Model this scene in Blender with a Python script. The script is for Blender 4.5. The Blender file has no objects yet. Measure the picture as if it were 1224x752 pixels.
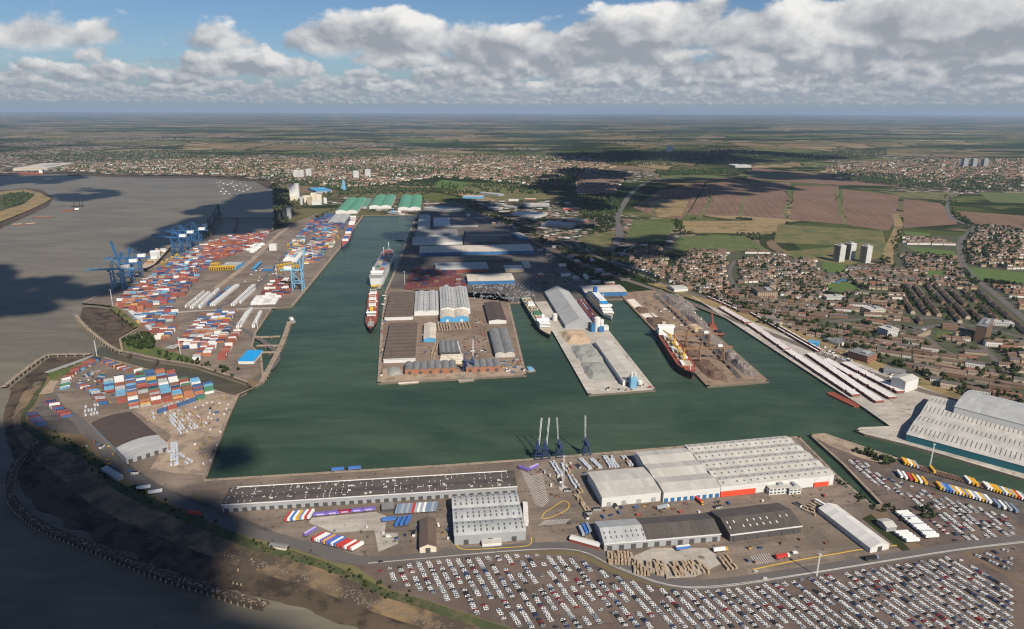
import bpy, bmesh, math, random
import numpy as np
from mathutils import Vector, Matrix, noise
from mathutils.geometry import tessellate_polygon

R = math.radians
random.seed(7)
rng = np.random.default_rng(7)
scene = bpy.context.scene
col = scene.collection

# ---------------------------------------------------------------- camera
cam_data = bpy.data.cameras.new('camera')
cam_data.sensor_width = 36.0
cam_data.lens = 810.0 / 1224.0 * 36.0
cam_data.clip_start = 1.0
cam_data.clip_end = 200000.0
camera = bpy.data.objects.new('camera', cam_data)
col.objects.link(camera)
PITCH = math.atan((376 - 131) / 810.0)
camera.matrix_world = (Matrix.Translation((0, 0, 390)) @ Matrix.Rotation(R(90) - PITCH, 4, 'X')
                       @ Matrix.Rotation(R(0.21), 4, 'Z'))
scene.camera = camera

# ---------------------------------------------------------------- render and exposure
scene.render.engine = 'CYCLES'
scene.cycles.use_denoising = True
scene.cycles.max_bounces = 4
scene.cycles.diffuse_bounces = 2
scene.cycles.glossy_bounces = 2
scene.cycles.transmission_bounces = 2
scene.cycles.volume_bounces = 0
scene.cycles.transparent_max_bounces = 4
scene.cycles.caustics_reflective = False
scene.cycles.caustics_refractive = False
scene.cycles.sample_clamp_indirect = 4.0
scene.cycles.filter_width = 1.2
scene.view_settings.view_transform = 'Standard'
scene.view_settings.look = 'None'
scene.view_settings.gamma = 1.0
scene.view_settings.exposure = EXPOSURE = 0.30
scene.view_settings.use_curve_mapping = False

# ---------------------------------------------------------------- sun
SUN_EL = R(40.0)
SUN_H = Vector((0.50, -0.866, 0.0)).normalized()          # horizontal direction towards the sun
TO_SUN = (SUN_H * math.cos(SUN_EL) + Vector((0, 0, math.sin(SUN_EL)))).normalized()
sun_data = bpy.data.lights.new('sun', 'SUN')
sun_data.energy = 5.0
sun_data.angle = R(0.53)
sun_data.color = (1.0, 0.905, 0.77)
sun = bpy.data.objects.new('sun', sun_data)
sun.rotation_euler = (-TO_SUN).to_track_quat('-Z', 'Y').to_euler()
sun.location = (0, 0, 3000)
col.objects.link(sun)

# ---------------------------------------------------------------- world: Nishita sky with far cumulus banks
world = bpy.data.worlds.new('World')
scene.world = world
world.use_nodes = True
wt = world.node_tree
wt.nodes.clear()

class NT:
    """small helper that writes node maths as function calls"""
    def __init__(s, tree): s.t = tree
    def n(s, kind, **kw):
        d = s.t.nodes.new(kind)
        for k, v in kw.items(): setattr(d, k, v)
        return d
    def put(s, sock, v):
        if isinstance(v, bpy.types.NodeSocket): s.t.links.new(v, sock)
        elif v is not None: sock.default_value = v
    def m(s, op, a, b=None, c=None, clamp=False):
        d = s.n('ShaderNodeMath', operation=op, use_clamp=clamp)
        s.put(d.inputs[0], a); s.put(d.inputs[1], b); s.put(d.inputs[2], c)
        return d.outputs[0]
    def v(s, op, a, b=None):
        d = s.n('ShaderNodeVectorMath', operation=op)
        s.put(d.inputs[0], a)
        if op == 'SCALE': s.put(d.inputs['Scale'], b)
        else: s.put(d.inputs[1], b)
        return d.outputs[1] if op in ('DOT_PRODUCT', 'LENGTH') else d.outputs[0]
    def xyz(s, x, y, z):
        d = s.n('ShaderNodeCombineXYZ'); s.put(d.inputs[0], x); s.put(d.inputs[1], y); s.put(d.inputs[2], z)
        return d.outputs[0]
    def sep(s, v):
        d = s.n('ShaderNodeSeparateXYZ'); s.put(d.inputs[0], v); return d.outputs
    def ramp(s, x, a, b, lo=0.0, hi=1.0, smooth=True):
        d = s.n('ShaderNodeMapRange', interpolation_type='SMOOTHSTEP' if smooth else 'LINEAR')
        s.put(d.inputs[0], x); s.put(d.inputs[1], a); s.put(d.inputs[2], b); s.put(d.inputs[3], lo); s.put(d.inputs[4], hi)
        return d.outputs[0]
    def noise(s, vec, scale, detail=4, rough=0.55, dist=0.0, dim='3D'):
        d = s.n('ShaderNodeTexNoise', noise_dimensions=dim)
        s.put(d.inputs['Vector'], vec); s.put(d.inputs['Scale'], scale); s.put(d.inputs['Detail'], detail)
        s.put(d.inputs['Roughness'], rough); s.put(d.inputs['Distortion'], dist)
        return d.outputs[0]
    def vor(s, vec, scale, feature='F1', rand=1.0, out=None):
        d = s.n('ShaderNodeTexVoronoi', feature=feature)
        s.put(d.inputs['Vector'], vec); s.put(d.inputs['Scale'], scale); s.put(d.inputs['Randomness'], rand)
        return d.outputs[out or ('Color' if feature == 'F1' else 'Distance')]
    def mix(s, f, a, b, blend='MIX'):
        d = s.n('ShaderNodeMix', data_type='RGBA', blend_type=blend)
        s.put(d.inputs[0], f)
        for k, v in ((6, a), (7, b)):
            if isinstance(v, (tuple, list)): v = (*v, 1.0) if len(v) == 3 else v
            s.put(d.inputs[k], v)
        return d.outputs[2]
    def cramp(s, x, stops, interp='LINEAR'):
        d = s.n('ShaderNodeValToRGB'); s.put(d.inputs[0], x)
        cr = d.color_ramp; cr.interpolation = interp
        while len(cr.elements) < len(stops): cr.elements.new(0.5)
        for e, (p, c) in zip(cr.elements, stops):
            e.position = p; e.color = (*c, 1.0)
        return d.outputs[0]

W = NT(wt)
sky = W.n('ShaderNodeTexSky', sky_type='NISHITA', sun_disc=False)
sky.sun_elevation = SUN_EL
sky.sun_rotation = math.atan2(TO_SUN.x, TO_SUN.y)
sky.altitude = 300.0
sky.air_density = 1.0
sky.dust_density = 0.6
sky.ozone_density = 2.0
SKY_STRENGTH = 0.05
direction = W.n('ShaderNodeTexCoord').outputs['Generated']
dx, dy, dz = W.sep(direction)
dh = W.m('MAXIMUM', W.m('SQRT', W.m('ADD', W.m('MULTIPLY', dx, dx), W.m('MULTIPLY', dy, dy))), 0.02)
slope = W.m('DIVIDE', dz, dh)                    # tangent of the elevation
ux, uy = W.m('DIVIDE', dx, dh), W.m('DIVIDE', dy, dh)
sky_col = W.mix(1.0, sky.outputs[0], (0.80, 0.98, 1.22), 'MULTIPLY')
# warm grey haze that thickens towards the horizon
haze_f = W.ramp(slope, 0.0, 0.07, 1.0, 0.0)
HAZE_RGB = (4.6, 5.7, 7.0)
layer = W.mix(haze_f, sky_col, HAZE_RGB)
# banks of cumulus: one ring of cloud per distance, far to near
#      km    base  top   cover  seed
rings = [(120.0, 1.02, 2.2, 0.70, 41.3), (86.0, 1.0, 1.8, 0.69, 19.6), (60.0, 0.98, 1.5, 0.66, 3.1), (42.0, 0.95, 1.4, 0.65, 11.7), (30.0, 0.92, 1.3, 0.64, 5.4), (21.5, 0.90, 1.25, 0.62, 23.9), (15.5, 0.88, 1.25, 0.59, 17.2),
         (11.4, 0.86, 1.3, 0.54, 8.3), (8.6, 0.84, 1.05, 0.43, 14.2)]
east = W.m('MULTIPLY_ADD', ux, 0.55, -0.03)                 # the cover thickens to the east of the view
for km, base, top, cover, seed in rings:
    z = W.m('MULTIPLY', slope, km)                       # height above the eye where the ray crosses this ring
    x, y = W.m('MULTIPLY', ux, km), W.m('MULTIPLY', uy, km)
    p = W.xyz(W.m('ADD', x, seed), y, W.m('MULTIPLY', z, 1.5))
    wide = W.noise(W.xyz(W.m('ADD', x, seed * 7.0), y, 0.0), 0.16, 1.0, 0.5)
    puff = W.noise(p, 0.78, 6.0, 0.52, 0.2)
    lit = W.noise(W.v('ADD', p, (0.18, 0.05, 0.30)), 0.78, 5.0, 0.52, 0.2)
    up = W.m('DIVIDE', W.m('SUBTRACT', z, base), top)
    f = W.m('ADD', W.m('ADD', W.m('MULTIPLY_ADD', wide, 2.0, -1.0 + (cover - 0.5) * 2.0), east),
            W.m('SUBTRACT', W.m('MULTIPLY_ADD', puff, 1.7, -0.68), up))
    a = W.m('MULTIPLY', W.ramp(f, 0.0, 0.16), W.ramp(W.m('ADD', up, W.m('MULTIPLY_ADD', puff, 0.5, -0.25)), -0.10, 0.06))
    shade = W.m('ADD', W.m('MULTIPLY', W.m('SUBTRACT', puff, lit), 4.2), W.m('ADD', W.m('MULTIPLY', up, 0.55), W.m('MULTIPLY_ADD', f, -0.35, 0.38)), clamp=True)
    ccol = W.mix(shade, (5.2, 5.7, 6.5), (16.0, 15.6, 15.0))
    ccol = W.mix(min(0.80, km / 66.0), ccol, (5.0, 5.9, 7.0))
    layer = W.mix(a, layer, ccol)
final = layer
bg = W.n('ShaderNodeBackground')
wt.links.new(final, bg.inputs[0])
bg.inputs[1].default_value = SKY_STRENGTH
wt.links.new(bg.outputs[0], W.n('ShaderNodeOutputWorld').inputs[0])

# ================================================================ helpers
class MB:
    """collects vertices and faces, becomes ONE mesh object"""
    def __init__(s): s.v, s.f, s.m = [], [], []
    def face(s, pts, m=0):
        b = len(s.v); s.v.extend(pts); s.f.append(tuple(range(b, b + len(pts)))); s.m.append(m)
    def prism(s, pts, z0, z1, m=0, top=None, bottom=True):
        n = len(pts); b = len(s.v)
        s.v.extend([(x, y, z0) for x, y in pts]); s.v.extend([(x, y, z1) for x, y in pts])
        for i in range(n):
            j = (i + 1) % n
            s.f.append((b + i, b + j, b + n + j, b + n + i)); s.m.append(m)
        s.f.append(tuple(range(b + n, b + 2 * n))); s.m.append(m if top is None else top)
        if bottom: s.f.append(tuple(range(b + n - 1, b - 1, -1))); s.m.append(m)
        return s
    def box(s, cx, cy, z0, lx, ly, h, m=0, a=0.0, top=None):
        c, t = math.cos(a), math.sin(a)
        return s.prism([(cx + x * c - y * t, cy + x * t + y * c) for x, y in
                        ((-lx / 2, -ly / 2), (lx / 2, -ly / 2), (lx / 2, ly / 2), (-lx / 2, ly / 2))], z0, z0 + h, m, top)
    def frus(s, cx, cy, z0, z1, lx0, ly0, lx1, ly1, m=0, top=None, dx=0.0):
        b = len(s.v)
        for z, lx, ly, o in ((z0, lx0, ly0, 0.0), (z1, lx1, ly1, dx)):
            for x, y in ((-.5, -.5), (.5, -.5), (.5, .5), (-.5, .5)): s.v.append((cx + o + x * lx, cy + y * ly, z))
        for i in range(4):
            j = (i + 1) % 4
            s.f.append((b + i, b + j, b + 4 + j, b + 4 + i)); s.m.append(m)
        s.f.append((b + 4, b + 5, b + 6, b + 7)); s.m.append(m if top is None else top)
        return s
    def cyl(s, cx, cy, z0, z1, r0, r1=None, n=10, m=0):
        r1 = r0 if r1 is None else r1; b = len(s.v)
        for z, r in ((z0, r0), (z1, r1)):
            for k in range(n):
                a = 2 * math.pi * k / n; s.v.append((cx + r * math.cos(a), cy + r * math.sin(a), z))
        for i in range(n):
            j = (i + 1) % n; s.f.append((b + i, b + j, b + n + j, b + n + i)); s.m.append(m)
        s.f.append(tuple(range(b + n, b + 2 * n))); s.m.append(m)
        return s
    def bar(s, p, q, w, h=None, m=0):
        p, q = Vector(p), Vector(q); d = (q - p).normalized(); h = w if h is None else h
        u = d.cross(Vector((0, 0, 1)))
        u = Vector((1, 0, 0)) if u.length < 1e-4 else u.normalized()
        t = u.cross(d); b = len(s.v)
        for e in (p, q):
            for i, j in ((-1, -1), (1, -1), (1, 1), (-1, 1)): s.v.append(tuple(e + u * (i * w / 2) + t * (j * h / 2)))
        for i in range(4):
            j = (i + 1) % 4; s.f.append((b + i, b + j, b + 4 + j, b + 4 + i)); s.m.append(m)
        s.f.append((b + 3, b + 2, b + 1, b)); s.f.append((b + 4, b + 5, b + 6, b + 7)); s.m += [m, m]
        return s
    def lattice(s, p, q, w, n, t, m=0):
        """open four-chord girder"""
        p, q = Vector(p), Vector(q); d = (q - p).normalized()
        u = d.cross(Vector((0, 0, 1))); u = Vector((1, 0, 0)) if u.length < 1e-3 else u.normalized()
        k = u.cross(d); cs = [u * (i * w / 2) + k * (j * w / 2) for i, j in ((-1, -1), (1, -1), (1, 1), (-1, 1))]
        for c in cs: s.bar(p + c, q + c, t, t, m)
        for i in range(n):
            a, b2 = p.lerp(q, i / n), p.lerp(q, (i + 1) / n)
            for e in range(4): s.bar(a + cs[e], b2 + cs[(e + 1) % 4], t * .7, t * .7, m)
        return s
    def mesh(s, name, mats):
        me = bpy.data.meshes.new(name); me.from_pydata([tuple(v) for v in s.v], [], s.f)
        for mt in mats if isinstance(mats, (list, tuple)) else [mats]: me.materials.append(mt)
        if any(s.m): me.polygons.foreach_set('material_index', s.m)
        me.update(); return me
    def obj(s, name, mats, parent=None, loc=None, rz=None):
        return link(name, s.mesh(name, mats), parent, loc, rz)

def link(name, me, parent=None, loc=None, rz=None):
    o = bpy.data.objects.new(name, me); col.objects.link(o)
    if parent is not None: o.parent = parent
    if loc is not None: o.location = loc if len(loc) == 3 else (*loc, 0.0)
    if rz is not None: o.rotation_euler = (0, 0, rz)
    return o
LABELS = {}
def tag(o, label, cat, group=None):
    o['label'] = label; o['category'] = cat
    if group: o['group'] = group
    return o
def thing(name, label, cat, loc=(0, 0, 0), rz=0.0, group=None):
    return tag(link(name, None, None, loc, rz), label, cat, group)
def stuff(o): o['kind'] = 'stuff'; return o
def structure(o): o['kind'] = 'structure'; return o
def copy_tree(o, loc, rz, parent=None):
    c = o.copy(); col.objects.link(c)
    if parent is not None: c.parent = parent
    else: c.location = loc if len(loc) == 3 else (*loc, 0.0); c.rotation_euler = (0, 0, rz)
    for ch in o.children: copy_tree(ch, None, None, c)
    return c
_ORD = ('first second third fourth fifth sixth seventh eighth ninth tenth eleventh twelfth thirteenth fourteenth fifteenth sixteenth '
        'seventeenth eighteenth nineteenth twentieth').split()
_TENS = {2: 'twenty', 3: 'thirty', 4: 'forty', 5: 'fifty', 6: 'sixty', 7: 'seventy', 8: 'eighty', 9: 'ninety'}
def nth(i):
    """0 -> first"""
    i += 1
    if i <= 20: return _ORD[i - 1]
    if i > 99: return 'hundred-and-' + nth(i - 101) if i > 100 else 'hundredth'
    t, u = divmod(i, 10)
    return {2: 'twentieth', 3: 'thirtieth', 4: 'fortieth', 5: 'fiftieth', 6: 'sixtieth', 7: 'seventieth', 8: 'eightieth', 9: 'ninetieth'}[t] if u == 0 else _TENS[t] + '-' + _ORD[u - 1]

def sheet(name, pts, z, mat, holes=(), kind='structure'):
    polys = [[Vector((x, y, 0)) for x, y in pts]] + [[Vector((x, y, 0)) for x, y in h] for h in holes]
    tris = tessellate_polygon(polys); flat = [p for q in polys for p in q]
    me = bpy.data.meshes.new(name)
    fs = []
    for t in tris:
        a, b, c = (flat[i] for i in t)
        fs.append(t if (b - a).cross(c - a).z > 0 else (t[0], t[2], t[1]))
    me.from_pydata([(p.x, p.y, z) for p in flat], [], fs); me.materials.append(mat); me.update()
    o = link(name, me)
    if kind: o['kind'] = kind
    return o
def offset_line(pts, d):
    out = []
    for i, p in enumerate(pts):
        a = Vector(pts[max(i - 1, 0)]); b = Vector(pts[min(i + 1, len(pts) - 1)])
        t = (b - a).normalized(); out.append((p[0] - t.y * d, p[1] + t.x * d))
    return out
def smooth_line(pts, n=4):
    if len(pts) < 3: return pts
    out = []
    for i in range(len(pts) - 1):
        p0, p1, p2, p3 = (Vector(pts[min(max(k, 0), len(pts) - 1)]) for k in (i - 1, i, i + 1, i + 2))
        for s in range(n):
            t = s / n
            out.append(tuple(0.5 * ((2 * p1) + (-p0 + p2) * t + (2 * p0 - 5 * p1 + 4 * p2 - p3) * t * t + (-p0 + 3 * p1 - 3 * p2 + p3) * t ** 3)))
    return out + [tuple(pts[-1])]
def strip(name, pts, width, z, mat, kind='structure', smooth=True, h=0.0):
    pts = smooth_line(pts) if smooth else pts
    l, r = offset_line(pts, width / 2), offset_line(pts, -width / 2); mb = MB(); n = len(pts)
    mb.v = [(*p, z) for p in l] + [(*p, z) for p in r]
    mb.f = [(i, n + i, n + i + 1, i + 1) for i in range(n - 1)]; mb.m = [0] * (n - 1)
    if h:
        mb.v += [(*p, z - h) for p in l] + [(*p, z - h) for p in r]
        mb.f += [(2 * n + i, i, i + 1, 2 * n + i + 1) for i in range(n - 1)] + [(n + i, 3 * n + i, 3 * n + i + 1, n + i + 1) for i in range(n - 1)]
        mb.f += [(0, 2 * n, 3 * n, n), (n - 1, 2 * n - 1, 4 * n - 1, 3 * n - 1)]; mb.m = [0] * len(mb.f)
    o = mb.obj(name, mat)
    if kind: o['kind'] = kind
    return o
def inside(p, poly):
    x, y = p; c = False; j = len(poly) - 1
    for i in range(len(poly)):
        (xi, yi), (xj, yj) = poly[i], poly[j]
        if (yi > y) != (yj > y) and x < (xj - xi) * (y - yi) / (yj - yi) + xi: c = not c
        j = i
    return c
def loc2(rect, x, y):
    """local point of a rectangle (cx, cy, degrees, length, width) in the world"""
    a = R(rect[2]); return (rect[0] + x * math.cos(a) - y * math.sin(a), rect[1] + x * math.sin(a) + y * math.cos(a))

# ================================================================ materials
def srgb(r, g, b):
    f = lambda c: c / 12.92 if c <= 0.04045 else ((c + 0.055) / 1.055) ** 2.4
    return tuple(f(v / 255.0) for v in (r, g, b))
def new_mat(name):
    m = bpy.data.materials.new(name); m.use_nodes = True; m.node_tree.nodes.clear()
    N = NT(m.node_tree); b = N.n('ShaderNodeBsdfPrincipled'); o = N.n('ShaderNodeOutputMaterial')
    m.node_tree.links.new(b.outputs[0], o.inputs[0]); b.inputs['Specular IOR Level'].default_value = 0.3
    return m, N, b
def world_pos(N): return N.n('ShaderNodeNewGeometry').outputs['Position']
def obj_pos(N): return N.n('ShaderNodeTexCoord').outputs['Object']
def mat(name, rgb, rough=0.8, var=0.18, scale=0.08, fine=1.2, metal=0.0, rgb2=None, amt=0.35, spec=0.3):
    """weathered plain surface: broad and fine noise around one colour, optional second colour in patches"""
    m, N, b = new_mat(name); p = world_pos(N)
    n1 = N.noise(p, scale, 3, 0.6); n2 = N.noise(p, fine, 2, 0.6)
    k = N.m('ADD', N.m('MULTIPLY_ADD', n1, 2 * var, 1.0 - var), N.m('MULTIPLY_ADD', n2, var, -var / 2))
    c = N.v('SCALE', (*rgb,), k)
    if rgb2: c = N.mix(N.ramp(N.noise(p, scale * 2.3, 5, 0.65), 0.62 - amt * .4, 0.72 - amt * .25), c, rgb2)
    N.put(b.inputs['Base Color'], c); b.inputs['Roughness'].default_value = rough; b.inputs['Metallic'].default_value = metal
    b.inputs['Specular IOR Level'].default_value = spec
    return m
def roof_mat(name, rgb, dirt=(0.10, 0.09, 0.08), amt=0.25, rough=0.6, axis='x', bay=6.0, var=0.10):
    """sheeted roof: bays of slightly different age across the ridge line, streaks down the slope, dirt"""
    m, N, b = new_mat(name); p = obj_pos(N); x, y, z = N.sep(p)
    a, c = (x, y) if axis == 'x' else (y, x)
    bay_n = N.n('ShaderNodeTexWhiteNoise', noise_dimensions='2D'); N.put(bay_n.inputs['Vector'], N.xyz(N.m('FLOOR', N.m('DIVIDE', a, bay)), N.m('FLOOR', N.m('DIVIDE', c, bay * 2.5)), 0.0))
    streak = N.noise(N.xyz(N.m('MULTIPLY', a, 0.9), N.m('MULTIPLY', c, 0.05), 0.0), 1.0, 3, 0.6)
    k = N.m('ADD', N.m('MULTIPLY_ADD', bay_n.outputs[0], 2 * var, 1 - 1.6 * var), N.m('MULTIPLY_ADD', streak, 0.36, -0.18))
    colr = N.v('SCALE', (*rgb,), k)
    big = N.noise(world_pos(N), 0.05, 5, 0.65)
    colr = N.mix(N.m('MULTIPLY', N.ramp(big, 0.45, 0.75), amt), colr, dirt)
    seam = N.m('LESS_THAN', N.m('FRACT', N.m('DIVIDE', a, bay)), 0.05)
    colr = N.mix(N.m('MULTIPLY', seam, 0.25), colr, dirt)
    N.put(b.inputs['Base Color'], colr); b.inputs['Roughness'].default_value = rough
    return m

M = {}
def yard_mat(name, a, b2, stain, seam=9.0):
    """trafficked hardstanding: repaired patches, concrete bays, tyre-dark lanes and oil spots"""
    m, N, b = new_mat(name); p = world_pos(N); q = N.n('ShaderNodeVectorRotate', rotation_type='Z_AXIS'); N.put(q.inputs['Vector'], p); q.inputs['Angle'].default_value = R(-8); r = q.outputs[0]
    x, y, z = N.sep(r)
    n1 = N.noise(p, 0.012, 5, 0.65); n2 = N.noise(p, 0.25, 3, 0.65)
    c = N.mix(N.ramp(n1, 0.40, 0.60), a, b2)
    cell = N.n('ShaderNodeTexWhiteNoise', noise_dimensions='2D'); N.put(cell.inputs['Vector'], N.xyz(N.m('FLOOR', N.m('DIVIDE', x, seam * 2.2)), N.m('FLOOR', N.m('DIVIDE', y, seam)), 0.0))
    c = N.v('SCALE', c, N.m('ADD', N.m('MULTIPLY_ADD', cell.outputs[0], 0.22, 0.78), N.m('MULTIPLY_ADD', n2, 0.44, -0.16)))
    lane = N.noise(N.xyz(N.m('MULTIPLY', x, 0.012), N.m('MULTIPLY', y, 0.11), 0.0), 1.0, 3, 0.6)
    c = N.mix(N.m('MULTIPLY', N.ramp(lane, 0.52, 0.68), 0.45), c, stain)
    spot = N.m('MULTIPLY', N.ramp(N.noise(p, 0.13, 2, 0.5), 0.62, 0.69), N.ramp(N.noise(p, 0.02, 2, 0.5), 0.45, 0.58))
    c = N.mix(N.m('MULTIPLY', spot, 0.75), c, (0.03, 0.027, 0.025))
    sm = N.m('MAXIMUM', N.m('LESS_THAN', N.m('FRACT', N.m('DIVIDE', x, seam * 2.2)), 0.025), N.m('LESS_THAN', N.m('FRACT', N.m('DIVIDE', y, seam)), 0.05))
    c = N.mix(N.m('MULTIPLY', sm, 0.3), c, stain)
    N.put(b.inputs['Base Color'], c); b.inputs['Roughness'].default_value = 0.9
    return m
M['asphalt'] = yard_mat('asphalt', (0.10, 0.088, 0.08), (0.15, 0.13, 0.112), (0.06, 0.054, 0.05))
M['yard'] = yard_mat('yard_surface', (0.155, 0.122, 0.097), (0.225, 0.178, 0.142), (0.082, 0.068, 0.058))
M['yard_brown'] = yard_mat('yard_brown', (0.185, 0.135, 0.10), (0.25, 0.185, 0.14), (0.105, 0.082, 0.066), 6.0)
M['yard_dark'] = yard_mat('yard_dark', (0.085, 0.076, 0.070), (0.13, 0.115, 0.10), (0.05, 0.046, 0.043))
M['lot'] = yard_mat('car_park_tarmac', (0.112, 0.084, 0.070), (0.155, 0.116, 0.096), (0.07, 0.060, 0.054), 13.0)
M['concrete'] = yard_mat('concrete', (0.36, 0.325, 0.28), (0.45, 0.41, 0.36), (0.22, 0.19, 0.165), 7.0)
M['concrete_pale'] = yard_mat('pale_concrete', (0.40, 0.365, 0.315), (0.49, 0.45, 0.395), (0.30, 0.265, 0.225), 7.0)
M['quay'] = mat('quay_stone', (0.30, 0.235, 0.175), 0.9, 0.25, 0.05, 0.6, rgb2=(0.18, 0.145, 0.115), amt=0.35)
M['quay_wall'] = mat('quay_wall_stone', (0.15, 0.125, 0.10), 0.9, 0.3, 0.1, 0.8)
M['sandy'] = mat('sandy_ground', (0.34, 0.26, 0.19), 0.95, 0.25, 0.03, 0.4, rgb2=(0.22, 0.17, 0.13), amt=0.4)
M['rust_ground'] = mat('rust_ground', (0.26, 0.185, 0.125), 0.95, 0.25, 0.03, 0.4, rgb2=(0.15, 0.115, 0.09), amt=0.4)
M['road'] = mat('road_tarmac', (0.115, 0.105, 0.098), 0.9, 0.16, 0.03, 0.4)
M['rail'] = mat('rail_ballast', (0.14, 0.115, 0.095), 0.95, 0.25, 0.05, 0.6)
M['white_paint'] = mat('white_paint', (0.72, 0.72, 0.70), 0.6, 0.08, 0.2, 1.0)
M['yellow_paint'] = mat('yellow_paint', (0.62, 0.40, 0.05), 0.7, 0.15, 0.2, 1.0)
M['grass'] = mat('grass', (0.075, 0.105, 0.03), 0.95, 0.3, 0.02, 0.2, rgb2=(0.13, 0.125, 0.045), amt=0.35)
M['pitch'] = mat('playing_field', (0.075, 0.125, 0.028), 0.95, 0.14, 0.015, 0.1, rgb2=(0.10, 0.13, 0.04), amt=0.3)
M['rough_grass'] = mat('rough_grass', (0.145, 0.125, 0.05), 0.95, 0.3, 0.008, 0.06, rgb2=(0.075, 0.095, 0.03), amt=0.45)
M['dry_grass'] = mat('dry_grass', (0.25, 0.18, 0.085), 0.95, 0.25, 0.008, 0.06, rgb2=(0.13, 0.11, 0.045), amt=0.35)
M['mud'] = mat('river_mud', (0.095, 0.072, 0.052), 0.8, 0.35, 0.02, 0.25, rgb2=(0.045, 0.036, 0.028), amt=0.4, spec=0.1)
M['foreshore'] = mat('foreshore_sand', (0.21, 0.145, 0.08), 0.85, 0.3, 0.012, 0.2, rgb2=(0.075, 0.058, 0.042), amt=0.55)
M['scrub'] = mat('scrub_ground', (0.05, 0.062, 0.025), 0.95, 0.4, 0.03, 0.4, rgb2=(0.10, 0.085, 0.045), amt=0.4)
M['town_ground'] = mat('gardens_and_streets', (0.075, 0.068, 0.05), 0.95, 0.3, 0.02, 0.2, rgb2=(0.055, 0.068, 0.026), amt=0.5)
M['timber'] = mat('old_timber', (0.075, 0.06, 0.045), 0.9, 0.35, 0.15, 1.5)
M['white_wall'] = mat('white_wall', (0.58, 0.58, 0.56), 0.7, 0.08, 0.08, 0.8, rgb2=(0.5, 0.49, 0.46), amt=0.15)
M['cream_wall'] = mat('cream_wall', (0.60, 0.54, 0.43), 0.8, 0.10, 0.08, 0.8)
M['grey_wall'] = mat('grey_wall', (0.30, 0.31, 0.32), 0.7, 0.12, 0.08, 0.8)
M['dark_wall'] = mat('dark_wall', (0.075, 0.072, 0.07), 0.85, 0.2, 0.1, 0.8)
M['blue_wall'] = mat('blue_wall', (0.035, 0.135, 0.30), 0.6, 0.15, 0.1, 0.8)
M['sky_blue_wall'] = mat('sky_blue_wall', (0.08, 0.30, 0.52), 0.6, 0.12, 0.1, 0.8)
M['bright_blue'] = mat('bright_blue', (0.02, 0.30, 0.66), 0.5, 0.06, 0.1, 0.8)
M['teal_wall'] = mat('teal_wall', (0.02, 0.12, 0.15), 0.6, 0.12, 0.1, 0.8)
M['red_wall'] = mat('red_wall', (0.66, 0.075, 0.035), 0.6, 0.1, 0.1, 0.8)
M['brick'] = mat('brick_wall', (0.30, 0.135, 0.08), 0.9, 0.22, 0.1, 0.9)
M['brick_brown'] = mat('brown_brick', (0.22, 0.135, 0.085), 0.9, 0.22, 0.1, 0.9)
M['pale_brick'] = mat('pale_brick', (0.38, 0.30, 0.21), 0.9, 0.15, 0.1, 0.9)
M['glass'] = mat('window_glass', (0.035, 0.045, 0.055), 0.15, 0.2, 0.1, 0.5, spec=0.6)
M['tyre'] = mat('tyre_rubber', (0.02, 0.02, 0.02), 0.85)
M['steel_blue'] = mat('crane_blue', (0.035, 0.115, 0.26), 0.5, 0.15, 0.1, 0.8)
M['steel_pale_blue'] = mat('crane_pale_blue', (0.16, 0.36, 0.52), 0.5, 0.15, 0.1, 0.8)
M['steel_navy'] = mat('crane_navy', (0.03, 0.05, 0.12), 0.5, 0.15, 0.1, 0.8)
M['steel_grey'] = mat('galvanised_steel', (0.42, 0.42, 0.41), 0.5, 0.12, 0.1, 0.8)
M['steel_yellow'] = mat('carrier_yellow', (0.60, 0.38, 0.045), 0.55, 0.12, 0.1, 0.8)
M['steel_rust'] = mat('rusty_orange_steel', (0.30, 0.165, 0.085), 0.7, 0.25, 0.2, 1.0)
M['steel_white'] = mat('white_steel', (0.72, 0.72, 0.70), 0.5, 0.08, 0.1, 0.8)
M['hull_black'] = mat('black_hull', (0.022, 0.022, 0.025), 0.45, 0.25, 0.15, 0.8)
M['hull_red'] = mat('red_hull', (0.36, 0.10, 0.06), 0.55, 0.25, 0.15, 0.8)
M['hull_blue'] = mat('blue_hull', (0.02, 0.10, 0.34), 0.45, 0.15, 0.15, 0.8)
M['hull_green'] = mat('dark_green_hull', (0.02, 0.075, 0.055), 0.45, 0.25, 0.15, 0.8)
M['deck_red'] = mat('red_deck', (0.34, 0.10, 0.065), 0.75, 0.22, 0.2, 1.0)
M['deck_green'] = mat('green_deck', (0.06, 0.16, 0.10), 0.75, 0.22, 0.2, 1.0)
M['deck_grey'] = mat('grey_deck', (0.28, 0.28, 0.27), 0.75, 0.2, 0.2, 1.0)
M['deck_tan'] = mat('tan_deck', (0.42, 0.35, 0.26), 0.75, 0.2, 0.2, 1.0)
M['rust_box'] = mat('rusty_red', (0.24, 0.06, 0.04), 0.7, 0.25, 0.15, 1.0)
M['wood'] = mat('sawn_timber', (0.31, 0.225, 0.145), 0.85, 0.3, 0.25, 1.5, rgb2=(0.46, 0.37, 0.27), amt=0.4)
M['wood_grey'] = mat('weathered_timber', (0.36, 0.29, 0.21), 0.85, 0.3, 0.25, 1.5)
M['wrap'] = mat('white_wrap', (0.46, 0.49, 0.54), 0.5, 0.18, 0.25, 1.5)
M['scrap'] = mat('scrap_metal', (0.16, 0.128, 0.105), 0.6, 0.5, 0.25, 1.6, rgb2=(0.31, 0.295, 0.285), amt=0.35)
M['scrap_rust'] = mat('rusty_scrap', (0.105, 0.068, 0.05), 0.8, 0.45, 0.25, 1.6, rgb2=(0.19, 0.11, 0.075), amt=0.4)
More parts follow.
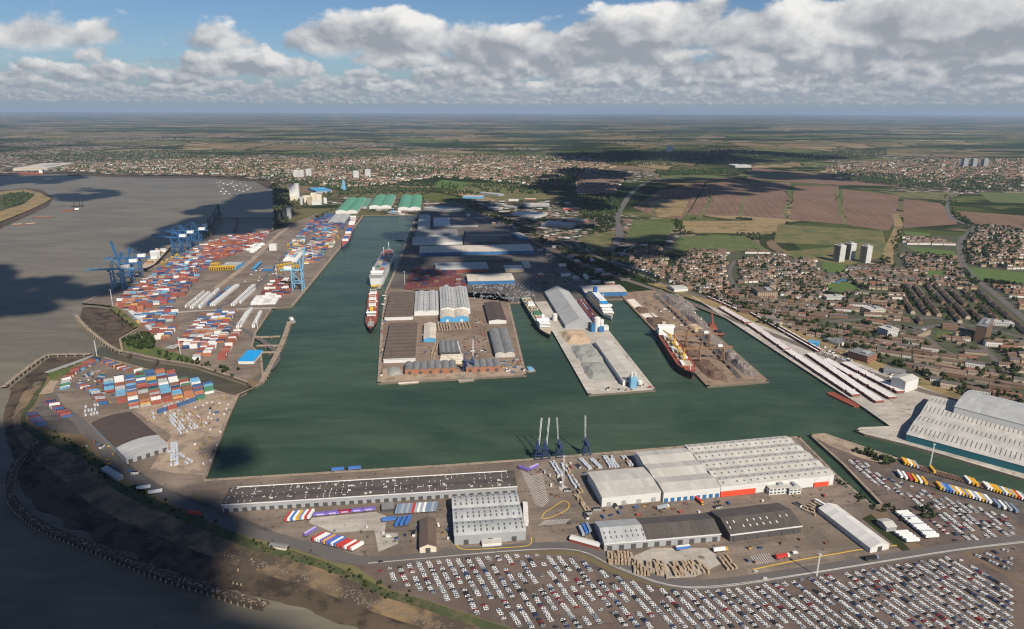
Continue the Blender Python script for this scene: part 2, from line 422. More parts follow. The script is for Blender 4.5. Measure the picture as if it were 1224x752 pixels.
M['gravel_grey'] = mat('grey_aggregate', (0.27, 0.275, 0.25), 0.95, 0.15, 0.1, 0.8)
M['gravel_tan'] = mat('tan_aggregate', (0.43, 0.32, 0.215), 0.95, 0.15, 0.1, 0.8)
M['chalk'] = mat('pale_aggregate', (0.66, 0.60, 0.52), 0.95, 0.12, 0.1, 0.8)
M['rf_dark'] = roof_mat('dark_asbestos_roof', (0.088, 0.076, 0.066), (0.14, 0.12, 0.10), 0.35)
M['rf_dark_y'] = roof_mat('dark_brown_roof', (0.085, 0.062, 0.048), (0.07, 0.058, 0.05), 0.4, axis='y')
M['rf_brown'] = roof_mat('brown_multi_pitch_roof', (0.135, 0.10, 0.075), (0.085, 0.065, 0.05), 0.35)
M['rf_grey'] = roof_mat('grey_sheet_roof', (0.40, 0.41, 0.41), (0.24, 0.22, 0.20), 0.4)
M['rf_grey_y'] = roof_mat('grey_barn_roof', (0.42, 0.42, 0.41), (0.30, 0.29, 0.27), 0.25, axis='y')
M['rf_midgrey'] = roof_mat('mid_grey_roof', (0.20, 0.20, 0.20), (0.14, 0.13, 0.12), 0.3)
M['rf_pale'] = roof_mat('pale_sheet_roof', (0.49, 0.47, 0.43), (0.33, 0.30, 0.265), 0.45)
M['rf_pale_y'] = roof_mat('pale_roof_long', (0.49, 0.46, 0.41), (0.40, 0.36, 0.31), 0.35, axis='y')
M['rf_cream'] = roof_mat('cream_sheet_roof', (0.58, 0.52, 0.43), (0.36, 0.31, 0.25), 0.4)
M['rf_white'] = roof_mat('white_sheet_roof', (0.62, 0.61, 0.58), (0.5, 0.48, 0.45), 0.15, axis='y')
M['rf_green'] = roof_mat('green_sheet_roof', (0.105, 0.30, 0.185), (0.07, 0.20, 0.13), 0.3, axis='y')
M['light_dark'] = mat('dark_rooflight', (0.10, 0.105, 0.10), 0.4, 0.25, 0.2, 1.0)
M['light_pale'] = mat('pale_rooflight', (0.62, 0.60, 0.56), 0.5, 0.2, 0.2, 1.0)

def water_mat(name, rgb, rough, wave, scale, rgb2, spec=0.5):
    m, N, b = new_mat(name); p = world_pos(N)
    big = N.noise(N.v('MULTIPLY', p, (0.6, 1.4, 1.0)), 0.004, 5, 0.62, 1.2)
    streak = N.noise(N.v('MULTIPLY', p, (0.25, 1.0, 1.0)), 0.035, 3, 0.6, 0.8)
    N.put(b.inputs['Base Color'], N.v('SCALE', N.mix(N.ramp(big, 0.35, 0.65), rgb, rgb2), N.m('MULTIPLY_ADD', streak, 0.8, 0.6)))
    N.put(b.inputs['Roughness'], N.m('MULTIPLY_ADD', streak, 0.3, rough - 0.13)); b.inputs['IOR'].default_value = 1.33; b.inputs['Specular IOR Level'].default_value = spec
    bump = N.n('ShaderNodeBump'); bump.inputs['Strength'].default_value = wave; bump.inputs['Distance'].default_value = 1.0
    w = N.m('ADD', N.noise(p, scale, 3, 0.6, 0.3), N.m('MULTIPLY', N.noise(p, scale * 0.12, 2, 0.5, 0.3), 3.0))
    N.put(bump.inputs['Height'], w); N.put(b.inputs['Normal'], bump.outputs[0])
    return m
M['dock_water'] = water_mat('dock_water', (0.028, 0.053, 0.034), 0.25, 0.3, 0.12, (0.050, 0.079, 0.049), 0.12)
M['river_water'] = water_mat('river_water', (0.168, 0.150, 0.116), 0.4, 0.4, 0.07, (0.132, 0.119, 0.094), 0.06)

M['lock_water'] = water_mat('lock_water', (0.060, 0.058, 0.036), 0.25, 0.2, 0.15, (0.085, 0.075, 0.048), 0.12)

def farmland():
    """open country: fields, hedges, woods, built-up patches and painted bands of sun and cloud shade to the horizon"""
    m, N, b = new_mat('open_country'); p = world_pos(N); x, y, z = N.sep(p)
    warp = N.v('SCALE', N.v('SUBTRACT', N.n('ShaderNodeTexNoise').outputs[1], (0.5, 0.5, 0.5)), 0.0)
    d = N.n('ShaderNodeTexNoise'); N.put(d.inputs['Vector'], p); d.inputs['Scale'].default_value = 0.0016; d.inputs['Detail'].default_value = 2
    pw = N.v('ADD', p, N.v('SCALE', N.v('SUBTRACT', d.outputs[1], (0.5, 0.5, 0.5)), 420.0))
    flat = N.v('MULTIPLY', pw, (1.0, 0.62, 0.0))
    cell = N.vor(flat, 0.0026, 'F1', 0.9); edge = N.vor(flat, 0.0026, 'DISTANCE_TO_EDGE', 0.9)
    h, s, v = N.sep(cell)
    field = N.cramp(h, [(0.0, (0.055, 0.072, 0.025)), (0.20, (0.085, 0.105, 0.035)), (0.38, (0.115, 0.105, 0.05)), (0.56, (0.19, 0.145, 0.08)),
                        (0.70, (0.25, 0.19, 0.11)), (0.78, (0.10, 0.115, 0.04)), (0.9, (0.16, 0.12, 0.08))], 'CONSTANT')
    field = N.v('SCALE', field, N.m('MULTIPLY_ADD', N.noise(p, 0.01, 3, 0.6), 0.6, 0.7))
    wood = N.v('SCALE', (0.022, 0.034, 0.014), N.m('MULTIPLY_ADD', N.noise(p, 0.03, 3, 0.7), 1.2, 0.4))
    hedge = N.m('LESS_THAN', edge, N.m('MULTIPLY_ADD', s, 0.045, 0.006))
    sun_shade_zone = N.noise(N.v('MULTIPLY', p, (0.45, 1.0, 0.0)), 0.00042, 4, 0.6)
    wood_shade_n = N.m('ADD', N.noise(N.v('MULTIPLY', p, (0.55, 1.0, 0.0)), 0.0009, 5, 0.62), N.m('MULTIPLY_ADD', sun_shade_zone, 0.5, -0.25))  # woods, plus broad dark bands painted in for distant cloud shadows
    field = N.mix(N.ramp(sun_shade_zone, 0.54, 0.36, 0.0, 0.55), field, N.v('SCALE', (0.24, 0.175, 0.11), N.m('MULTIPLY_ADD', s, 0.7, 0.6)))  # stubble tan also paints the sunlit strips between those bands into the colour
    c = N.mix(N.m('MAXIMUM', N.m('MULTIPLY', hedge, 0.9), N.ramp(wood_shade_n, 0.485, 0.52)), field, wood)
    # towns: roofs of many small colours, gardens and trees between
    roofs = N.vor(N.v('MULTIPLY', p, (1.0, 1.0, 0.0)), 0.045, 'F1', 1.0); r, g, bb = N.sep(roofs)
    town = N.cramp(r, [(0.0, (0.03, 0.042, 0.018)), (0.42, (0.07, 0.066, 0.052)), (0.58, (0.17, 0.115, 0.085)), (0.72, (0.22, 0.15, 0.115)), (0.84, (0.28, 0.24, 0.20)),
                       (0.93, (0.50, 0.48, 0.45))], 'CONSTANT')
    town_n = N.noise(N.v('MULTIPLY', p, (0.75, 1.0, 0.0)), 0.00065, 4, 0.6)
    west = N.ramp(x, -4000.0, 3500.0, 0.045, -0.06)
    near = N.ramp(y, 5000.0, 13000.0, 0.05, -0.09)
    c = N.mix(N.ramp(N.m('ADD', N.m('ADD', town_n, west), near), 0.535, 0.575), c, town)
    N.put(b.inputs['Base Color'], c); b.inputs['Roughness'].default_value = 1.0; b.inputs['Specular IOR Level'].default_value = 0.0
    return m
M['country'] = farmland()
def ploughed():
    m, N, b = new_mat('ploughed_field'); p = world_pos(N)
    q = N.n('ShaderNodeVectorRotate', rotation_type='Z_AXIS'); N.put(q.inputs['Vector'], p); q.inputs['Angle'].default_value = R(12)
    x, y, z = N.sep(q.outputs[0])
    row = N.noise(N.xyz(N.m('MULTIPLY', x, 0.045), N.m('MULTIPLY', y, 0.002), 0.0), 1.0, 3, 0.7)
    tram = N.m('LESS_THAN', N.m('FRACT', N.m('DIVIDE', x, 30.0)), 0.13)
    k = N.m('ADD', N.m('MULTIPLY_ADD', row, 0.6, 0.7), N.m('MULTIPLY_ADD', N.noise(p, 0.006, 5, 0.7), 0.9, -0.45))
    c = N.v('SCALE', (0.165, 0.108, 0.082), k)
    c = N.mix(N.m('MULTIPLY', tram, 0.4), c, (0.25, 0.18, 0.13))
    N.put(b.inputs['Base Color'], c); b.inputs['Roughness'].default_value = 1.0; b.inputs['Specular IOR Level'].default_value = 0.0
    return m
M['plough'] = ploughed()
def leaf_mat(name, a, bcol):
    m, N, b = new_mat(name); p = world_pos(N)
    c = N.mix(N.noise(p, 0.35, 3, 0.7), a, bcol)
    N.put(b.inputs['Base Color'], c); b.inputs['Roughness'].default_value = 0.8; b.inputs['Specular IOR Level'].default_value = 0.15
    return m
M['leaf'] = leaf_mat('tree_leaves', (0.022, 0.040, 0.012), (0.075, 0.10, 0.03))
M['leaf_dark'] = leaf_mat('dark_leaves', (0.014, 0.026, 0.010), (0.045, 0.066, 0.022))
M['bark'] = mat('bark', (0.10, 0.075, 0.05), 0.95)

# ================================================================ the setting: land, water, quays
DOCK = [(-387.7,889.7),(-362.7,767.8),(-336.6,659.8),(-198.7,677.8),(-68.5,694.7),(18.2,708),(169.9,734.7),(359.6,767.9),(364.5,674.5),(373.2,613.4),(382.7,615.1),(381.6,696.1),(374.1,772.5),(395.2,776.2),(417.8,751.6),(448.7,718.2),(474.8,691.1),(545.4,635.3),(596.1,583.8),(630.4,609),(568.4,667),(505.7,726.8),(478.5,749.9),(444.4,774.2),(437.9,784.7),(448.4,793.1),(489.2,797),(482.9,857.5),(471.4,928.1),(443.3,1107.4),(394.1,1433.7),(352.8,1429.7),(387.2,946.7),(288.7,927.1),(240.5,1407.6),(154.5,1403.1),(210,913.2),(109.7,894.2),(75.1,1176.7),(26.4,1378.3),(-5.4,1374.6),(22.8,968.2),(-199.9,934.6),(-246.4,1210.4),(-283.6,1459.7),(-303,1750.9),(-362.6,2495.6),(-370.4,2609.5),(-568.6,2593.8),(-503.4,1962.3),(-451.5,1340.2),(-489.6,1330.5),(-464.9,1168),(-444.3,1095.5),(-414,1054.4),(-369.5,939.4),(-375.7,918.6)]
SHORE = [(67.8,405.6),(0.9,437.3),(-34.2,452.7),(-69.2,469.1),(-102.5,481.1),(-130.9,498.1),(-163.2,517.3),(-198.1,533.3),(-240.3,548.8),(-279,569.2),(-336.7,601.2),(-396.4,633.8),(-430.8,655.6),(-473.8,701.4),(-502.1,724.4),(-553.4,755),(-588,768.3),(-632.5,802.4),(-648.5,829),(-652.2,847.6),(-673.4,893),(-697.7,944.5),(-712.3,969.6),(-693.5,990.9),(-687.8,1053.5),(-666.1,1039.9),(-553.6,979.9),(-457,922.6),(-416.9,899.8),(-393.7,886.7),(-378.2,915.5),(-394.4,936),(-428.4,958.8),(-499.4,1003.8),(-571.8,1029.3),(-625.8,1054.2),(-654.3,1068.1),(-694.4,1132.6),(-693.4,1194.9),(-826.1,1338.4),(-874.8,1356.6),(-900.2,1362.6),(-921.9,1626.6),(-923.7,1720.4),(-936.1,1954.2),(-924.4,2102.4),(-853.3,2193.9),(-807.2,2259.1),(-883.8,2493.2),(-1222,3509.8),(-1375.7,3888.4),(-1522.7,4004.2),(-1693.3,4126.5),(-1864.2,4173.5),(-2365.2,4208.6),(-2864.6,4391),(-3169.9,4260.8),(-5049.4,4101.8)]
far = 70000.0
LAND = SHORE + [(-far, 4500.0), (-far, far), (far, far), (far, -4000.0), (800.0, -4000.0)]
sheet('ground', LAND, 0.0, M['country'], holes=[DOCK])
sheet('river', [(-far, -4000), (1200, -4000), (1200, 6500), (-far, 6500)], -4.2, M['river_water'])
sheet('dock_water', [(-387.8,883.8),(-334.7,651.1),(-196.7,669.7),(168.2,726.3),(356.4,760),(368.6,604.3),(602.8,563.1),(654.4,621.5),(530.8,820.9),(406.9,1462.2),(-22.5,1456.2),(-315.7,2771.3),(-611,2716),(-470.4,1158.4),(-379.3,895.7)], -2.8, M['dock_water'])

def quay(pts, name='quay_wall', depth=6.0, width=3.0, mat_top='quay', closed=False):
    """vertical stone wall down to the water with a coping slab on top (land on the left of the walk)"""
    mb = MB(); n = len(pts)
    inn = offset_line(pts, width)
    for i in range(n - 1):
        a, b2, c, d = pts[i], pts[i + 1], inn[i + 1], inn[i]
        mb.face([(*a, -depth), (*b2, -depth), (*b2, 0.35), (*a, 0.35)], 1)
        mb.face([(*a, 0.35), (*b2, 0.35), (*c, 0.35), (*d, 0.35)], 0)
        mb.face([(*d, 0.35), (*c, 0.35), (*c, 0.0), (*d, 0.0)], 0)
    return structure(mb.obj(name, [M[mat_top], M['quay_wall']]))
PALE, RUST = 'concrete_pale', 'rust_ground'
for i, j, w, top in ((0, 3, 4, 'quay'), (2, 8, 4, 'quay'), (7, 11, 3, 'quay'), (10, 13, 3, 'quay'), (12, 19, 4, 'sandy'), (19, 25, 5, PALE), (24, 27, 4, PALE), (26, 31, 3, PALE),
                     (30, 32, 3, 'quay'), (31, 33, 4, RUST), (32, 34, 4, RUST), (33, 35, 4, RUST), (34, 36, 3, 'quay'), (35, 37, 4, PALE), (36, 38, 4, PALE), (37, 40, 4, PALE),
                     (39, 41, 3, 'quay'), (40, 42, 4, 'quay'), (41, 43, 4, 'quay'), (42, 48, 5, 'quay'), (47, 49, 4, 'quay'), (48, 51, 6, 'quay'), (50, 57, 3, 'quay')):
    quay(DOCK[i:j], width=-float(w), mat_top=top)
quay(SHORE[25:31], width=-3.0)
quay(SHORE[31:39], width=-3.0, mat_top='sandy')
quay(SHORE[41:50], width=-5.0)

# yards and pavements laid on the land
sheet('south_quay_pavement', [(-334.9,658),(-198.3,676),(-68.4,692.8),(169.4,732.6),(357.2,764.5),(363.5,675.4),(371.6,611.9),(382.1,608.9),(350.1,589.4),(362.4,536),(259.7,511.6),(178.7,489),(137.1,495.2),(97.3,519.9),(61.3,537.9),(22.7,544),(-54.6,533.5),(-128.6,518.6),(-224.5,558.1),(-308.3,604.4),(-330.3,631)], 0.06, M['yard'])
sheet('west_quay_pavement', [(-389,886.7),(-335.5,661.5),(-330.3,631),(-343.1,614.9),(-406.2,652.3),(-428.4,668),(-473.7,711.3),(-533.2,764.2),(-599.1,811.4),(-659.1,893.1),(-680.9,949.6),(-683.8,991),(-680.6,1043.7),(-661.6,1032.2),(-551,974.7),(-454.3,916.3)], 0.06, M['yard'])
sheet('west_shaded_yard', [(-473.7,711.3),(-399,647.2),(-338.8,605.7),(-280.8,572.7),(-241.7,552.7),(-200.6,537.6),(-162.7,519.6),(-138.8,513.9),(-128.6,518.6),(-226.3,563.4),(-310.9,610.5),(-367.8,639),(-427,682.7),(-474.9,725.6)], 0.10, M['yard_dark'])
sheet('trailer_park_pavement', [(-650.4,844.9),(-661.5,893.1),(-645.8,887.3),(-535.2,764.1),(-578.5,773),(-630.1,803.7)], 0.10, M['yard_dark'])
sheet('timber_quay_apron', [(-387.9,880.9),(-362.8,765.5),(-337.7,668.7),(-374.6,672),(-408.2,682.8),(-424.1,765),(-510.2,838.1),(-474.7,894.8),(-418.7,895.3)], 0.11, M['sandy'])
sheet('container_terminal_pavement', [(-897.4,1359.4),(-917.2,1617.9),(-918.8,1710.7),(-930.5,1941.8),(-918.5,2088.2),(-796.2,2226.8),(-758.6,2643.7),(-582.2,2582.8),(-509.5,1962.2),(-454.4,1349.5),(-491.6,1336.6),(-468.4,1177.7),(-447.2,1095.5),(-415.3,1050.4),(-390.2,976.3),(-395.6,942.4),(-429.8,962.1),(-501.1,1007.4),(-573.7,1033.1),(-647.3,1068.2),(-687,1132.7),(-688.7,1194.9),(-826.2,1344.6)], 0.06, M['yard'])
sheet('west_pier_pavement', [(-198.6,941.1),(20.9,971.7),(-7.1,1368.2),(-11.2,1442.1),(-279.4,1489.2),(-269.3,1371.1),(-244.8,1210.4)], 0.06, M['yard_brown'])
sheet('west_pier_front_apron', [(-198.3,939.4),(20.9,969.9),(16.3,1012.7),(-18.1,997.7),(-164.2,978.5),(-176.1,996.1),(-201.7,992.3)], 0.10, M['sandy'])
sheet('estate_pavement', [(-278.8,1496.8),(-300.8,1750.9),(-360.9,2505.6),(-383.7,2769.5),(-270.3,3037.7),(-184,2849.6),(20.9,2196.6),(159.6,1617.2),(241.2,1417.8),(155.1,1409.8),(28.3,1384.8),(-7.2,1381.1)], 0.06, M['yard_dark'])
sheet('middle_pier_pavement', [(111.5,898.7),(209.4,916.3),(152.3,1399.7),(28.2,1378.3),(76.8,1179.2)], 0.10, M['concrete_pale'])
sheet('east_pier_pavement', [(291.1,931.2),(386.5,949.9),(350.2,1426.2),(338.1,1490.6),(238.5,1459.8),(242.9,1411)], 0.06, M['rust_ground'])
sheet('east_quay_concrete', [(397.8,1433.8),(445.5,1109.6),(473.3,929.7),(484.1,858.9),(490.3,797),(449.9,791.9),(440.6,785.9),(446.6,776.6),(479.7,752.1),(507,728.9),(570.3,669.7),(622.7,615.1),(686.8,690.7),(645.3,773.6),(620.6,935.9),(594.2,1003.9),(555,1124.1),(523.1,1319.5),(461.3,1522.9)], 0.06, M['concrete'])
sheet('lock_island_pavement', [(375.7,771.4),(394.7,773.9),(416.7,749.4),(448.1,716.2),(473.7,689.2),(544.3,633.6),(594.9,582.3),(578.5,563),(481.5,546.7),(388.6,541.1),(372.6,561.7),(383.8,610.4),(382.5,696.1)], 0.06, M['lot'])
sheet('lock_island_verge', [(376.3,770.3),(394.2,772.7),(415.7,747.3),(443.3,718.2),(435.7,696.5),(410.5,711.9),(386,744.9)], 0.10, M['sandy'])
sheet('truck_park_tarmac', [(452.7,708.3),(472.6,687.3),(543.1,632),(583,598.2),(554.3,562.8),(506.8,581.8),(468.3,631.5),(416.2,670.4)], 0.12, M['yard_dark'])
sheet('car_park_surface', [(-138.8,513.9),(-79.6,523.7),(9.3,532.7),(60.5,529.3),(91.2,503.8),(134.2,482.4),(184.9,485.8),(256.9,504.7),(416.7,536.3),(460.1,455.3),(452.9,407.4),(67.8,405.6),(0.9,438.2),(-34.2,453.7),(-69.3,470.1),(-102.7,482.2)], 0.10, M['lot'])
sheet('corner_car_park_surface', [(423.7,535.1),(483.3,549.3),(578.5,563),(499.8,470.1),(443.2,493.7)], 0.10, M['lot'])
sheet('concrete_pad', [(-199.3,578.8),(-198.4,587.3),(-137.2,598),(-124.9,590.7),(-121.5,562.7),(-109.4,562.8),(-105.9,545.8),(-122.3,533.1),(-129.6,558.7),(-132.7,566.7),(-169.7,562.4)], 0.14, M['concrete'])
sheet('timber_yard_pavement', [(97.3,519.9),(131.6,540.8),(182.3,541.1),(192.4,520.5),(160,499.7),(130.3,497.4)], 0.14, M['concrete'])
# roads
strip('dock_road', [(-630.9,816.2),(-605.7,837.3),(-522.8,764.2),(-450,690),(-388.2,643.9),(-313.5,596.9),(-250.4,563.3),(-179,537.7),(-128.8,519.8),(-69.5,528.5),(7,540.1),(61.5,540.4),(96.6,515.2),(136.3,492),(179.3,491.1),(257.8,507),(341.8,526.1),(421.5,543.8),(488,555.8),(587.8,573.9)], 13.0, 0.18, M['road'])
strip('dock_road_kerb', [(-128.2,516.9),(-69.1,525.5),(7,536.3),(61.1,536.7),(94.6,511.8),(135.6,488.8),(179.7,487.4),(256.4,503.6),(339.9,522.5),(419.1,540),(484.7,551.2)], 1.2, 0.30, M['concrete'], h=0.12)
strip('yellow_kerb', [(214.6,510.2),(252.4,521.4),(299.3,533.1),(325.5,539.5),(361.7,546)], 1.0, 0.30, M['yellow_paint'], h=0.12)
strip('bypass_road', [(215.6,2232.2),(187.3,2124.8),(211.9,1926.2),(279.1,1730.5),(351.2,1553),(428.7,1406.8)], 12.0, 0.25, M['road'])
strip('dual_carriageway', [(279.7,1927.4),(320.4,2056.9),(357.7,2235.2),(388.8,2523.3),(475.7,2919.6),(614.4,3456.4),(798.6,3967.7),(950.7,4175.3)], 24.0, 0.30, M['road'])
strip('roundabout_road', [(228,2367.7),(310.5,2443.3),(374.8,2407.3)], 14.0, 0.35, M['road'])
strip('estate_road', [(78.2,2278.2),(109.5,2052.7),(101.3,1888.5),(42.7,1707.1),(32.1,1598),(53.1,1494)], 12.0, 0.25, M['road'])
strip('fen_road', [(2629.2,3520.8),(2413.9,3513.9),(2169.4,3362.6),(1839.2,2877.8),(1665.5,2553.6),(1608.6,2345.4),(1441,2150),(1304.3,1946.2),(1170.1,1706.3),(1075.8,1457.3),(1000.3,1251.7)], 16.0, 0.30, M['road'])
strip('railway', [(-270.3,3037.7),(-36.9,2398),(115.2,1924.4),(226.9,1663),(320.6,1497.9),(403.8,1317.9),(496,1123.4),(562.6,968.4),(623.9,881.3),(697.9,792.7)], 16.0, 0.22, M['rail'])
strip('grass_embankment', [(331.4,1552.7),(421.3,1380.3),(516.4,1174.6),(584.7,1011.1),(643.2,893.1),(707.2,804.9)], 34.0, 0.14, M['dry_grass'])
strip('terminal_road', [(-384.4,942.6),(-395.9,1070.9),(-592,1305.1),(-577.6,1448.3),(-640.7,1910.5),(-687.5,2497.8),(-714.9,3025)], 10.0, 0.16, M['road'])
strip('terminal_cross_road', [(-700.3,1286.3),(-611.2,1310.8),(-482.8,1330.6)], 9.0, 0.17, M['concrete'])
strip('terminal_rail', [(-670.2,1483.5),(-698.5,1775.1),(-751.7,2135.1),(-774.9,2381.3)], 14.0, 0.17, M['sandy'])
strip('town_road', [(601.5,1797.3),(545.5,1658.9),(512.4,1500.7)], 9.0, 0.2, M['road'])
strip('high_street', [(601.6,1246.9),(699.2,1264.4),(751.3,1212),(859.6,1234),(921.1,1155.5)], 12.0, 0.2, M['road'])
strip('avenue', [(804.3,1276.8),(853.5,1249.9),(806.8,1083.8),(768.6,987.7)], 10.0, 0.2, M['road'])
strip('estate_avenue', [(749.2,1222.3),(745.7,1148.9),(735.4,1083),(760.8,1035.4)], 8.0, 0.2, M['road'])
# fields, greens and pitches
FIELDS = [
 ('ploughed_field', [(505.6,2842.5),(741.9,3460.4),(1102.5,3931.2),(732.5,2798.6),(633.7,2529.1),(547.8,2568.1)], 'plough'), ('ploughed_field', [(1086.7,3838.6),(1360.6,3988.2),(881.4,2618.5),(681.8,2635.4)], 'plough'),
 ('ploughed_field', [(1338.6,3893),(1579,3901.6),(1028.3,2538.5),(887.9,2618.7)], 'plough'), ('ploughed_field', [(1531.7,3723.3),(1771.5,3731.5),(1189.1,2425.8),(1033,2518.5)], 'plough'),
 ('ploughed_field', [(1713.5,3567.5),(1860.1,3285.7),(1371.7,2429.9),(1278,2287.3),(1192.5,2407.4)], 'plough'), ('ploughed_field', [(1809.2,3156.9),(1896.3,3013.2),(1606.9,2435.2),(1358.2,2339.9)], 'plough'),
 ('ploughed_field', [(1815.7,2778.2),(1997.3,2645.8),(1758,2314.4),(1668.2,2436.6)], 'plough'), ('ploughed_field', [(1723.2,4956.7),(1983.5,4214.8),(2268.6,3665.3),(1782.1,3774.6),(1388.8,4088.2)], 'plough'),
 ('stubble_field', [(592.3,3004.9),(673.7,3094),(811.2,3128),(653.7,2613),(557.3,2568.3)], 'dry_grass'), ('meadow', [(454.7,2524.9),(584.8,2412.1),(476.1,2087.6),(341.1,2057.3)], 'grass'),
 ('meadow', [(541.4,2176.6),(754.3,2181),(746.9,1936),(454.4,1930.6)], 'grass'), ('rough_meadow', [(624.1,2489.1),(1012.7,2498.2),(889.4,2214.7),(578.5,2239.8)], 'dry_grass'),
 ('meadow', [(952.7,2420.4),(1257.9,2286.9),(1116.7,1992.7),(807.1,2066.3)], 'rough_grass'), ('meadow', [(1159.2,2073.2),(1057.1,1871.1),(873.5,1740.4),(738.1,1911.8)], 'rough_grass'),
 ('meadow', [(972.1,4519.7),(1361.6,4191),(857,3969.8)], 'grass'), ('meadow', [(1396.4,4301.5),(1611.4,4546.1),(1814.4,4433.1),(1656.1,4098.2)], 'grass'),
 ('meadow', [(1872.6,3423.6),(2256.9,3435.6),(1988.1,3101.9),(1864.2,3221)], 'rough_grass'), ('meadow', [(2342.7,3438.3),(2971.8,3387.2),(2601.7,2950.5),(2142,3048.2)], 'grass'),
 ('playing_field', [(1191.2,1735.7),(1293.2,1670.8),(1445.3,1585.9),(1339.5,1461),(1205.8,1549.7),(1121.4,1589.3)], 'pitch'), ('playing_field', [(725.8,1542.6),(804.6,1567.9),(794.2,1475),(712.3,1452.2)], 'pitch'),
 ('sports_pitch', [(1328,2280.1),(1392.8,2241),(1326.5,2133.1),(1277.6,2184.1)], 'pitch'), ('playing_field', [(1186.6,2020),(1287,1945.9),(1242.4,1851.8),(1160.7,1895.9)], 'pitch'),
 ('sports_pitch', [(829.4,1780.3),(892.7,1781.3),(841.8,1672.8),(782.4,1662.7)], 'pitch'), ('village_green', [(1057.9,1695),(1104,1686.3),(1069.2,1622.6),(1018.4,1613.2)], 'pitch'),
 ('meadow', [(-427,3785.2),(-408.8,3971.8),(-245.7,3836.6),(-246.3,3503.5),(-387.4,3424.3)], 'pitch'), ('meadow', [(-245.7,3836.6),(123,3675.3),(181.2,3109.8),(-46.7,3044),(-232.2,3357.6)], 'rough_grass'),
 ('dock_green', [(205.9,2125.2),(348.1,2284),(279.7,1927.4),(224,1926.4)], 'rough_grass'), ('village_green', [(786.7,1192.4),(824.1,1183),(795.5,1144.8),(757.7,1149)], 'grass'),
 ('terminal_verge', [(-691,1137.2),(-652.7,1137.6),(-599.8,1085.3),(-518.6,1037.6),(-513.7,1014.7),(-575.7,1037),(-651.8,1076.4)], 'grass'), ('terminal_verge', [(-826,1332.2),(-802.2,1326.4),(-694,1205),(-701.1,1194.8)], 'rough_grass'),
 ('west_verge', [(-712.9,969.6),(-694.2,990.9),(-686.5,1039.7),(-673.8,1032.1),(-679,987.5),(-683.4,949.6),(-684.9,936.4)], 'grass'), ('west_verge', [(-671.8,887.1),(-689.5,939.6),(-677.1,939.8),(-656.7,893.1)], 'sandy'),
]
for k, (nm, pts, mt) in enumerate(FIELDS): sheet(nm, pts, 0.12 + 0.02 * (k % 7), M[mt])
for pts in ([(696.6,2530.6),(791.5,2800.2),(911.8,3130.9),(972.3,3467.8)], [(878.1,2618.5),(1087.3,3198),(1270,3714.4)], [(1034.6,2538.6),(1125.9,2808.9),(1253.1,3081),(1457.8,3638.2)], [(1195.2,2425.9),(1360.5,2815),(1585.4,3344.6),(1678.1,3566.3)], [(533.7,2610.1),(667.5,3064.4),(761.5,3319.3)]):
    strip('farm_track', pts, 16.0, 0.42, M['rough_grass'])
strip('drain_bank', [(999.5,1762.6),(1094.9,1942.4),(1248.8,2191.1),(1390,2430.3),(1511.7,2678)], 26.0, 0.40, M['dry_grass'])
# foreshore and grass bank on the river side
def slope_between(top, bot, z0, z1, name, mt, n=3):
    mb = MB(); k = len(top)
    for j in range(n + 1):
        t = j / n
        for a, b2 in zip(top, bot):
            x, y = a[0] + (b2[0] - a[0]) * t, a[1] + (b2[1] - a[1]) * t
            mb.v.append((x, y, z0 + (z1 - z0) * t + (0.35 * noise.noise((x * .05, y * .05, 2.0)) if 0 < j < n else 0.0)))
    for j in range(n):
        for i in range(k - 1): mb.f.append((j * k + i, j * k + i + 1, (j + 1) * k + i + 1, (j + 1) * k + i)); mb.m.append(0)
    return structure(mb.obj(name, M[mt]))
BT = [(67.8,405.6),(0.9,437.3),(-34.2,452.7),(-69.2,469.1),(-102.5,481.1),(-130.9,498.1),(-163.2,517.3),(-198.1,533.3),(-240.3,548.8),(-279,569.2),(-336.7,601.2),(-396.4,633.8),(-430.8,655.6),(-473.8,701.4),(-502.1,724.4),(-553.4,755),(-588,768.3),(-632.5,802.4),(-648.5,829),(-652.2,847.6),(-673.4,893),(-697.7,944.5)]
BM = [(58,401.6),(-6.3,432.8),(-40.5,447.1),(-73.8,462.1),(-105.6,474.9),(-131.7,491.6),(-163,509.2),(-198.4,523),(-238.5,537.4),(-277.9,557.7),(-335.3,589.4),(-393.1,619.3),(-432.2,645.3),(-472.5,686.1),(-498.6,707.2),(-543.4,731.3),(-579.2,750.4),(-628.6,789),(-652,821.2),(-664.3,850.2),(-680,887),(-698.5,936.3)]
BB = [(17.1,368.4),(-55.7,403.4),(-119.7,436.7),(-143.6,445.6),(-168.5,457.8),(-182.3,462.5),(-193.2,464.4),(-206.6,467.3),(-242.4,480.4),(-276.9,494),(-322.1,511.7),(-381.9,540.3),(-428.4,562.2),(-471.6,587),(-513.9,620.1),(-537.6,646.3),(-558.1,678),(-629.4,758.9),(-671.2,810.8),(-704.9,863.7),(-735.7,916.8),(-738.1,955.7)]
def resample(p, n=70):
    p = smooth_line(p, 4); d = [0.0]
    for a, b2 in zip(p, p[1:]): d.append(d[-1] + math.dist(a, b2))
    out = []
    for k in range(n):
        t = d[-1] * k / (n - 1); i = min(range(len(d) - 1), key=lambda q: 0 if d[q] <= t <= d[q + 1] else 1)
        f = (t - d[i]) / max(1e-6, d[i + 1] - d[i]); out.append((p[i][0] + (p[i + 1][0] - p[i][0]) * f, p[i][1] + (p[i + 1][1] - p[i][1]) * f))
    return out
def dense(p, n=5):
    out = []
    for a, b2 in zip(p, p[1:]):
        for k in range(n): out.append((a[0] + (b2[0] - a[0]) * k / n, a[1] + (b2[1] - a[1]) * k / n))
    return out + [p[-1]]
slope_between(dense(BT), dense(BM), 0.02, -1.6, 'grass_bank', 'scrub', 3)
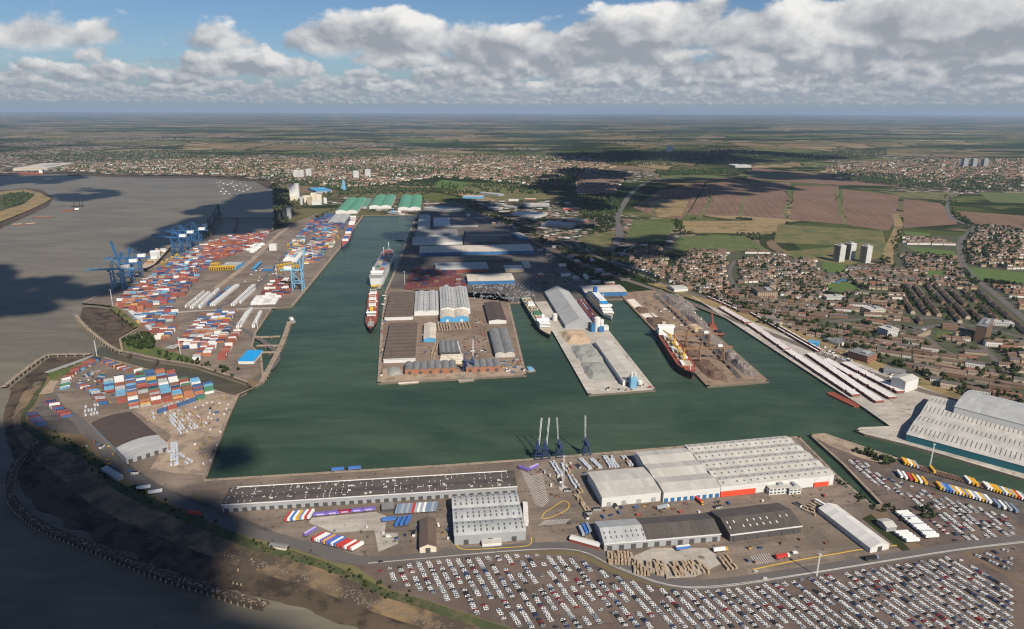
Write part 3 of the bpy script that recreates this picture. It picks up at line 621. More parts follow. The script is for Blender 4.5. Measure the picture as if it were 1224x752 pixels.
def shelf(p, q, f): return [(a[0] + (b2[0] - a[0]) * f, a[1] + (b2[1] - a[1]) * f) for a, b2 in zip(p, q)]
slope_between(dense(BM), dense(shelf(BM, BB, .42)), -1.6, -3.1, 'foreshore', 'foreshore', 4)
slope_between(dense(shelf(BM, BB, .42)), dense(BB), -3.1, -4.45, 'mud_flat', 'mud', 5)
rk = MB()                                        # stones and weed lines along the tide mark
for a, b2 in zip(dense(shelf(BM, BB, .12), 14), dense(shelf(BM, BB, .30), 14)):
    for _ in range(5):
        f = random.random(); s_ = random.uniform(.4, 1.5); x, y = a[0] + (b2[0] - a[0]) * f + random.gauss(0, 2), a[1] + (b2[1] - a[1]) * f + random.gauss(0, 2)
        rk.frus(x, y, -2.9, -2.5 + s_ * .5, s_ * 1.6, s_ * 1.2, s_ * .8, s_ * .6)
stuff(rk.obj('foreshore_stones', M['quay_wall']))
sheet('upper_mud_basin', [(-884.2,1337.6),(-867.3,1344),(-819.2,1326.2),(-696.5,1194.8),(-691.9,1128.1),(-657.4,1076.3),(-702.2,1110.1),(-754.7,1164.7),(-842.9,1261.8)], -3.2, M['mud'])
sheet('west_inlet_mud', [(-735.7,916.8),(-755.3,1019.8),(-762.3,1046.8),(-696.2,1051.5),(-696.1,998.1),(-716.2,976.5),(-692.3,936.4),(-674.9,864)], -3.6, M['mud'])
sheet('lock_water', [(-697.9,1063.5),(-668.8,1051.8),(-553.7,985.2),(-456.7,927.3),(-417.6,904.4),(-393.7,889.6),(-381.1,920.2),(-394.5,932.7),(-427.7,953.7),(-498.3,998.3),(-570.3,1023.6),(-624,1048.2),(-653.7,1062),(-697.2,1101.4),(-711.5,1101.2)], -4.0, M['lock_water'])
SPIT = [(-3463.7,3094.2),(-2489.7,3321.7),(-2443.6,3431.8),(-2279.8,3293.5),(-2080.3,3074),(-2002.3,2905.2),(-1936,2729.1),(-1831.4,2412.8),(-2156.8,1882.7)]
sheet('river_spit', SPIT, -1.0, M['dry_grass'])
sheet('river_spit_mud', [(-3529.5,3155.1),(-2505.1,3429.8),(-2495,3506.4),(-2361.5,3434.5),(-2108.2,3134.6),(-1947.1,2853.7),(-1864.5,2638.3),(-1741.9,2289.1),(-2016.3,1752.5)], -3.9, M['mud'])
sheet('spit_wood', [(-2956.4,2961.2),(-2394.1,3189.7),(-2378.3,3325.2),(-2254.9,3226.7),(-2079.4,2903.1),(-2024.8,2679.7),(-2331.4,2310.6)], -0.4, M['scrub'])
strip('far_shore_mud', [(-1250.9,3628.5),(-1394.4,3887.7),(-1504.7,3955.5),(-1672.7,4074.8),(-1841.3,4120.7),(-2335.8,4155),(-2827.6,4332.8),(-3130.1,4205.9),(-4038.9,4088.1)], 120.0, -3.6, M['mud'])

# ================================================================ sheds and other buildings
def profile(width, h, rise, n, style):
    """roof line across the ridges: points (t, z) from -width/2 to width/2"""
    w = width / n; pts = []
    for k in range(n):
        t0 = -width / 2 + k * w
        if style == 'gable': seg = [(t0, h), (t0 + w / 2, h + rise), (t0 + w, h)]
        elif style == 'flat': seg = [(t0, h), (t0 + w, h + rise)]
        else:
            q = 6; seg = [(t0 + w * i / q, h + rise * math.sin(math.pi * i / q) ** 0.8) for i in range(q + 1)]
        pts += seg if not pts or style == 'flat' else seg[1:]
    return pts
def prof_z(pts, t):
    for (a, za), (b, zb) in zip(pts, pts[1:]):
        if a <= t <= b and b > a: return za + (zb - za) * (t - a) / (b - a)
    return pts[0][1]
def shed(name, label, rect, h=8.0, rise=3.0, n=1, axis='x', style='gable', roof='rf_grey', wall='grey_wall', group=None, cat='shed',
         lights=None, doors=0, door_mat='dark_wall', door=(4.5, 5.0), fascia=None, roof2=None, band=None, vents=0, gablewall=None):
    """rect: centre x, y, degrees, length along local x, width along local y; axis: the way the ridges run"""
    cx, cy, ang, L, Wd = rect
    o = thing(name, label, cat, (cx, cy, 0.06), R(ang), group)
    along, across = (L, Wd) if axis == 'x' else (Wd, L)
    pts = profile(across, h, rise, n, style)
    P3 = (lambda s, t, z: (s, t, z)) if axis == 'x' else (lambda s, t, z: (-t, s, z))
    wmb = MB(); e = along / 2 - 0.4; q = across / 2 - 0.4
    inner = [(max(-q, min(q, t)), z - 0.35) for t, z in pts]
    for s in (-e, e):
        f = [P3(s, t, z) for t, z in inner] + [P3(s, q, 0), P3(s, -q, 0)]
        wmb.face(f if s > 0 else f[::-1], 1 if gablewall else 0)
    for t in (-q, q):
        z = inner[0][1] if t < 0 else inner[-1][1]
        wmb.face([P3(-e, t, 0), P3(e, t, 0), P3(e, t, z), P3(-e, t, z)])
    wmb.obj('wall', [M[wall], M[gablewall]] if gablewall else M[wall], o)
    cuts = [(-along / 2, along / 2, roof)] if not roof2 else [(-along / 2, -along / 2 + along * roof2[1], roof2[0]), (-along / 2 + along * roof2[1], along / 2, roof)]
    for s0, s1, rm in cuts:
        rmb = MB(); k = len(pts)
        up = [P3(s0, t, z) for t, z in pts] + [P3(s1, t, z) for t, z in pts]
        lo = [(x, y, z - 0.3) for x, y, z in up]; rmb.v = up + lo
        for i in range(k - 1):
            rmb.f += [(i, i + 1, k + i + 1, k + i), (2 * k + i, 3 * k + i, 3 * k + i + 1, 2 * k + i + 1), (i, 2 * k + i, 2 * k + i + 1, i + 1), (k + i, k + i + 1, 3 * k + i + 1, 3 * k + i)]
        rmb.f += [(0, k, 3 * k, 2 * k), (k - 1, 3 * k - 1, 4 * k - 1, 2 * k - 1)]; rmb.m = [0] * len(rmb.f)
        rf = rmb.obj('roof', M[rm], o)
    if lights:
        # rows of small panes standing just proud of the sheeting: (per slope positions 0..1 across one bay, spacing, size along, size down slope, material)
        poss, step, sa, sd, lm = lights[:5]; mb = MB(); w = across / n
        skip = lights[5] if len(lights) > 5 else 1.0
        for kk in range(n):
            for pz in poss:
                t = -across / 2 + kk * w + pz * w
                s = -along / 2 + step * 0.6
                while s < along / 2 - step * 0.4:
                    if random.random() <= skip:
                        a0, a1, t0, t1 = s - sa / 2, s + sa / 2, t - sd / 2, t + sd / 2
                        z0, z1 = prof_z(pts, t0) + 0.12, prof_z(pts, t1) + 0.12
                        mb.face([P3(a0, t0, z0), P3(a0, t1, z1), P3(a1, t1, z1), P3(a1, t0, z0)][::-1 if axis == 'x' else 1])
                        for (p, r) in (((a0, t0, z0), (a1, t0, z0)), ((a0, t1, z1), (a1, t1, z1)), ((a0, t0, z0), (a0, t1, z1)), ((a1, t0, z0), (a1, t1, z1))):
                            mb.face([P3(*p), P3(*r), P3(r[0], r[1], r[2] - .12), P3(p[0], p[1], p[2] - .12)])
                    s += step
        stuff(mb.obj('rooflight', M[lm], o))
    if fascia:          # long gutter board on the near eave
        mb = MB(); mb.box(0, -Wd / 2 - 0.3, h - 0.9, L, 0.5, 1.3); mb.obj('fascia', M[fascia], o)
    if band:            # coloured band of cladding: list of (x0, x1, z0, z1, material)
        for x0, x1, z0, z1, bm in band:
            mb = MB(); mb.box((x0 + x1) / 2 * L, -Wd / 2 - 0.3, z0, (x1 - x0) * L, 1.2, z1 - z0); mb.obj('cladding_panel', M[bm], o)
    if doors:
        dm = MB(); dm.box(0, 0, 0, door[0], 0.5, door[1]); me = dm.mesh('door', M[door_mat])
        for k in range(doors):
            link('door', me, o, ((k + 0.5) / doors * L - L / 2, -Wd / 2 + 0.2, 0.0))
    if vents:
        vm = MB(); vm.box(0, 0, -0.5, 3.0, 1.6, 1.8); me = vm.mesh('roof_vent', M['steel_grey'])
        for k in range(vents):
            s, t = (random.random() - .5) * along * .9, (random.random() - .5) * across * .8
            link('roof_vent', me, o, P3(s, t, prof_z(pts, t)))
    return o
def block(name, label, rect, h, wall='pale_brick', roof='rf_midgrey', floors=3, cat='building', group=None, win='glass', plant=True):
    """flat-roofed building: walls, parapet roof and ribbons of windows, one per storey and side"""
    cx, cy, ang, L, Wd = rect
    o = thing(name, label, cat, (cx, cy, 0.06), R(ang), group)
    MB().box(0, 0, 0, L, Wd, h).obj('wall', M[wall], o)
    r = MB(); r.box(0, 0, h + .003, L + .6, Wd + .6, 0.7); rf = r.obj('roof', M[roof], o)
    if plant: MB().box(L * .15, 0, h + .7, L * .25, Wd * .5, 2.4).obj('plant_room', M['grey_wall'], rf)
    fh = h / floors
    for k in range(floors):
        mb = MB(); nb = max(2, int(L / 4)); z = k * fh + fh * .35
        for i in range(nb):
            x = (i + .5) / nb * L - L / 2
            for sy in (-1, 1): mb.box(x, sy * (Wd / 2), z, L / nb * .6, 0.25, fh * .42)
        nw = max(1, int(Wd / 4))
        for i in range(nw):
            y = (i + .5) / nw * Wd - Wd / 2
            for sx in (-1, 1): mb.box(sx * (L / 2), y, z, 0.25, Wd / nw * .6, fh * .42)
        stuff(mb.obj('window', M[win], o))
    return o

SQ = 'sheds on the south quay'
# -- south quay
o = shed('transit_shed', 'very long dark-roofed transit shed on the near quay with white gutter board', (-144.5,630.6,7.1,300,32.9), 9, 1.2, 2, 'x', 'gable', 'rf_dark', 'grey_wall', SQ,
         lights=((.2, .45, .62, .85), 6.0, .7, 2.0, 'light_pale', 0.4), doors=34, door_mat='dark_wall', door=(4.6, 4.0), fascia='white_wall', vents=12)
patch = MB()
for k in range(30):
    x, y = (random.random() - .5) * 290, (random.random() - .5) * 28
    patch.box(x, y, 9.55 + 1.2 * (1 - abs(abs(y) - 8.5) / 8.5) * .9, random.choice((.8, 1, 3, 5)), random.choice((.7, 1.2, 2.6)), .22)
stuff(patch.obj('roof_patch', M['light_pale'], o))
MB().box(0, 15.0, 9.4, 285, .6, .7).obj('roof_pipe', M['steel_white'], o)
shed('warehouse', 'grey three-bay warehouse with rows of dark rooflights beside the main junction', (-23.7,581.5,7,67.9,68.3), 10, 2.6, 3, 'x', 'barrel', 'rf_grey', 'grey_wall', SQ,
     lights=((.22, .45, .75), 5.6, 1.5, 3.4, 'light_dark', 0.93), doors=3)
shed('canteen_building', 'narrow brown-roofed building with cream far end beside the blue trailers', (-79,554.8,7,16,45.5), 6, 3.2, 1, 'y', 'gable', 'rf_brown', 'cream_wall', None, roof2=('rf_brown', 0.7), doors=1)
shed('warehouse', 'white single-gable warehouse nearest the light mast on the south quay', (119.4,639.5,10.3,64.3,52.2), 11, 2.2, 1, 'x', 'gable', 'rf_pale', 'white_wall', SQ, doors=4, door_mat='grey_wall')
shed('warehouse', 'white three-gable warehouse with blue dock doors between two white sheds', (181.1,665.6,9.8,63.6,87.9), 12, 2.2, 3, 'x', 'gable', 'rf_pale', 'white_wall', SQ, doors=9, door_mat='blue_wall', door=(4.0, 4.5))
o = shed('distribution_warehouse', 'largest white warehouse with many rooflights and red panels facing the road', (276.6,686.5,10.7,132.9,93.3), 12.5, 1.8, 5, 'x', 'gable', 'rf_pale', 'white_wall', SQ,
         lights=((.27, .73), 8.0, 1.6, 2.6, 'light_dark', 0.95), band=((-.5, -.2, 0.2, 6.0, 'red_wall'), (.32, .45, 0.2, 5.0, 'red_wall')))
block('office', 'white two-storey office block in front of the largest white warehouse', (282.6,639.8,9.1,21.9,12.6), 7.5, 'white_wall', 'rf_pale', 2)
block('plant_house', 'low white annexe with dark cooling units by the largest white warehouse', (299.6,640.1,10.8,13.7,13.9), 6.5, 'white_wall', 'rf_pale', 2)
shed('timber_shed', 'shed with light grey end and long brown roof above the timber stacks', (139.2,561,8,113.5,35.3), 8, 5.0, 1, 'x', 'gable', 'rf_dark', 'grey_wall', SQ, roof2=('rf_grey', 0.36),
     lights=((.18, .33), 5.2, 1.2, 2.8, 'light_dark', .9), fascia='white_wall', doors=10)
shed('timber_shed', 'brown-roofed shed with white gutter facing the open storage yard', (238.8,577.5,11.4,75.4,40.9), 8, 5.0, 1, 'x', 'gable', 'rf_dark', 'dark_wall', SQ, lights=((.2, .35), 7, 1.1, 2.8, 'light_pale', .7), fascia='white_wall', doors=6)
shed('marquee', 'long white tent-roofed store beside the dry dock inlet', (330.9,569.9,16.6,22.4,68.8), 5.5, 4.0, 1, 'y', 'gable', 'rf_white', 'white_wall', None, doors=1)
shed('site_office', 'small pale grey gabled office near the end of the inlet', (366.8,574.9,10.4,11.8,14.7), 5, 2.0, 1, 'x', 'gable', 'rf_pale', 'grey_wall', None)
shed('gatehouse', 'low cream cabin row with dark red wall beside the road bend', (69.3,546.6,-25.1,29.6,7.5), 3.5, .8, 1, 'x', 'gable', 'rf_white', 'rust_box', None)
shed('depot_cabin', 'low white flat building inside yellow kerbs by the road', (-18.5,546.4,8.1,18.8,9.1), 4, .5, 1, 'x', 'flat', 'rf_pale', 'white_wall', None)
shed('lean_to', 'white strip store against the side of the grey warehouse', (14.5,592.6,0.4,4.9,36.8), 4, .5, 1, 'y', 'flat', 'rf_white', 'white_wall', None)
shed('store_shed', 'narrow grey store on the quay edge by the bundled steel', (147.8,695.3,15.4,7.2,26), 5, 1, 1, 'y', 'gable', 'rf_pale', 'grey_wall', None)
shed('weigh_house', 'small flat dark canopy among the parked trailers', (-125.6,602.8,10.7,12.5,10.8), 4, .4, 1, 'x', 'flat', 'rf_midgrey', 'dark_wall', None)
shed('riverside_hut', 'long green-grey hut on the river side of the road', (-215.4,539.2,-14.2,17.4,6.2), 3, .8, 1, 'x', 'gable', 'rf_midgrey', 'cream_wall', None)
shed('riverside_workshop', 'flat grey workshop in cloud shade by the river road', (-442.6,667.6,-34.8,37.3,6.9), 4, .6, 1, 'x', 'flat', 'rf_grey', 'grey_wall', None)
# -- west yard
shed('west_shed', 'brown-roofed shed with grey curved end at the timber quay', (-469.6,752.3,46.1,46.6,127.9), 9, 3.0, 1, 'y', 'barrel', 'rf_dark_y', 'grey_wall', None, roof2=('rf_grey_y', 0.26), doors=5)
# -- lock side, east
shed('steel_shed', 'vast pale shed with teal walls beside the lock channel', (592.5,768.8,-41,145.2,157.9), 9, 3.0, 2, 'x', 'gable', 'rf_pale', 'teal_wall', None, lights=((.25, .75), 4.8, .8, 18.0, 'light_dark'))
shed('steel_shed', 'taller grey-roofed hall rising behind the vast pale shed', (652,796.6,-45,128.6,77.8), 20, 4.0, 1, 'x', 'barrel', 'rf_grey', 'white_wall', None)
shed('grain_store', 'tall white box store with gabled roof near the covered trailers', (575.2,921.8,29.5,32.7,22.1), 17, 3, 1, 'x', 'gable', 'rf_pale', 'white_wall', None)
block('office_block', 'brown brick office block above the covered trailers', (575.9,1046.5,-56.6,32.7,29), 11, 'brick', 'rf_midgrey', 3)
shed('transit_store', 'low grey shed behind the covered trailers', (594.7,982.5,-30.1,30.6,23), 5, 1.5, 1, 'x', 'gable', 'rf_midgrey', 'grey_wall', None)
shed('blue_workshop', 'small blue workshop by the scrap-car yard', (526.5,1116.6,-29.6,17.4,16.7), 5, 1.2, 1, 'x', 'gable', 'sky_blue_wall', 'sky_blue_wall', None)
shed('depot', 'pale depot roof near the railway by the east dock head', (568.8,1124.7,-61.7,30.2,25.3), 5, 1.2, 1, 'x', 'gable', 'rf_midgrey', 'cream_wall', None)
shed('depot', 'white depot at the head of the eastern basin', (375.8,1489.5,13.1,34.7,35.7), 6, 2, 1, 'x', 'barrel', 'rf_pale', 'white_wall', None)
shed('scrap_store', 'dark canopy shed beside the railway and scrap yard', (504.4,1249.2,-76.7,44.5,27.8), 5, 1.2, 1, 'x', 'gable', 'rf_midgrey', 'pale_brick', None)
# -- west pier
WP = 'sheds on the west pier'
shed('pier_shed', 'upper brown multi-pitch shed at the river-side edge of the west pier', (-229,1340.3,6.5,54.8,185.3), 7, 1.2, 8, 'x', 'gable', 'rf_brown', 'white_wall', WP)
shed('pier_shed', 'lower brown multi-pitch shed with white gutter on the west pier', (-191.2,1114.7,6.5,51.5,192), 7, 1.2, 10, 'x', 'gable', 'rf_brown', 'white_wall', WP, fascia='white_wall')
shed('pier_shed', 'grey-white ribbed shed behind the open pier yard', (-177.5,1356.8,6.5,48.6,154.9), 9, 2.4, 2, 'y', 'gable', 'rf_grey_y', 'white_wall', WP, lights=((.25, .75), 9, 7.0, 1.2, 'light_dark'))
shed('pier_shed', 'tallest grey-white twin-gable shed on the west pier', (-121.9,1373.9,6.5,59.7,170.4), 12, 3.4, 2, 'y', 'gable', 'rf_grey_y', 'white_wall', WP, lights=((.2, .4, .6, .8), 9, 7.0, 1.2, 'light_dark'))
shed('pier_shed', 'cream twin-barrel shed with bright blue front gables', (-113,1265.5,6.5,54.9,53.8), 8, 4.0, 2, 'y', 'barrel', 'rf_cream', 'white_wall', WP, gablewall='sky_blue_wall', lights=((.3, .7), 7, 3, 1.2, 'light_pale'), doors=2, door_mat='white_wall')
shed('pier_shed', 'narrow cream-roofed shed with bright blue gable', (-148.6,1165.3,6.5,21.8,90.1), 6, 3.0, 1, 'y', 'gable', 'rf_cream', 'grey_wall', WP, gablewall='sky_blue_wall')
shed('pier_shed', 'dark ridged shed over the pier timber yard', (-105.3,1081.2,6.5,34.5,59.4), 6, 2.2, 4, 'y', 'gable', 'rf_midgrey', 'dark_wall', WP)
for k in range(5):
    shed('open_bay_roof', f'{nth(k)} low cream open bay from the ridged pier shed towards the water', (-97.8,1043.5,6.5,36.8,9.5)[:1] + (loc2((-97.8,1043.5,6.5,36.8,9.5), 0, -7.0 * k)[1],) + (-97.8,1043.5,6.5,36.8,9.5)[2:4] + (4.0,), 5, .9, 1, 'x', 'gable', 'rf_cream', 'cream_wall', 'open bays on the west pier')
shed('quay_shed', 'long brick shed with ridged grey roofs along the pier end', (-126.8,989.4,6.5,79.2,34.3), 7, 2.6, 7, 'y', 'barrel', 'rf_midgrey', 'brick', WP, doors=5)
shed('quay_shed', 'shorter brick shed with ridged roofs at the pier end by the luffing cranes', (-46.1,998.3,6.5,54.6,34.6), 7, 2.6, 5, 'y', 'barrel', 'rf_midgrey', 'brick', WP, doors=4)
shed('pier_shed', 'upper dark shed with white gable by the middle basin', (-34.1,1289.6,6.5,34.2,125.2), 7, 2.2, 1, 'y', 'gable', 'rf_dark_y', 'grey_wall', WP, gablewall='white_wall')
shed('pier_shed', 'lower twin-barrel dark shed with pale gables by the middle basin', (-18.3,1110.1,6.5,33.2,129.7), 7, 3.0, 2, 'y', 'barrel', 'rf_midgrey', 'grey_wall', WP, gablewall='rf_pale')
# -- middle pier
shed('barn_shed', 'huge pale grey barn roof at the root of the middle pier', (111.9,1323,6.5,54.2,244.8), 7, 13.0, 1, 'y', 'gable', 'rf_grey_y', 'grey_wall', None)
shed('flat_store', 'long pale-roofed store down the middle pier', (168.6,1019.4,6.5,30.8,181.8), 8, 2.0, 1, 'y', 'gable', 'rf_pale_y', 'white_wall', None, doors=2)
shed('pier_head_shed', 'cream-roofed blue shed across the head of the cruise ship basin', (201.7,1461.8,6.5,94.2,62.3), 9, 2.0, 1, 'x', 'gable', 'rf_cream', 'blue_wall', None)
def silo_group(name, label, loc, rz, boxes, cyls):
    o = thing(name, label, 'silo', (*loc, 0.1), rz)
    for (x, y, z, lx, ly, h, m) in boxes: MB().box(x, y, z, lx, ly, h).obj('tower', M[m], o)
    for (x, y, z0, z1, r, m) in cyls:
        mb = MB(); mb.cyl(x, y, z0, z1, r, n=16); mb.cyl(x, y, z1, z1 + r * .35, r, r * .2, 16); mb.obj('silo_tank', M[m], o)
    return o
silo_group('cement_silo', 'white round silo with blue base towers on the middle pier', (157.2,1185), R(9), [(-9, 0, 0, 7, 9, 14, 'blue_wall'), (6, -2, 0, 10, 9, 9, 'blue_wall'), (10, 10, 0, 26, 12, 7, 'white_wall')], [(0, 4, 0, 25, 6, 'white_wall'), (9, 5, 0, 20, 4, 'white_wall')])
silo_group('cement_silo', 'grey-blue loading tower with two tanks at the middle pier end', (177.4,922.2), R(9), [(0, 0, 0, 9, 9, 17, 'steel_pale_blue')], [(-2, 0, 17, 24, 2, 'white_wall'), (3, 0, 17, 23, 1.8, 'white_wall'), (12, 4, 0, 8, 4, 'white_wall')])
silo_group('cement_tank', 'pale tank beside the green cargo ship berth', (82.6,1251.3), R(9), [(0, 6, 0, 8, 6, 6, 'grey_wall')], [(0, 0, 0, 13, 5, 'white_wall')])
# -- estate between the arms of the dock
ES = 'sheds on the shaded central estate'
for lab, rc, h, rise, n, ax, rf, wl, kw in (
  ('silver barrel-roofed shed at the dock arm corner', (-314.4,2414.9,6.5,42,273.6), 8, 4, 1, 'y', 'rf_grey_y', 'grey_wall', {}),
  ('dark shed with white-roofed left half near the dock head', (-204.7,2415.5,6.5,154.3,179.7), 7, 2, 2, 'x', 'rf_dark', 'grey_wall', dict(roof2=('rf_white', .38))),
  ('plain mid-grey shed second from the dock head', (-247.3,2198.5,6.5,136.7,102.9), 7, 2, 2, 'x', 'rf_midgrey', 'grey_wall', {}),
  ('charcoal shed with pale wall in the second estate row', (-81.4,2206,6.5,146.1,95.2), 7, 2, 1, 'x', 'rf_dark', 'grey_wall', {}),
  ('pale shed with a row of dark roof slots by the dock arm', (-229.7,2056.4,6.5,150.6,97.8), 8, 2, 1, 'x', 'rf_pale', 'white_wall', dict(lights=((.35,), 14, 2.0, 5.0, 'light_dark'))),
  ('charcoal shed joined to the slotted pale shed', (-92.5,2063.7,6.5,115.1,97.9), 7, 2, 1, 'x', 'rf_dark', 'dark_wall', {}),
  ('long cream-roofed shed with deep blue wall', (-103,1914.5,6.5,322.6,96.4), 9, 2.2, 1, 'x', 'rf_cream', 'blue_wall', {}),
  ('low dark shed strip below the long blue-walled shed', (-120.2,1790,6.5,238.7,64), 6, 1.6, 2, 'x', 'rf_dark', 'dark_wall', {}),
  ('light grey ribbed shed above the red containers', (-129.4,1690.1,6.5,132.5,82), 8, 2, 3, 'x', 'rf_grey', 'rust_box', dict(lights=((.3, .7), 9, 1.4, 4, 'light_pale'))),
  ('cream-roofed shed with blue wall beside the imported cars', (-52.4,1565.3,6.5,110.1,71), 9, 2, 1, 'x', 'rf_cream', 'blue_wall', {}),
  ('small olive-roofed shed by the estate road', (2.8,1681.8,6.5,46.8,56.7), 6, 2, 1, 'x', 'rf_cream', 'pale_brick', {}),
  ('small pale round-roofed shed at the estate road bend', (35.5,1731.7,6.5,17.8,59.9), 6, 3, 1, 'x', 'rf_pale', 'white_wall', {}),
  ('large angled grey shed behind the green-roofed stores', (*(-275.9,2748.3), -28, 150, 75), 8, 2, 2, 'x', 'rf_grey', 'grey_wall', {}),
  ('small blue-ended shed with pale roof near the rail curve', (25.1,2133.6,16.4,27.3,93.1), 8, 2, 1, 'y', 'rf_pale_y', 'blue_wall', {}),
  ('big white-roofed retail shed catching a patch of sun', (*(66.3,2609.4), -25, 120, 75), 9, 1, 3, 'x', 'rf_white', 'white_wall', {}),
  ('big grey superstore by the roundabout', (*(163.3,2366.3), -25, 105, 75), 9, 2, 2, 'x', 'rf_grey', 'grey_wall', {}),
  ('pale low store beside the roundabout superstore', (*(236.4,2460.7), -25, 70, 45), 7, 1, 1, 'y', 'rf_pale_y', 'brick', {}),
  ('wide pale warehouse on the business park', (*(101.2,2883.1), 0, 110, 60), 8, 2, 1, 'x', 'rf_pale', 'grey_wall', {}),
  ('pale blue-grey warehouse at the business park edge', (*(-179.3,3145), -5, 95, 60), 8, 2, 2, 'x', 'rf_grey', 'sky_blue_wall', {}),
  ('long thin grey warehouse behind the business park edge', (*(-97.9,3259.5), -40, 120, 40), 8, 2, 1, 'x', 'rf_grey', 'grey_wall', {}),
  ('first small pale unit by the railway', (*(-55.3,2905.1), -35, 55, 28), 6, 1.5, 1, 'x', 'rf_pale', 'grey_wall', {}),
  ('second small pale unit by the railway', (*(-5.1,2828.9), -35, 55, 28), 6, 1.5, 1, 'x', 'rf_pale', 'grey_wall', {}),
  ('third small pale unit by the railway', (*(-70,2777.7), -35, 60, 26), 6, 1.5, 1, 'x', 'rf_pale', 'grey_wall', {}),
  ('small white unit on the business park', (*(5.6,3045.5), -5, 45, 30), 6, 1.5, 1, 'x', 'rf_white', 'white_wall', {}),
  ('tan-roofed unit on the business park', (*(81.2,3077), -10, 50, 30), 6, 1.5, 1, 'x', 'rf_cream', 'brick', {}),
  ('red-trimmed showroom among parked cars on the business park', (*(244.5,2773.8), 5, 80, 22), 6, 1, 1, 'x', 'rf_pale', 'red_wall', {}),
 ):
    shed('estate_shed', lab, rc, h, rise, n, ax, 'gable' if rise < 3 else 'barrel', rf, wl, ES, **kw)
UN = 'small units on the shaded estate'
k_u = 0
for p in [(86.2,1923.9),(101.9,1854.1),(116.7,1789),(130.4,1728.1),(160.8,1832.9),(173.4,1769.1),(189.6,1709.5),(216,1790.7),(219.6,1672.1),(229.4,1618.3),(108.4,1652),(130.8,1616.7),(152.4,1582.9),(69.3,1615.8),(78.5,1548.9),(178.3,1600.2),(196.9,1550.7),(226.3,1535.2),(251.6,1601.3),(-168,2592.9),(-116.3,2511.4),(-66.6,2397.3),(-35.2,2292.5),(-209.3,2509.2),(-170,2432.2),(93.8,2108.4),(110.7,2025.8),(130.3,1974.2)]:
    rr_ = random.Random(k_u); L_, W_ = rr_.uniform(14, 34), rr_.uniform(9, 16)
    shed('estate_unit', f'small {("grey", "cream", "dark", "white")[k_u % 4]}-roofed unit on the shaded estate, {nth(k_u)} counted along the compounds', (p[0], p[1], rr_.choice((5, 12, 95)), L_, W_), 5, 1.4, 1, 'x', 'gable', ('rf_grey', 'rf_cream', 'rf_dark', 'rf_white')[k_u % 4], ('grey_wall', 'brick', 'dark_wall', 'white_wall')[k_u % 4], UN); k_u += 1
# -- green-roofed stores at the dock head, mill, northern sheds
for lab, rc in (('green-roofed store beside the terminal railway, sunlit', (-667.7,2835.8,6.5,83.7,404.7)), ('green-roofed store in the middle of the three at the dock head', (-560.9,2956.2,6.5,89.7,364.2)),
                ('darkest green-roofed store at the dock head by the ferry', (-438,2933.9,6.5,91.1,412.5))):
    shed('green_store', lab, rc, 10, 6, 2, 'y', 'barrel', 'rf_green', 'white_wall', 'green-roofed stores at the dock head')
shed('green_store', 'small green link roof between the dock-head stores', (-617.9,2897,6.5,19.2,244.4), 9, 2, 1, 'y', 'gable', 'rf_green', 'grey_wall', 'green-roofed stores at the dock head')
shed('north_shed', 'grey double shed on the container berth below the green stores', (-631.9,2476.4,6.5,59.2,180.8), 8, 2, 2, 'y', 'gable', 'rf_grey_y', 'grey_wall', None)
silo_group('grain_silo', 'tall white grain silo at the river mill', (-974.2,3046.7), R(8), [(-6, 0, 0, 22, 24, 66, 'white_wall'), (14, 2, 0, 18, 24, 72, 'white_wall'), (0, -16, 0, 30, 8, 20, 'cream_wall')], [])
silo_group('flour_mill', 'cream mill blocks and tanks beside the tall white grain silo', (-868,2936.6), R(8), [(-14, -6, 0, 26, 22, 34, 'cream_wall'), (12, 4, 0, 22, 22, 44, 'cream_wall'), (34, 0, 0, 24, 22, 38, 'cream_wall'), (0, -40, 0, 20, 20, 30, 'pale_brick'), (30, -46, 0, 40, 26, 12, 'white_wall')],
           [(-36, -34, 0, 30, 7, 'steel_grey'), (-34, 20, 0, 28, 8, 'steel_grey'), (60, -10, 0, 22, 8, 'white_wall')])
silo_group('conveyor_tower', 'dark conveyor towers on the shaded river bank below the mill', (-840.9,2494.2), R(8), [(0, 0, 0, 10, 12, 46, 'dark_wall'), (16, 10, 0, 14, 14, 40, 'grey_wall'), (-6, -60, 0, 9, 9, 30, 'dark_wall'), (10, 60, 0, 12, 14, 38, 'grey_wall')], [])
shed('blue_factory', 'blue-roofed factory behind the flour mill', (-951.9,3380.2,29.1,76.5,178.8), 10, 3, 2, 'x', 'gable', 'sky_blue_wall', 'grey_wall', None)
silo_group('pyramid_tower', 'slim pointed blue-grey tower behind the green stores', (-848.9,3446.3), 0, [(0, 0, 0, 22, 22, 18, 'steel_pale_blue')], [(0, 0, 18, 44, 8, 'steel_pale_blue')])
shed('pool_building', 'bright blue roofed store on the jetty side of the container terminal', (*(-425.4,1036.6), 4, 25, 52), 5, .6, 1, 'y', 'flat', 'bright_blue', 'white_wall', None)
shed('terminal_shed', 'grey-blue workshop behind the yellow straddle carriers', (-717.9,1698.4,0.9,41.9,58.8), 8, 1.5, 2, 'x', 'gable', 'rf_grey', 'sky_blue_wall', None)
shed('terminal_shed', 'small blue-roofed store on the terminal road', (-654.4,1698.5,97.9,78.6,8.4), 6, 1, 1, 'x', 'gable', 'sky_blue_wall', 'blue_wall', None)
shed('terminal_shed', 'dark blue shed beside the white reefer rows', (-615.9,1672.9,11.2,25.9,39.1), 6, 1.5, 1, 'x', 'gable', 'rf_midgrey', 'blue_wall', None)
silo_group('cold_store', 'white cubic cold store on the container terminal', (-687.6,1921.7), R(8), [(0, 0, 0, 20, 18, 18, 'white_wall')], [])
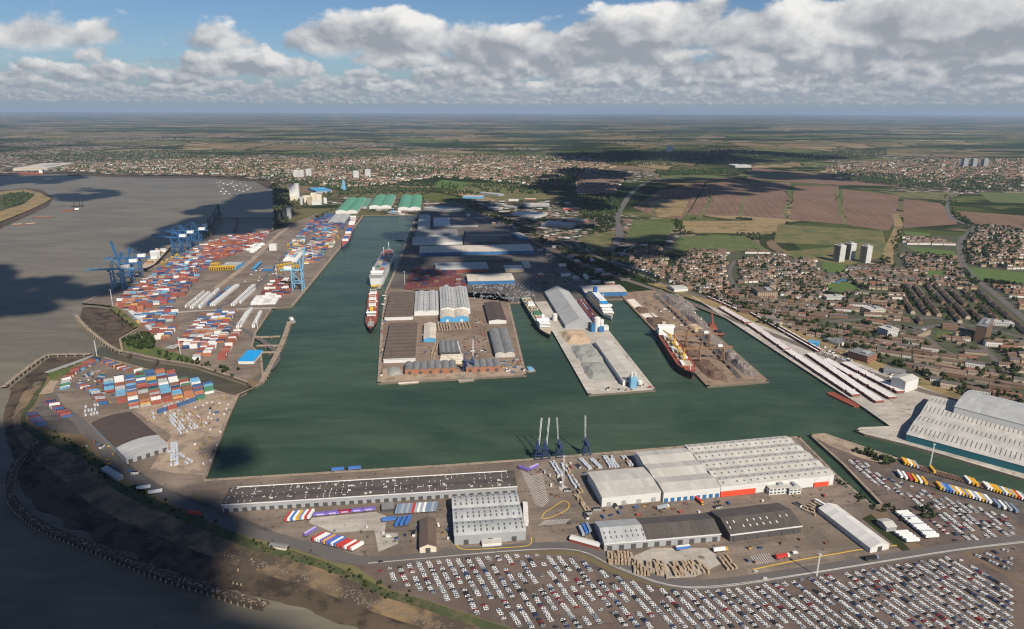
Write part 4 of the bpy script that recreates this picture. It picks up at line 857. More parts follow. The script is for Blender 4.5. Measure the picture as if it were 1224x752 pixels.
block('lock_office', 'low office with pale roof among trees at the old lock', (-570.6,1073.3,-7.3,15,13.8), 6, 'brick_brown', 'rf_grey', 2)
# -- tower blocks
def tower(label, base, rz, lx, ly, h, grp, wall='white_wall', side='pale_brick', floors=16):
    o = thing('tower_block', label, 'tower block', (*base, 0.1), rz, grp)
    mb = MB(); mb.box(0, 0, 0, lx, ly, h); mb.m[3] = mb.m[1] = 1      # brick on the two end faces
    mb.obj('wall', [M[wall], M[side]], o)
    MB().box(0, 0, h, lx * .5, ly * .5, 3.5).obj('plant_room', M['grey_wall'], o)
    fh = h / floors
    for k in range(floors):
        w = MB()
        for i in range(5):
            x = (i + .5) / 5 * lx - lx / 2
            for s in (-1, 1): w.box(x, s * ly / 2, k * fh + 1.0, lx / 5 * .45, .3, fh * .4)
        for s in (-1, 1): w.box(s * lx / 2, 0, k * fh + 1.0, .3, ly * .3, fh * .4)
        stuff(w.obj('window', M['glass'], o))
    return o
G3 = 'three tower blocks beyond the town'
tower('white tower block with brown flank, left of the group of three', (881.9,1796.8), R(28), 22, 20, 45, G3)
tower('white tower block in the middle of the group of three, set back', (923.2,1824.3), R(28), 22, 20, 45, G3)
tower('white tower block standing apart at the end of the group of three', (948.6,1787.5), R(28), 22, 20, 45, G3)
G4 = 'far white tower blocks by the river'
for lab, px, w in (('white far tower block closest to the river, widest', (-1265.4,4039.1), 34), ('white far tower block second from the river', (-1236.3,4040.2), 26), ('white far tower block third from the river', (-1217,4118.4), 30), ('white far tower block standing alone above the green stores', (-908.5,4002.4), 32), ('white far tower block fifth from the river', (-861.5,4105.9), 32)):
    tower(lab, px, R(8), w, 28, 46, G4, side='white_wall')
for k, px in enumerate(((3278.9,5026.6), (3347.8,5029.7), (3429.3,5033.4))): tower(f'{nth(k)} grey tower block of the far trio beyond the fens', px, R(5), 34, 30, 60, 'far trio of tower blocks', 'grey_wall', 'grey_wall')
tower('white far tower block above the northern woods', (1516.7,6735.3), R(5), 60, 40, 60, None, side='white_wall')
o = block('flat_block', 'tall brown flat block with dark shaded flank in the town', (843.8,1152.6,-42.9,16.2,66.7), 30, 'brick_brown', 'rf_midgrey', 10, 'flats')
block('flat_block', 'pale brick flats with stepped roof near the railway bridge', (552.2,1436.2,0.8,43.7,41.8), 15, 'pale_brick', 'rf_brown', 5, 'flats')
block('flat_block', 'pale brick flat block corner tower near the railway', (579.2,1479.2,13.2,16.8,26), 18, 'pale_brick', 'rf_brown', 6, 'flats')
block('flat_block', 'white twin flat block among houses south of the high street', (681.2,1167.9,21.3,26.6,22.3), 14, 'white_wall', 'rf_pale', 5, 'flats')
block('flat_block', 'cream four-storey flats beside the white twin block', (737.1,1160.2,36.5,55.8,10.4), 10, 'pale_brick', 'rf_brown', 4, 'flats')
block('school', 'white school block on the high street with orange canopy', (728.9,1312.9,10.5,33.9,29), 9, 'cream_wall', 'rf_pale', 3)
block('shop_parade', 'blue and white supermarket front on the high street', (934.8,1233.6,-16.9,34.2,18.9), 6, 'white_wall', 'rf_pale', 2)
block('hall', 'long pale hall with low roof beside the playing field', (697.2,1417.3,0.8,39.9,20.4), 6, 'white_wall', 'rf_pale', 2)
block('hall', 'pale hospital building in the far meadows', (1637.8,4991,2.6,114.8,149), 14, 'white_wall', 'rf_white', 4)
block('hall', 'white factory on the far river shore', (-3179.7,4705.6,11.5,200,444), 14, 'cream_wall', 'rf_cream', 2)

# ================================================================ cranes
def gantry_crane(label, loc, rz, paint='steel_blue', up=0.0, group=None):
    """ship-to-shore crane: portal legs, boom over the water (local -x), backreach, A-frame, machinery house"""
    o = thing('gantry_crane', label, 'crane', (*loc, 0.35), rz, group); m = M[paint]; o.scale = (1.2, 1.2, 1.2)
    for sx in (-9, 9):
        for sy in (-9, 9):
            MB().bar((sx, sy, 0), (sx, sy * .8, 36), 1.8, 1.8).obj('leg', m, o)
    f = MB()
    for sx in (-9, 9): f.bar((sx, -9, 14), (sx, 9, 14), 1.5); f.bar((sx, -7.2, 36), (sx, 7.2, 36), 1.5); f.bar((sx, -9, 14), (sx, 7.2, 36), .8); f.bar((sx, 9, 14), (sx, -7.2, 36), .8)
    for sy in (-9, 9): f.bar((-9, sy, 14), (9, sy, 14), 1.5); f.bar((-9, sy, 14), (9, sy * .8, 36), .9)
    for sx in (-9, 9):
        for sy in (-9, 9): f.box(sx, sy, 0, 3, 7, 1.8)
        f.bar((sx, -9, 2.2), (sx, 9, 2.2), 1.2)
    f.obj('portal_frame', m, o)
    g = MB()
    for sy in (-3, 3): g.bar((-10, sy, 37.5), (30, sy, 37.5), 1.3, 2.2)
    g.bar((30, -3, 37.5), (30, 3, 37.5), 1.2); g.obj('back_girder', m, o)
    bm = MB(); c, s = math.cos(up), math.sin(up)
    tip = (-10 - 44 * c, 37.5 + 44 * s); mid = (-10 - 22 * c, 37.5 + 22 * s)
    for sy in (-3, 3): bm.bar((-10, sy, 37.5), (tip[0], sy, tip[1]), 1.3, 2.2)
    for k in range(1, 7): bm.bar((-10 - 44 * c * k / 6, -3, 37.5 + 44 * s * k / 6), (-10 - 44 * c * k / 6, 3, 37.5 + 44 * s * k / 6), .8)
    bm.obj('boom', m, o)
    a = MB()
    for sy in (-5, 5): a.bar((-8, sy, 36), (-5, sy * .3, 58), 1.2); a.bar((8, sy, 36), (-5, sy * .3, 58), 1.0)
    a.bar((-5, -1.5, 58), (-5, 1.5, 58), 1.4)
    a.bar((-5, 0, 58), (mid[0], 0, mid[1]), .6); a.bar((-5, 0, 58), (tip[0] * .9, 0, tip[1]), .6); a.bar((-5, 0, 58), (28, 0, 38), .6)
    a.obj('a_frame', m, o)
    MB().box(16, 0, 39, 14, 8, 5.5).obj('machinery_house', M['steel_white'], o)
    MB().box(-14 if up < .5 else -6, 0, 33, 4, 3.5, 3).obj('operator_cab', M['glass'], o)
    return o
G = 'blue container gantry cranes'
RIV = R(2.0)
gantry_crane('pale blue container gantry crane closest to the terminal corner, boom down', (-886.1,1480.4), R(10), 'steel_pale_blue', 0.0, G)
gantry_crane('blue container gantry crane with its boom raised steeply', (-900.8,1542.3), R(10), 'steel_blue', R(78), G)
gantry_crane('blue container gantry crane just behind the raised boom', (-912.1,1600.5), R(10), 'steel_blue', 0.0, G)
gantry_crane('blue container gantry crane with low boom over the container ship', (-937.8,1869.8), R(4), 'steel_blue', R(8), G)
gantry_crane('blue container gantry crane second along the container ship', (-944.1,1929.2), R(4), 'steel_blue', R(14), G)
gantry_crane('blue container gantry crane furthest up the river berth', (-935.6,1986), R(4), 'steel_blue', 0.0, G)
gantry_crane('pale blue gantry crane on the inner dock side of the terminal', (-481.4,1478.8), R(185), 'steel_pale_blue', R(80), None)

def luffing_crane(label, loc, rz, up, group, slew=0.0, scale=0.95, jib='steel_white', rail=1.2):
    o = thing('luffing_crane', label, 'crane', (*loc, 0.35), rz, group); nv = M['steel_navy']; o.scale = (scale,) * 3
    for sx in (-1, 1):
        for sy in (-1, 1): MB().bar((sx * 5, sy * 5, 0), (sx * 2.2, sy * 2.2, 11), .9).obj('leg', nv, o)
    f = MB()
    for s in (-1, 1): f.bar((-5, s * 5, 1), (5, s * 5, 1), .8); f.bar((s * 4, -4, 5), (s * 4, 4, 5), .8); f.bar((-4, s * 4, 5), (4, s * 4, 5), .8)
    f.box(0, 0, 11, 5.5, 5.5, 1.5); f.obj('portal_frame', nv, o)
    h = MB(); c, s = math.cos(slew), math.sin(slew)
    h.box(-1.5 * c, -1.5 * s, 12.5, 6.4, 4.2, 4.2, 0, slew); h.frus(0, 0, 16.7, 24, 3, 2.6, 1.0, 1.0); h.obj('machinery_house', nv, o)
    MB().box(3.2 * c - 2.6 * s, 3.2 * s + 2.6 * c, 14, 2.4, 2, 2.6, 0, slew).obj('operator_cab', M['glass'], o)
    L = 34.0; j = MB(); r = 3.0
    p = (r * c, r * s, 15.5); q = ((r + L * math.cos(up)) * c, (r + L * math.cos(up)) * s, 15.5 + L * math.sin(up))
    j.lattice(p, q, 1.3, 11, .19); j.obj('jib', M[jib], o)
    t = MB(); t.bar((0, 0, 24), (p[0] + (q[0] - p[0]) * .55, p[1] + (q[1] - p[1]) * .55, p[2] + (q[2] - p[2]) * .55), .25)
    t.bar(q, (q[0], q[1], 12), .14); t.obj('cable', M['tyre'], o)
    return o
G = 'navy luffing cranes with white jibs on the south quay'
for k, (p, u) in enumerate((((30.9,710.1), 74), ((39.8,711.2), 76), ((56.2,714.3), 82), ((88.3,720.6), 86))):
    luffing_crane(f'navy luffing crane with pale jib, {nth(k)} from the dark transit shed', p, R(9), R(u), G, R((60, 58, 110, 105)[k]))
luffing_crane('navy luffing crane at the pier end with jib leaning inland, river side', (-72.8,986.4), R(9), R(58), 'pier end cranes', R(120))
luffing_crane('navy luffing crane at the pier end with jib leaning inland, basin side', (-61.2,990.1), R(9), R(62), 'pier end cranes', R(80))

def grab_unloader(label, loc, rz, group):
    """orange travelling bridge crane with lattice legs that spans the scrap heaps"""
    o = thing('grab_unloader', label, 'crane', (*loc, 0.3), rz, group); m = M['steel_rust']; o.scale = (.85, .85, .85)
    for x in (-22, 26):
        for y in (-7, 7): MB().lattice((x, y, 0), (x, y * .4, 27), 1.3, 7, .3).obj('leg', m, o)
    f = MB()
    for x in (-22, 26): f.bar((x, -7, 8), (x, 7, 8), .9); f.bar((x, -7, 8), (x, 2.8, 27), .6); f.bar((x, 7, 8), (x, -2.8, 27), .6); f.box(x, 0, 0, 2.5, 18, 1.6)
    f.obj('portal_frame', m, o)
    b = MB(); b.lattice((-52, 0, 28.5), (44, 0, 28.5), 2.6, 20, .38); b.obj('bridge_girder', m, o)
    a = MB(); a.bar((-22, -3, 28), (-18, 0, 44), .9); a.bar((-22, 3, 28), (-18, 0, 44), .9); a.bar((-18, 0, 44), (-50, 0, 30), .4); a.bar((-18, 0, 44), (20, 0, 30), .4); a.obj('a_frame', m, o)
    MB().box(18, 0, 30.3, 9, 5, 4.2).obj('machinery_house', M['steel_white'], o)
    MB().box(-30, 0, 24, 3, 3, 3).obj('operator_cab', M['glass'], o)
    return o
grab_unloader('rusty orange bridge crane across the scrap heaps, further inland', (315.6,1095.3), R(9), 'scrap bridge cranes')
grab_unloader('rusty orange bridge crane across the scrap heaps, towards the pier end', (319.6,1027), R(9), 'scrap bridge cranes')

def mast(label, loc, h, group, collar=True):
    o = thing('light_mast', label, 'light mast', (*loc, 0.1), 0.0, group)
    b = MB(); b.lattice((0, 0, 0), (0, 0, h), 1.5 if h > 35 else .8, 12, .14); b.obj('lattice_tower', M['steel_white'], o)
    MB().box(0, 0, h, 2.6, 2.6, .8).obj('lamp_head', M['steel_grey'], o)
    if collar: MB().cyl(0, 0, 0, .8, 5.0, 5.0, 14).obj('plinth', M['concrete'], o)
    return o
G = 'tall white light masts'
for lab, p, h in (('tallest white lattice light mast on a round plinth at the south quay', (55.6,643.6), 38), ('white light mast at the river corner of the container terminal', (-821,1338.4), 34), ('white light mast in the middle of the river container blocks', (-759.6,1577.3), 34),
                  ('white light mast by the inner dock of the terminal', (-536.7,1788.4), 40), ('white light mast near the lower terminal blocks', (-544,1045.1), 32), ('white light mast by the jetty basin', (-468.9,1187.5), 26),
                  ('white light mast on the south-west yard by the old lock', (-680.6,1043.7), 26), ('white light mast on the estate railway', (-95.4,2453), 38), ('white light mast over the red containers', (-246.9,1512.5), 34), ('thin light mast over the lorry park by the lock channel', (476.6,689.2), 30),
                  ('thin light mast on the dock road by the big car park', (267.3,501.4), 22), ('thin light mast beside the reefer rows', (-569.9,1597.2), 30)):
    mast(lab, p, h, G, 'plinth' in lab)

# ================================================================ ships
def hull_mesh(L, B, z0, z1, bow=.22, stern=.08, sheer=1.5, flare=.82, n=24):
    """outline of the deck, narrowed towards the waterline; returns MB and the deck outline"""
    def half(t):
        if t > 1 - bow: k = (t - (1 - bow)) / bow; return max(.015, (1 - k ** 1.9))
        if t < stern: k = 1 - t / stern; return 1 - .32 * k ** 2
        return 1.0
    rings = []
    for zf, fl, ov in ((0, flare, .965), (.28, .92, .98), (1, 1.0, 1.0)):
        left, right = [], []
        for i in range(n + 1):
            t = i / n; x = (t - .5) * L * ov; w = half(t) * B / 2 * (fl if t > .6 else .5 + fl / 2)
            z = z0 + (z1 + sheer * max(0, (t - .7) / .3) ** 2 - z0) * zf
            left.append((x, w, z)); right.append((x, -w, z))
        rings.append(right + left[::-1])
    mb = MB(); k = len(rings[0])
    for r in rings: mb.v += r
    for j in range(2):
        for i in range(k):
            i2 = (i + 1) % k; mb.f.append((j * k + i, j * k + i2, (j + 1) * k + i2, (j + 1) * k + i)); mb.m.append(j)
    mb.f.append(tuple(range(2 * k, 3 * k))); mb.m.append(2)
    return mb
def ship(name, label, sh, B, free, hull, boot, deck, cat='ship', group=None, z=-2.8, bow=.22, sheer=1.5):
    cx, cy, ang, L = sh
    o = thing(name, label, cat, (cx, cy, z), R(ang), group)
    hull_mesh(L, B, -.6, free, bow, sheer=sheer).obj('hull', [M[boot], M[hull], M[deck]], o)
    return o
def part(o, name, m, *boxes):
    mb = MB()
    for b in boxes: mb.box(*b)
    return mb.obj(name, M[m], o)
def deck_windows(o, x, y0, z, lx, ly, floors, fh=2.8):
    mb = MB()
    for k in range(floors): mb.box(x, y0, z + k * fh + 1.0, lx + .25, ly + .25, 1.0)
    return stuff(mb.obj('window', M['glass'], o))
def deck_crane(o, x, y, z, jx, jy, jz, m='steel_yellow', post=8.0):
    c = MB(); c.cyl(x, y, z, z + post, 1.6, 1.4, 8); c.box(x, y, z + post, 4.6, 4, 4); c.bar((x, y, z + post + 1.5), (x + jx, y + jy, z + post + jz), 1.7, 1.7); c.bar((x, y, z + post + 4.5), (x + jx * .9, y + jy * .9, z + post + jz), .25)
    return c.obj('deck_crane', M[m], o)

# bulk carrier at the scrap berth
s = (273.8,1066,-90.1,219.8); o = ship('bulk_carrier', 'black and red bulk carrier with yellow deck cranes at the scrap berth', s, 29, 10.5, 'hull_black', 'hull_red', 'rust_box', sheer=2.5)
L = s[3]
part(o, 'deckhouse', 'steel_white', (-L * .39, 0, 10.5, 18, 26, 13), (-L * .375, 0, 23.5, 10, 30, 3.5)); deck_windows(o, -L * .40, 0, 10.5, 16, 25, 3)
part(o, 'funnel', 'deck_tan', (-L * .455, 0, 10.5, 7, 7, 17)); part(o, 'poop_deck', 'steel_white', (-L * .45, 0, 10.5, 14, 23, 2.5))
for k in range(5):
    x = -L * .27 + k * L * .145
    part(o, 'hatch_cover', 'deck_tan', (x, 0, 10.5, L * .095, 17, 2.4)); part(o, 'hatch_lid', 'steel_white', (x, 6.0 if k % 2 else -6.0, 12.9, L * .09, 5, 1.2))
    if k < 4: deck_crane(o, x + L * .072, 0, 10.5, -23, 7 if k % 2 else -8, 4)
part(o, 'foremast', 'steel_white', (L * .44, 0, 11, .8, .8, 11))
part(o, 'forecastle', 'deck_red', (L * .41, 0, 10.6, L * .05, 16, 2.4))
# cruise ship
s = (181.5,1349.2,-82.6,186.3); o = ship('cruise_ship', 'white cruise ship with blue bands and funnel in the middle basin', s, 23, 8, 'steel_white', 'hull_blue', 'deck_tan', sheer=2)
L = s[3]
for k, (f, b, w) in enumerate(((-.03, .84, 21), (-.04, .74, 20.5), (-.05, .66, 19), (-.07, .56, 17), (-.06, .40, 14))):
    part(o, 'deck_tier', 'steel_white', (f * L, 0, 8 + 3.1 * k + .003 * k, b * L, w, 2.9)); deck_windows(o, f * L, 0, 8 + 3.1 * k, b * L, w, 1)
part(o, 'bridge', 'steel_white', (L * .25, 0, 17.3, 7, 25, 3)); part(o, 'funnel', 'hull_blue', (-L * .22, 0, 22, 10, 7, 12)); part(o, 'pool_deck', 'sky_blue_wall', (-L * .34, 0, 17.4, 18, 10, .5))
part(o, 'radar_mast', 'steel_white', (L * .12, 0, 23, 1.2, 1.2, 13)); part(o, 'blue_band', 'bright_blue', (L * .02, 0, 20.6, L * .40, 14.6, .8))
for k in range(7):
    for sy in (-1, 1):
        lb = MB(); lb.frus(-L * .26 + k * L * .075, sy * 11.4, 12, 13.8, 5, 1.4, 7, 2.4); lb.obj('lifeboat', M['steel_yellow'], o)
# green cargo ship
s = (48,1275.4,-81.5,262.9); o = ship('cargo_ship', 'black cargo ship with green deck and white bridge beside the barn shed', s, 24, 7.5, 'hull_black', 'hull_black', 'deck_tan', sheer=2)
L = s[3]
for sy in (-1, 1): part(o, 'bulwark', 'deck_green', (-L * .14, sy * 11.2, 7.4, L * .66, .9, 1.8))
part(o, 'poop_deck', 'deck_green', (-L * .45, 0, 7.52, L * .07, 17, 1.2))
part(o, 'deckhouse', 'steel_white', (L * .27, 0, 7.5, L * .13, 20, 9), (L * .25, 0, 16.5, 8, 24, 3)); deck_windows(o, L * .27, 0, 7.5, L * .13, 20, 3)
part(o, 'funnel', 'steel_white', (L * .19, 3, 7.5, 5, 5, 15)); part(o, 'radar_mast', 'steel_white', (L * .31, 0, 19, 1, 1, 10))
for k in range(5): part(o, 'hatch_cover', ('deck_tan', 'steel_white', 'deck_tan', 'deck_green', 'deck_tan')[k], (-L * .40 + k * L * .125, 1, 7.5, L * .095, 14, 2.6))
for k in range(2): deck_crane(o, -L * .28 + k * L * .25, -6, 7.5, 15, 6, 5, 'deck_tan')
part(o, 'winch', 'deck_red', (L * .13, 0, 7.5, 7, 9, 4))
for k in range(7): part(o, 'deck_locker', ('steel_white', 'deck_grey', 'steel_rust')[k % 3], (-L * .43 + k * L * .1, (-8, 8)[k % 2], 7.5, 4, 3, 2.6))
# white car carrier, stern towards the viewer
s = (-328.6,1688,94.5,346.1); o = ship('vehicle_carrier', 'white vehicle ship with yellow stern stripe, open ramp and tall white masts', s, 35, 20, 'steel_white', 'steel_white', 'deck_grey', bow=.16)
L = s[3]
part(o, 'stern_stripe', 'steel_yellow', (-L * .49, 0, -.2, 2.5, 22, 2.6)); part(o, 'stern_door', 'dark_wall', (-L * .483, -5, 2.6, 3.2, 9, 8)); part(o, 'stern_ramp', 'deck_grey', (-L * .54, -10, 1.2, 20, 8, .8))
part(o, 'deckhouse', 'steel_white', (-L * .39, 0, 19, 12, 28, 6), (-L * .37, 0, 25, 7, 30, 2.6)); deck_windows(o, -L * .39, 0, 19, 12, 28, 2)
part(o, 'bow_block', 'hull_red', (L * .33, 0, 19, L * .16, 22, 4))
for k in range(6): part(o, 'deck_container', ('hull_red', 'deck_green', 'hull_blue', 'deck_tan', 'hull_red', 'hull_blue')[k], (-L * .24 + k * L * .075, (-7, 6)[k % 2], 19, 12, 9, 4.5))
for y, dx in ((-9, 8), (4, 4)):
    m = MB(); m.bar((L * .18, y, 19), (L * .18 + dx, y, 58 if y < 0 else 46), 2.4, 2.4); m.bar((L * .18, y, 24), (L * .10, y, 42), .5); m.obj('cargo_mast', M['steel_white'], o)
part(o, 'funnel', 'steel_white', (-L * .3, 11, 19, 8, 5, 12))
# red-decked cargo ship
s = (-281.5,1309.4,-80.1,283.4); o = ship('cargo_ship', 'black-hulled cargo ship with red deck and white gantries at the west pier', s, 23, 8, 'hull_black', 'hull_black', 'rust_box', bow=.26, sheer=2.5)
L = s[3]
part(o, 'deckhouse', 'steel_white', (L * .18, 0, 8.0, 12, 17, 8), (L * .2, 0, 16.0, 6, 19, 2.6)); deck_windows(o, L * .18, 0, 8.0, 12, 17, 2)
part(o, 'funnel', 'steel_yellow', (L * .11, 0, 8.0, 6, 6, 13))
for k in range(6):
    x = -L * .43 + k * L * .085; part(o, 'hatch_cover', ('steel_white', 'deck_red')[k % 2], (x, 0, 7.9, L * .06, 14, 2.4))
    m = MB(); m.bar((x + 5, -6, 6.5), (x + 8, -6, 21), .6); m.bar((x + 5, 6, 6.5), (x + 8, 6, 21), .6); m.bar((x + 8, -6, 18), (x + 8, 6, 18), .5); m.obj('derrick', M['steel_white'], o)
for k in range(8): part(o, 'deck_locker', ('steel_white', 'rust_box', 'deck_grey')[k % 3], (-L * .4 + k * L * .075, (-8, 8)[k % 2], 7.9, 4.5, 3, 2.6))
part(o, 'forecastle', 'deck_grey', (L * .38, 0, 8.0, L * .1, 11, 2.2)); part(o, 'foremast', 'steel_white', (L * .35, 0, 8, .8, .8, 9))
# feeder ships and container ship
s = (-539.8,2229.9,-80.7,587.1); o = ship('container_feeder', 'blue container feeder with red and white boxes at the northern berth', s, 22, 8, 'hull_blue', 'hull_red', 'deck_red')
L = s[3]; part(o, 'deckhouse', 'steel_white', (-L * .38, 0, 8, 14, 20, 14)); deck_windows(o, -L * .38, 0, 8, 14, 20, 4)
for k in range(9): part(o, 'deck_container', random.choice(('hull_red', 'steel_white', 'hull_blue', 'steel_rust', 'deck_tan')), (-L * .28 + k * L * .075, 0, 8, 12.2, random.choice((12, 18, 20)), random.choice((2.6, 5.2, 5.2))))
s = (-963.9,1801.9,-73.1,320.9); o = ship('container_ship', 'grey-hulled container ship with white bridge under the river gantry cranes', s, 27, 10, 'hull_black', 'hull_red', 'deck_tan', z=-4.2)
L = s[3]; part(o, 'deckhouse', 'steel_white', (L * .02, 0, 10, 14, 24, 17)); deck_windows(o, L * .02, 0, 10, 14, 24, 5); part(o, 'funnel', 'deck_tan', (-L * .06, 0, 10, 8, 8, 18))
for k in range(8):
    if abs(k - 4) > 0: part(o, 'deck_container', random.choice(('steel_rust', 'steel_white', 'deck_tan', 'steel_rust')), (-L * .42 + k * L * .1, 0, 10, 12.2, random.choice((15, 20, 24)), random.choice((2.6, 5.2))))
s = (-1054,2316,-70.3,163.2); o = ship('coaster', 'green and white coaster moored at the dark river jetty', s, 18, 7, 'hull_green', 'hull_green', 'deck_grey', z=-4.2); L = s[3]
part(o, 'deckhouse', 'steel_white', (L * .2, 0, 7, 12, 15, 12)); deck_crane(o, -L * .2, 0, 7, 6, 3, 16, 'deck_tan')
s = (-2983.7,4267.5,-177.7,161.6); o = ship('tanker', 'red-hulled tanker with white bridge along the far shore', s, 30, 9, 'hull_red', 'hull_red', 'deck_red', z=-4.2); L = s[3]
part(o, 'deckhouse', 'steel_white', (-L * .42, 0, 9, 18, 26, 16)); part(o, 'funnel', 'steel_navy', (-L * .47, 0, 9, 9, 10, 20))
s = (-451.5,2638.9,-40.2,99.2); o = ship('ferry', 'small white ferry moored at the dock head below the green roofs', s, 18, 6, 'steel_white', 'hull_blue', 'deck_grey'); L = s[3]
part(o, 'deckhouse', 'steel_white', (-L * .05, 0, 6, L * .6, 13, 5), (L * .1, 0, 11, L * .2, 12, 3)); deck_windows(o, -L * .05, 0, 6, L * .6, 13, 2, 2.4); part(o, 'funnel', 'bright_blue', (-L * .2, 0, 11, 6, 5, 5))
# harbour craft
def tug(label, s, hull='hull_black', house='steel_white'):
    o = ship('tug_boat', label, s, max(6.5, s[3] * .3), 2.6, hull, hull, 'deck_red', 'boat', 'harbour craft', sheer=1.2); L = s[3]
    part(o, 'wheelhouse', house, (L * .08, 0, 2.6, L * .28, L * .2, 2.6), (L * .1, 0, 5.2, L * .14, L * .16, 2.4)); part(o, 'funnel', 'steel_rust', (-L * .08, 0, 2.6, L * .08, L * .1, 4.6)); part(o, 'mast', 'steel_white', (L * .04, 0, 7, .4, .4, 5))
    return o
tug('red and white tug at the head of the eastern basin', (359.4,1410.7,-94.2,67.3), 'hull_red')
tug('small red tug moored half way along the scrap pier', (363.4,1298.3,-93.5,34.7), 'hull_red')
tug('small red launch beyond the floating crane on the scrap pier', (365,1250.9,-88,16.1), 'hull_red')
s = (377,1200.2,-87.2,74.9); o = ship('floating_crane', 'rusty floating crane barge with black pontoon beside the scrap pier', s, 16, 2.2, 'hull_black', 'hull_red', 'deck_red', 'barge', bow=.06); L = s[3]
part(o, 'machinery_house', 'rust_box', (-L * .2, 0, 2.2, 14, 11, 6)); part(o, 'store', 'hull_black', (L * .25, 0, 2.2, 12, 10, 4)); j = MB(); j.lattice((-L * .1, 0, 6), (-L * .42, 4, 26), 1.6, 8, .45); j.obj('jib', M['hull_red'], o)
def barge(label, s, z=-4.2, deck='deck_tan', hull='rust_box', load=True, B=None, name='barge'):
    o = ship(name, label, s, B or s[3] * .22, 2.0, hull, hull, deck, 'barge', 'moored barges', z, bow=.05, sheer=.3)
    if load: part(o, 'cargo', deck, (0, 0, 2.0, s[3] * .8, s[3] * .13, 1.6))
    return o
barge('long pale barge moored nearest the spit', (-1741.6,2373.3,16,35.7)); barge('pale barge just behind the long one off the spit', (-1705.6,2389.7,26.4,34.6)); barge('brown barge off the river spit', (-1764,2542.5,1.4,71.2), deck='rust_ground')
o = barge('rusty work barge with white cabin in mid river', (-1773,2707.3,27.1,53.9), deck='rust_box'); part(o, 'cabin', 'steel_white', (30, 0, 3.6, 14, 9, 6))
for lab, s in (('dark crane barge in mid river with two jibs', (-1814.3,2836.9,23.4,48.1)), ('dark crane pontoon under the far shore', (-2665.9,4185.6,2.3,84.5))):
    o = barge(lab, s, deck='hull_black', hull='hull_black', name='crane_barge')
    for k in (-.3, .1, .3): j = MB(); j.lattice((s[3] * k, 0, 2), (s[3] * k + 6, 0, 26), 1.6, 6, .6); j.obj('jib', M['hull_black'], o)
barge('pale stone pontoon moored at the west pier end', (-154.2,940.6,12.6,31.1), -2.8, 'chalk', 'quay', False, 9, 'pontoon')
barge('square concrete pontoon below the pier end cranes', (-69.2,952,11.7,25.5), -2.8, 'concrete', 'quay', False, 13, 'pontoon')
o = barge('pontoon with pale blue frames at the corner of the west pier', (28.6,993.3,14.3,15), -2.8, 'sandy', 'quay', False, 16, 'pontoon'); part(o, 'frame', 'steel_pale_blue', (0, 0, 2, 8, 12, 3))
barge('rust-red barge alongside the covered trailers quay', (470,884.3,-69.1,52.3), -2.8, 'rust_box', 'hull_red', False, 13)
barge('dark pontoon off the estate quay in the dock arm', (-351.3,2094.3,1.1,26.1), -2.8, 'quay', 'hull_black', False, 10, 'pontoon')
o = ship('dredger', 'grey dredger moored at the terminal jetty head', (-425.2,1249.4,117.1,36.2), 9, 3, 'deck_grey', 'hull_black', 'deck_grey', 'boat'); part(o, 'cabin', 'steel_white', (0, 0, 3, 6, 5, 4))
yacht_mesh = MB(); yacht_mesh = hull_mesh(13, 4.2, -.4, 1.2, .4, sheer=.4, n=8); yacht_mesh.box(-1, 0, 1.2, 5, 2.6, 1.3, 1); yacht_mesh.bar((1, 0, 1.2), (1, 0, 14), .25, .25, 1)
yme = yacht_mesh.mesh('yacht', [M['steel_white'], M['steel_white'], M['deck_tan']])
spots = [(-1631.6,3787.1),(-1631.9,3832.5),(-1577.4,3744.7),(-1547.8,3618.3),(-1482.1,3501.3),(-1420.5,3391.3),(-1537.6,3702.7),(-1536.8,3746.1),(-1473.7,3620.9),(-1472.3,3662.5),(-1487.3,3747.9),(-1410.4,3582.4),(-1423.8,3664.1),(-1404,3465.7),(-1368.9,3429.5),(-1334.4,3394.1),(-1341.3,3467.8),(-1357,3544.4),(-1362.4,3287.8),(-1309.7,3255.7),(-1261.9,3224.1),(-1445,3390.5),(-1386.3,3287.1),(-1562.9,3835),(-1259,3291)]
for k, p in enumerate(sorted(spots)):
    tag(link('yacht', yme, None, (*p, -4.0), random.uniform(0, 6.28)), f'small white yacht at its mooring, {nth(k)} out of the anchorage counting in to shore', 'boat', 'yachts moored off the far shore')

# ================================================================ jetties
def jetty(name, label, line, width, z, mt='timber', pile_step=8.0, group=None, zb=-7.0):
    line = smooth_line(line, 4); o = thing(name, label, 'jetty', (0, 0, 0), 0, group)
    l, r = offset_line(line, width / 2), offset_line(line, -width / 2); mb = MB(); n = len(line)
    for i in range(n - 1):
        mb.prism([l[i], r[i], r[i + 1], l[i + 1]], z - 1.0, z)
    mb.obj('deck', M[mt], o)
    d = 0.0; pm = MB(); pm.cyl(0, 0, zb, z - 1.0, .7, n=6); me = pm.mesh('pile', M['wood_grey']); acc = 0.0; cnt = 0
    for a, b2 in zip(line, line[1:]):
        seg = math.dist(a, b2); t = pile_step - acc
        while t < seg and cnt < 150:
            f = t / seg; nx, ny = -(b2[1] - a[1]) / seg, (b2[0] - a[0]) / seg
            for s in (-1, 1): link('pile', me, o, (a[0] + (b2[0] - a[0]) * f + nx * s * (width / 2 + .3), a[1] + (b2[1] - a[1]) * f + ny * s * (width / 2 + .3), 0)); cnt += 1
            t += pile_step
        acc = (acc + seg) % pile_step
    for s in (l, r):
        w = MB()
        for i in range(n - 1): w.bar((*s[i], z - 2.6), (*s[i + 1], z - 2.6), .7, .7)
        w.obj('waling', M['timber'], o)
    return o
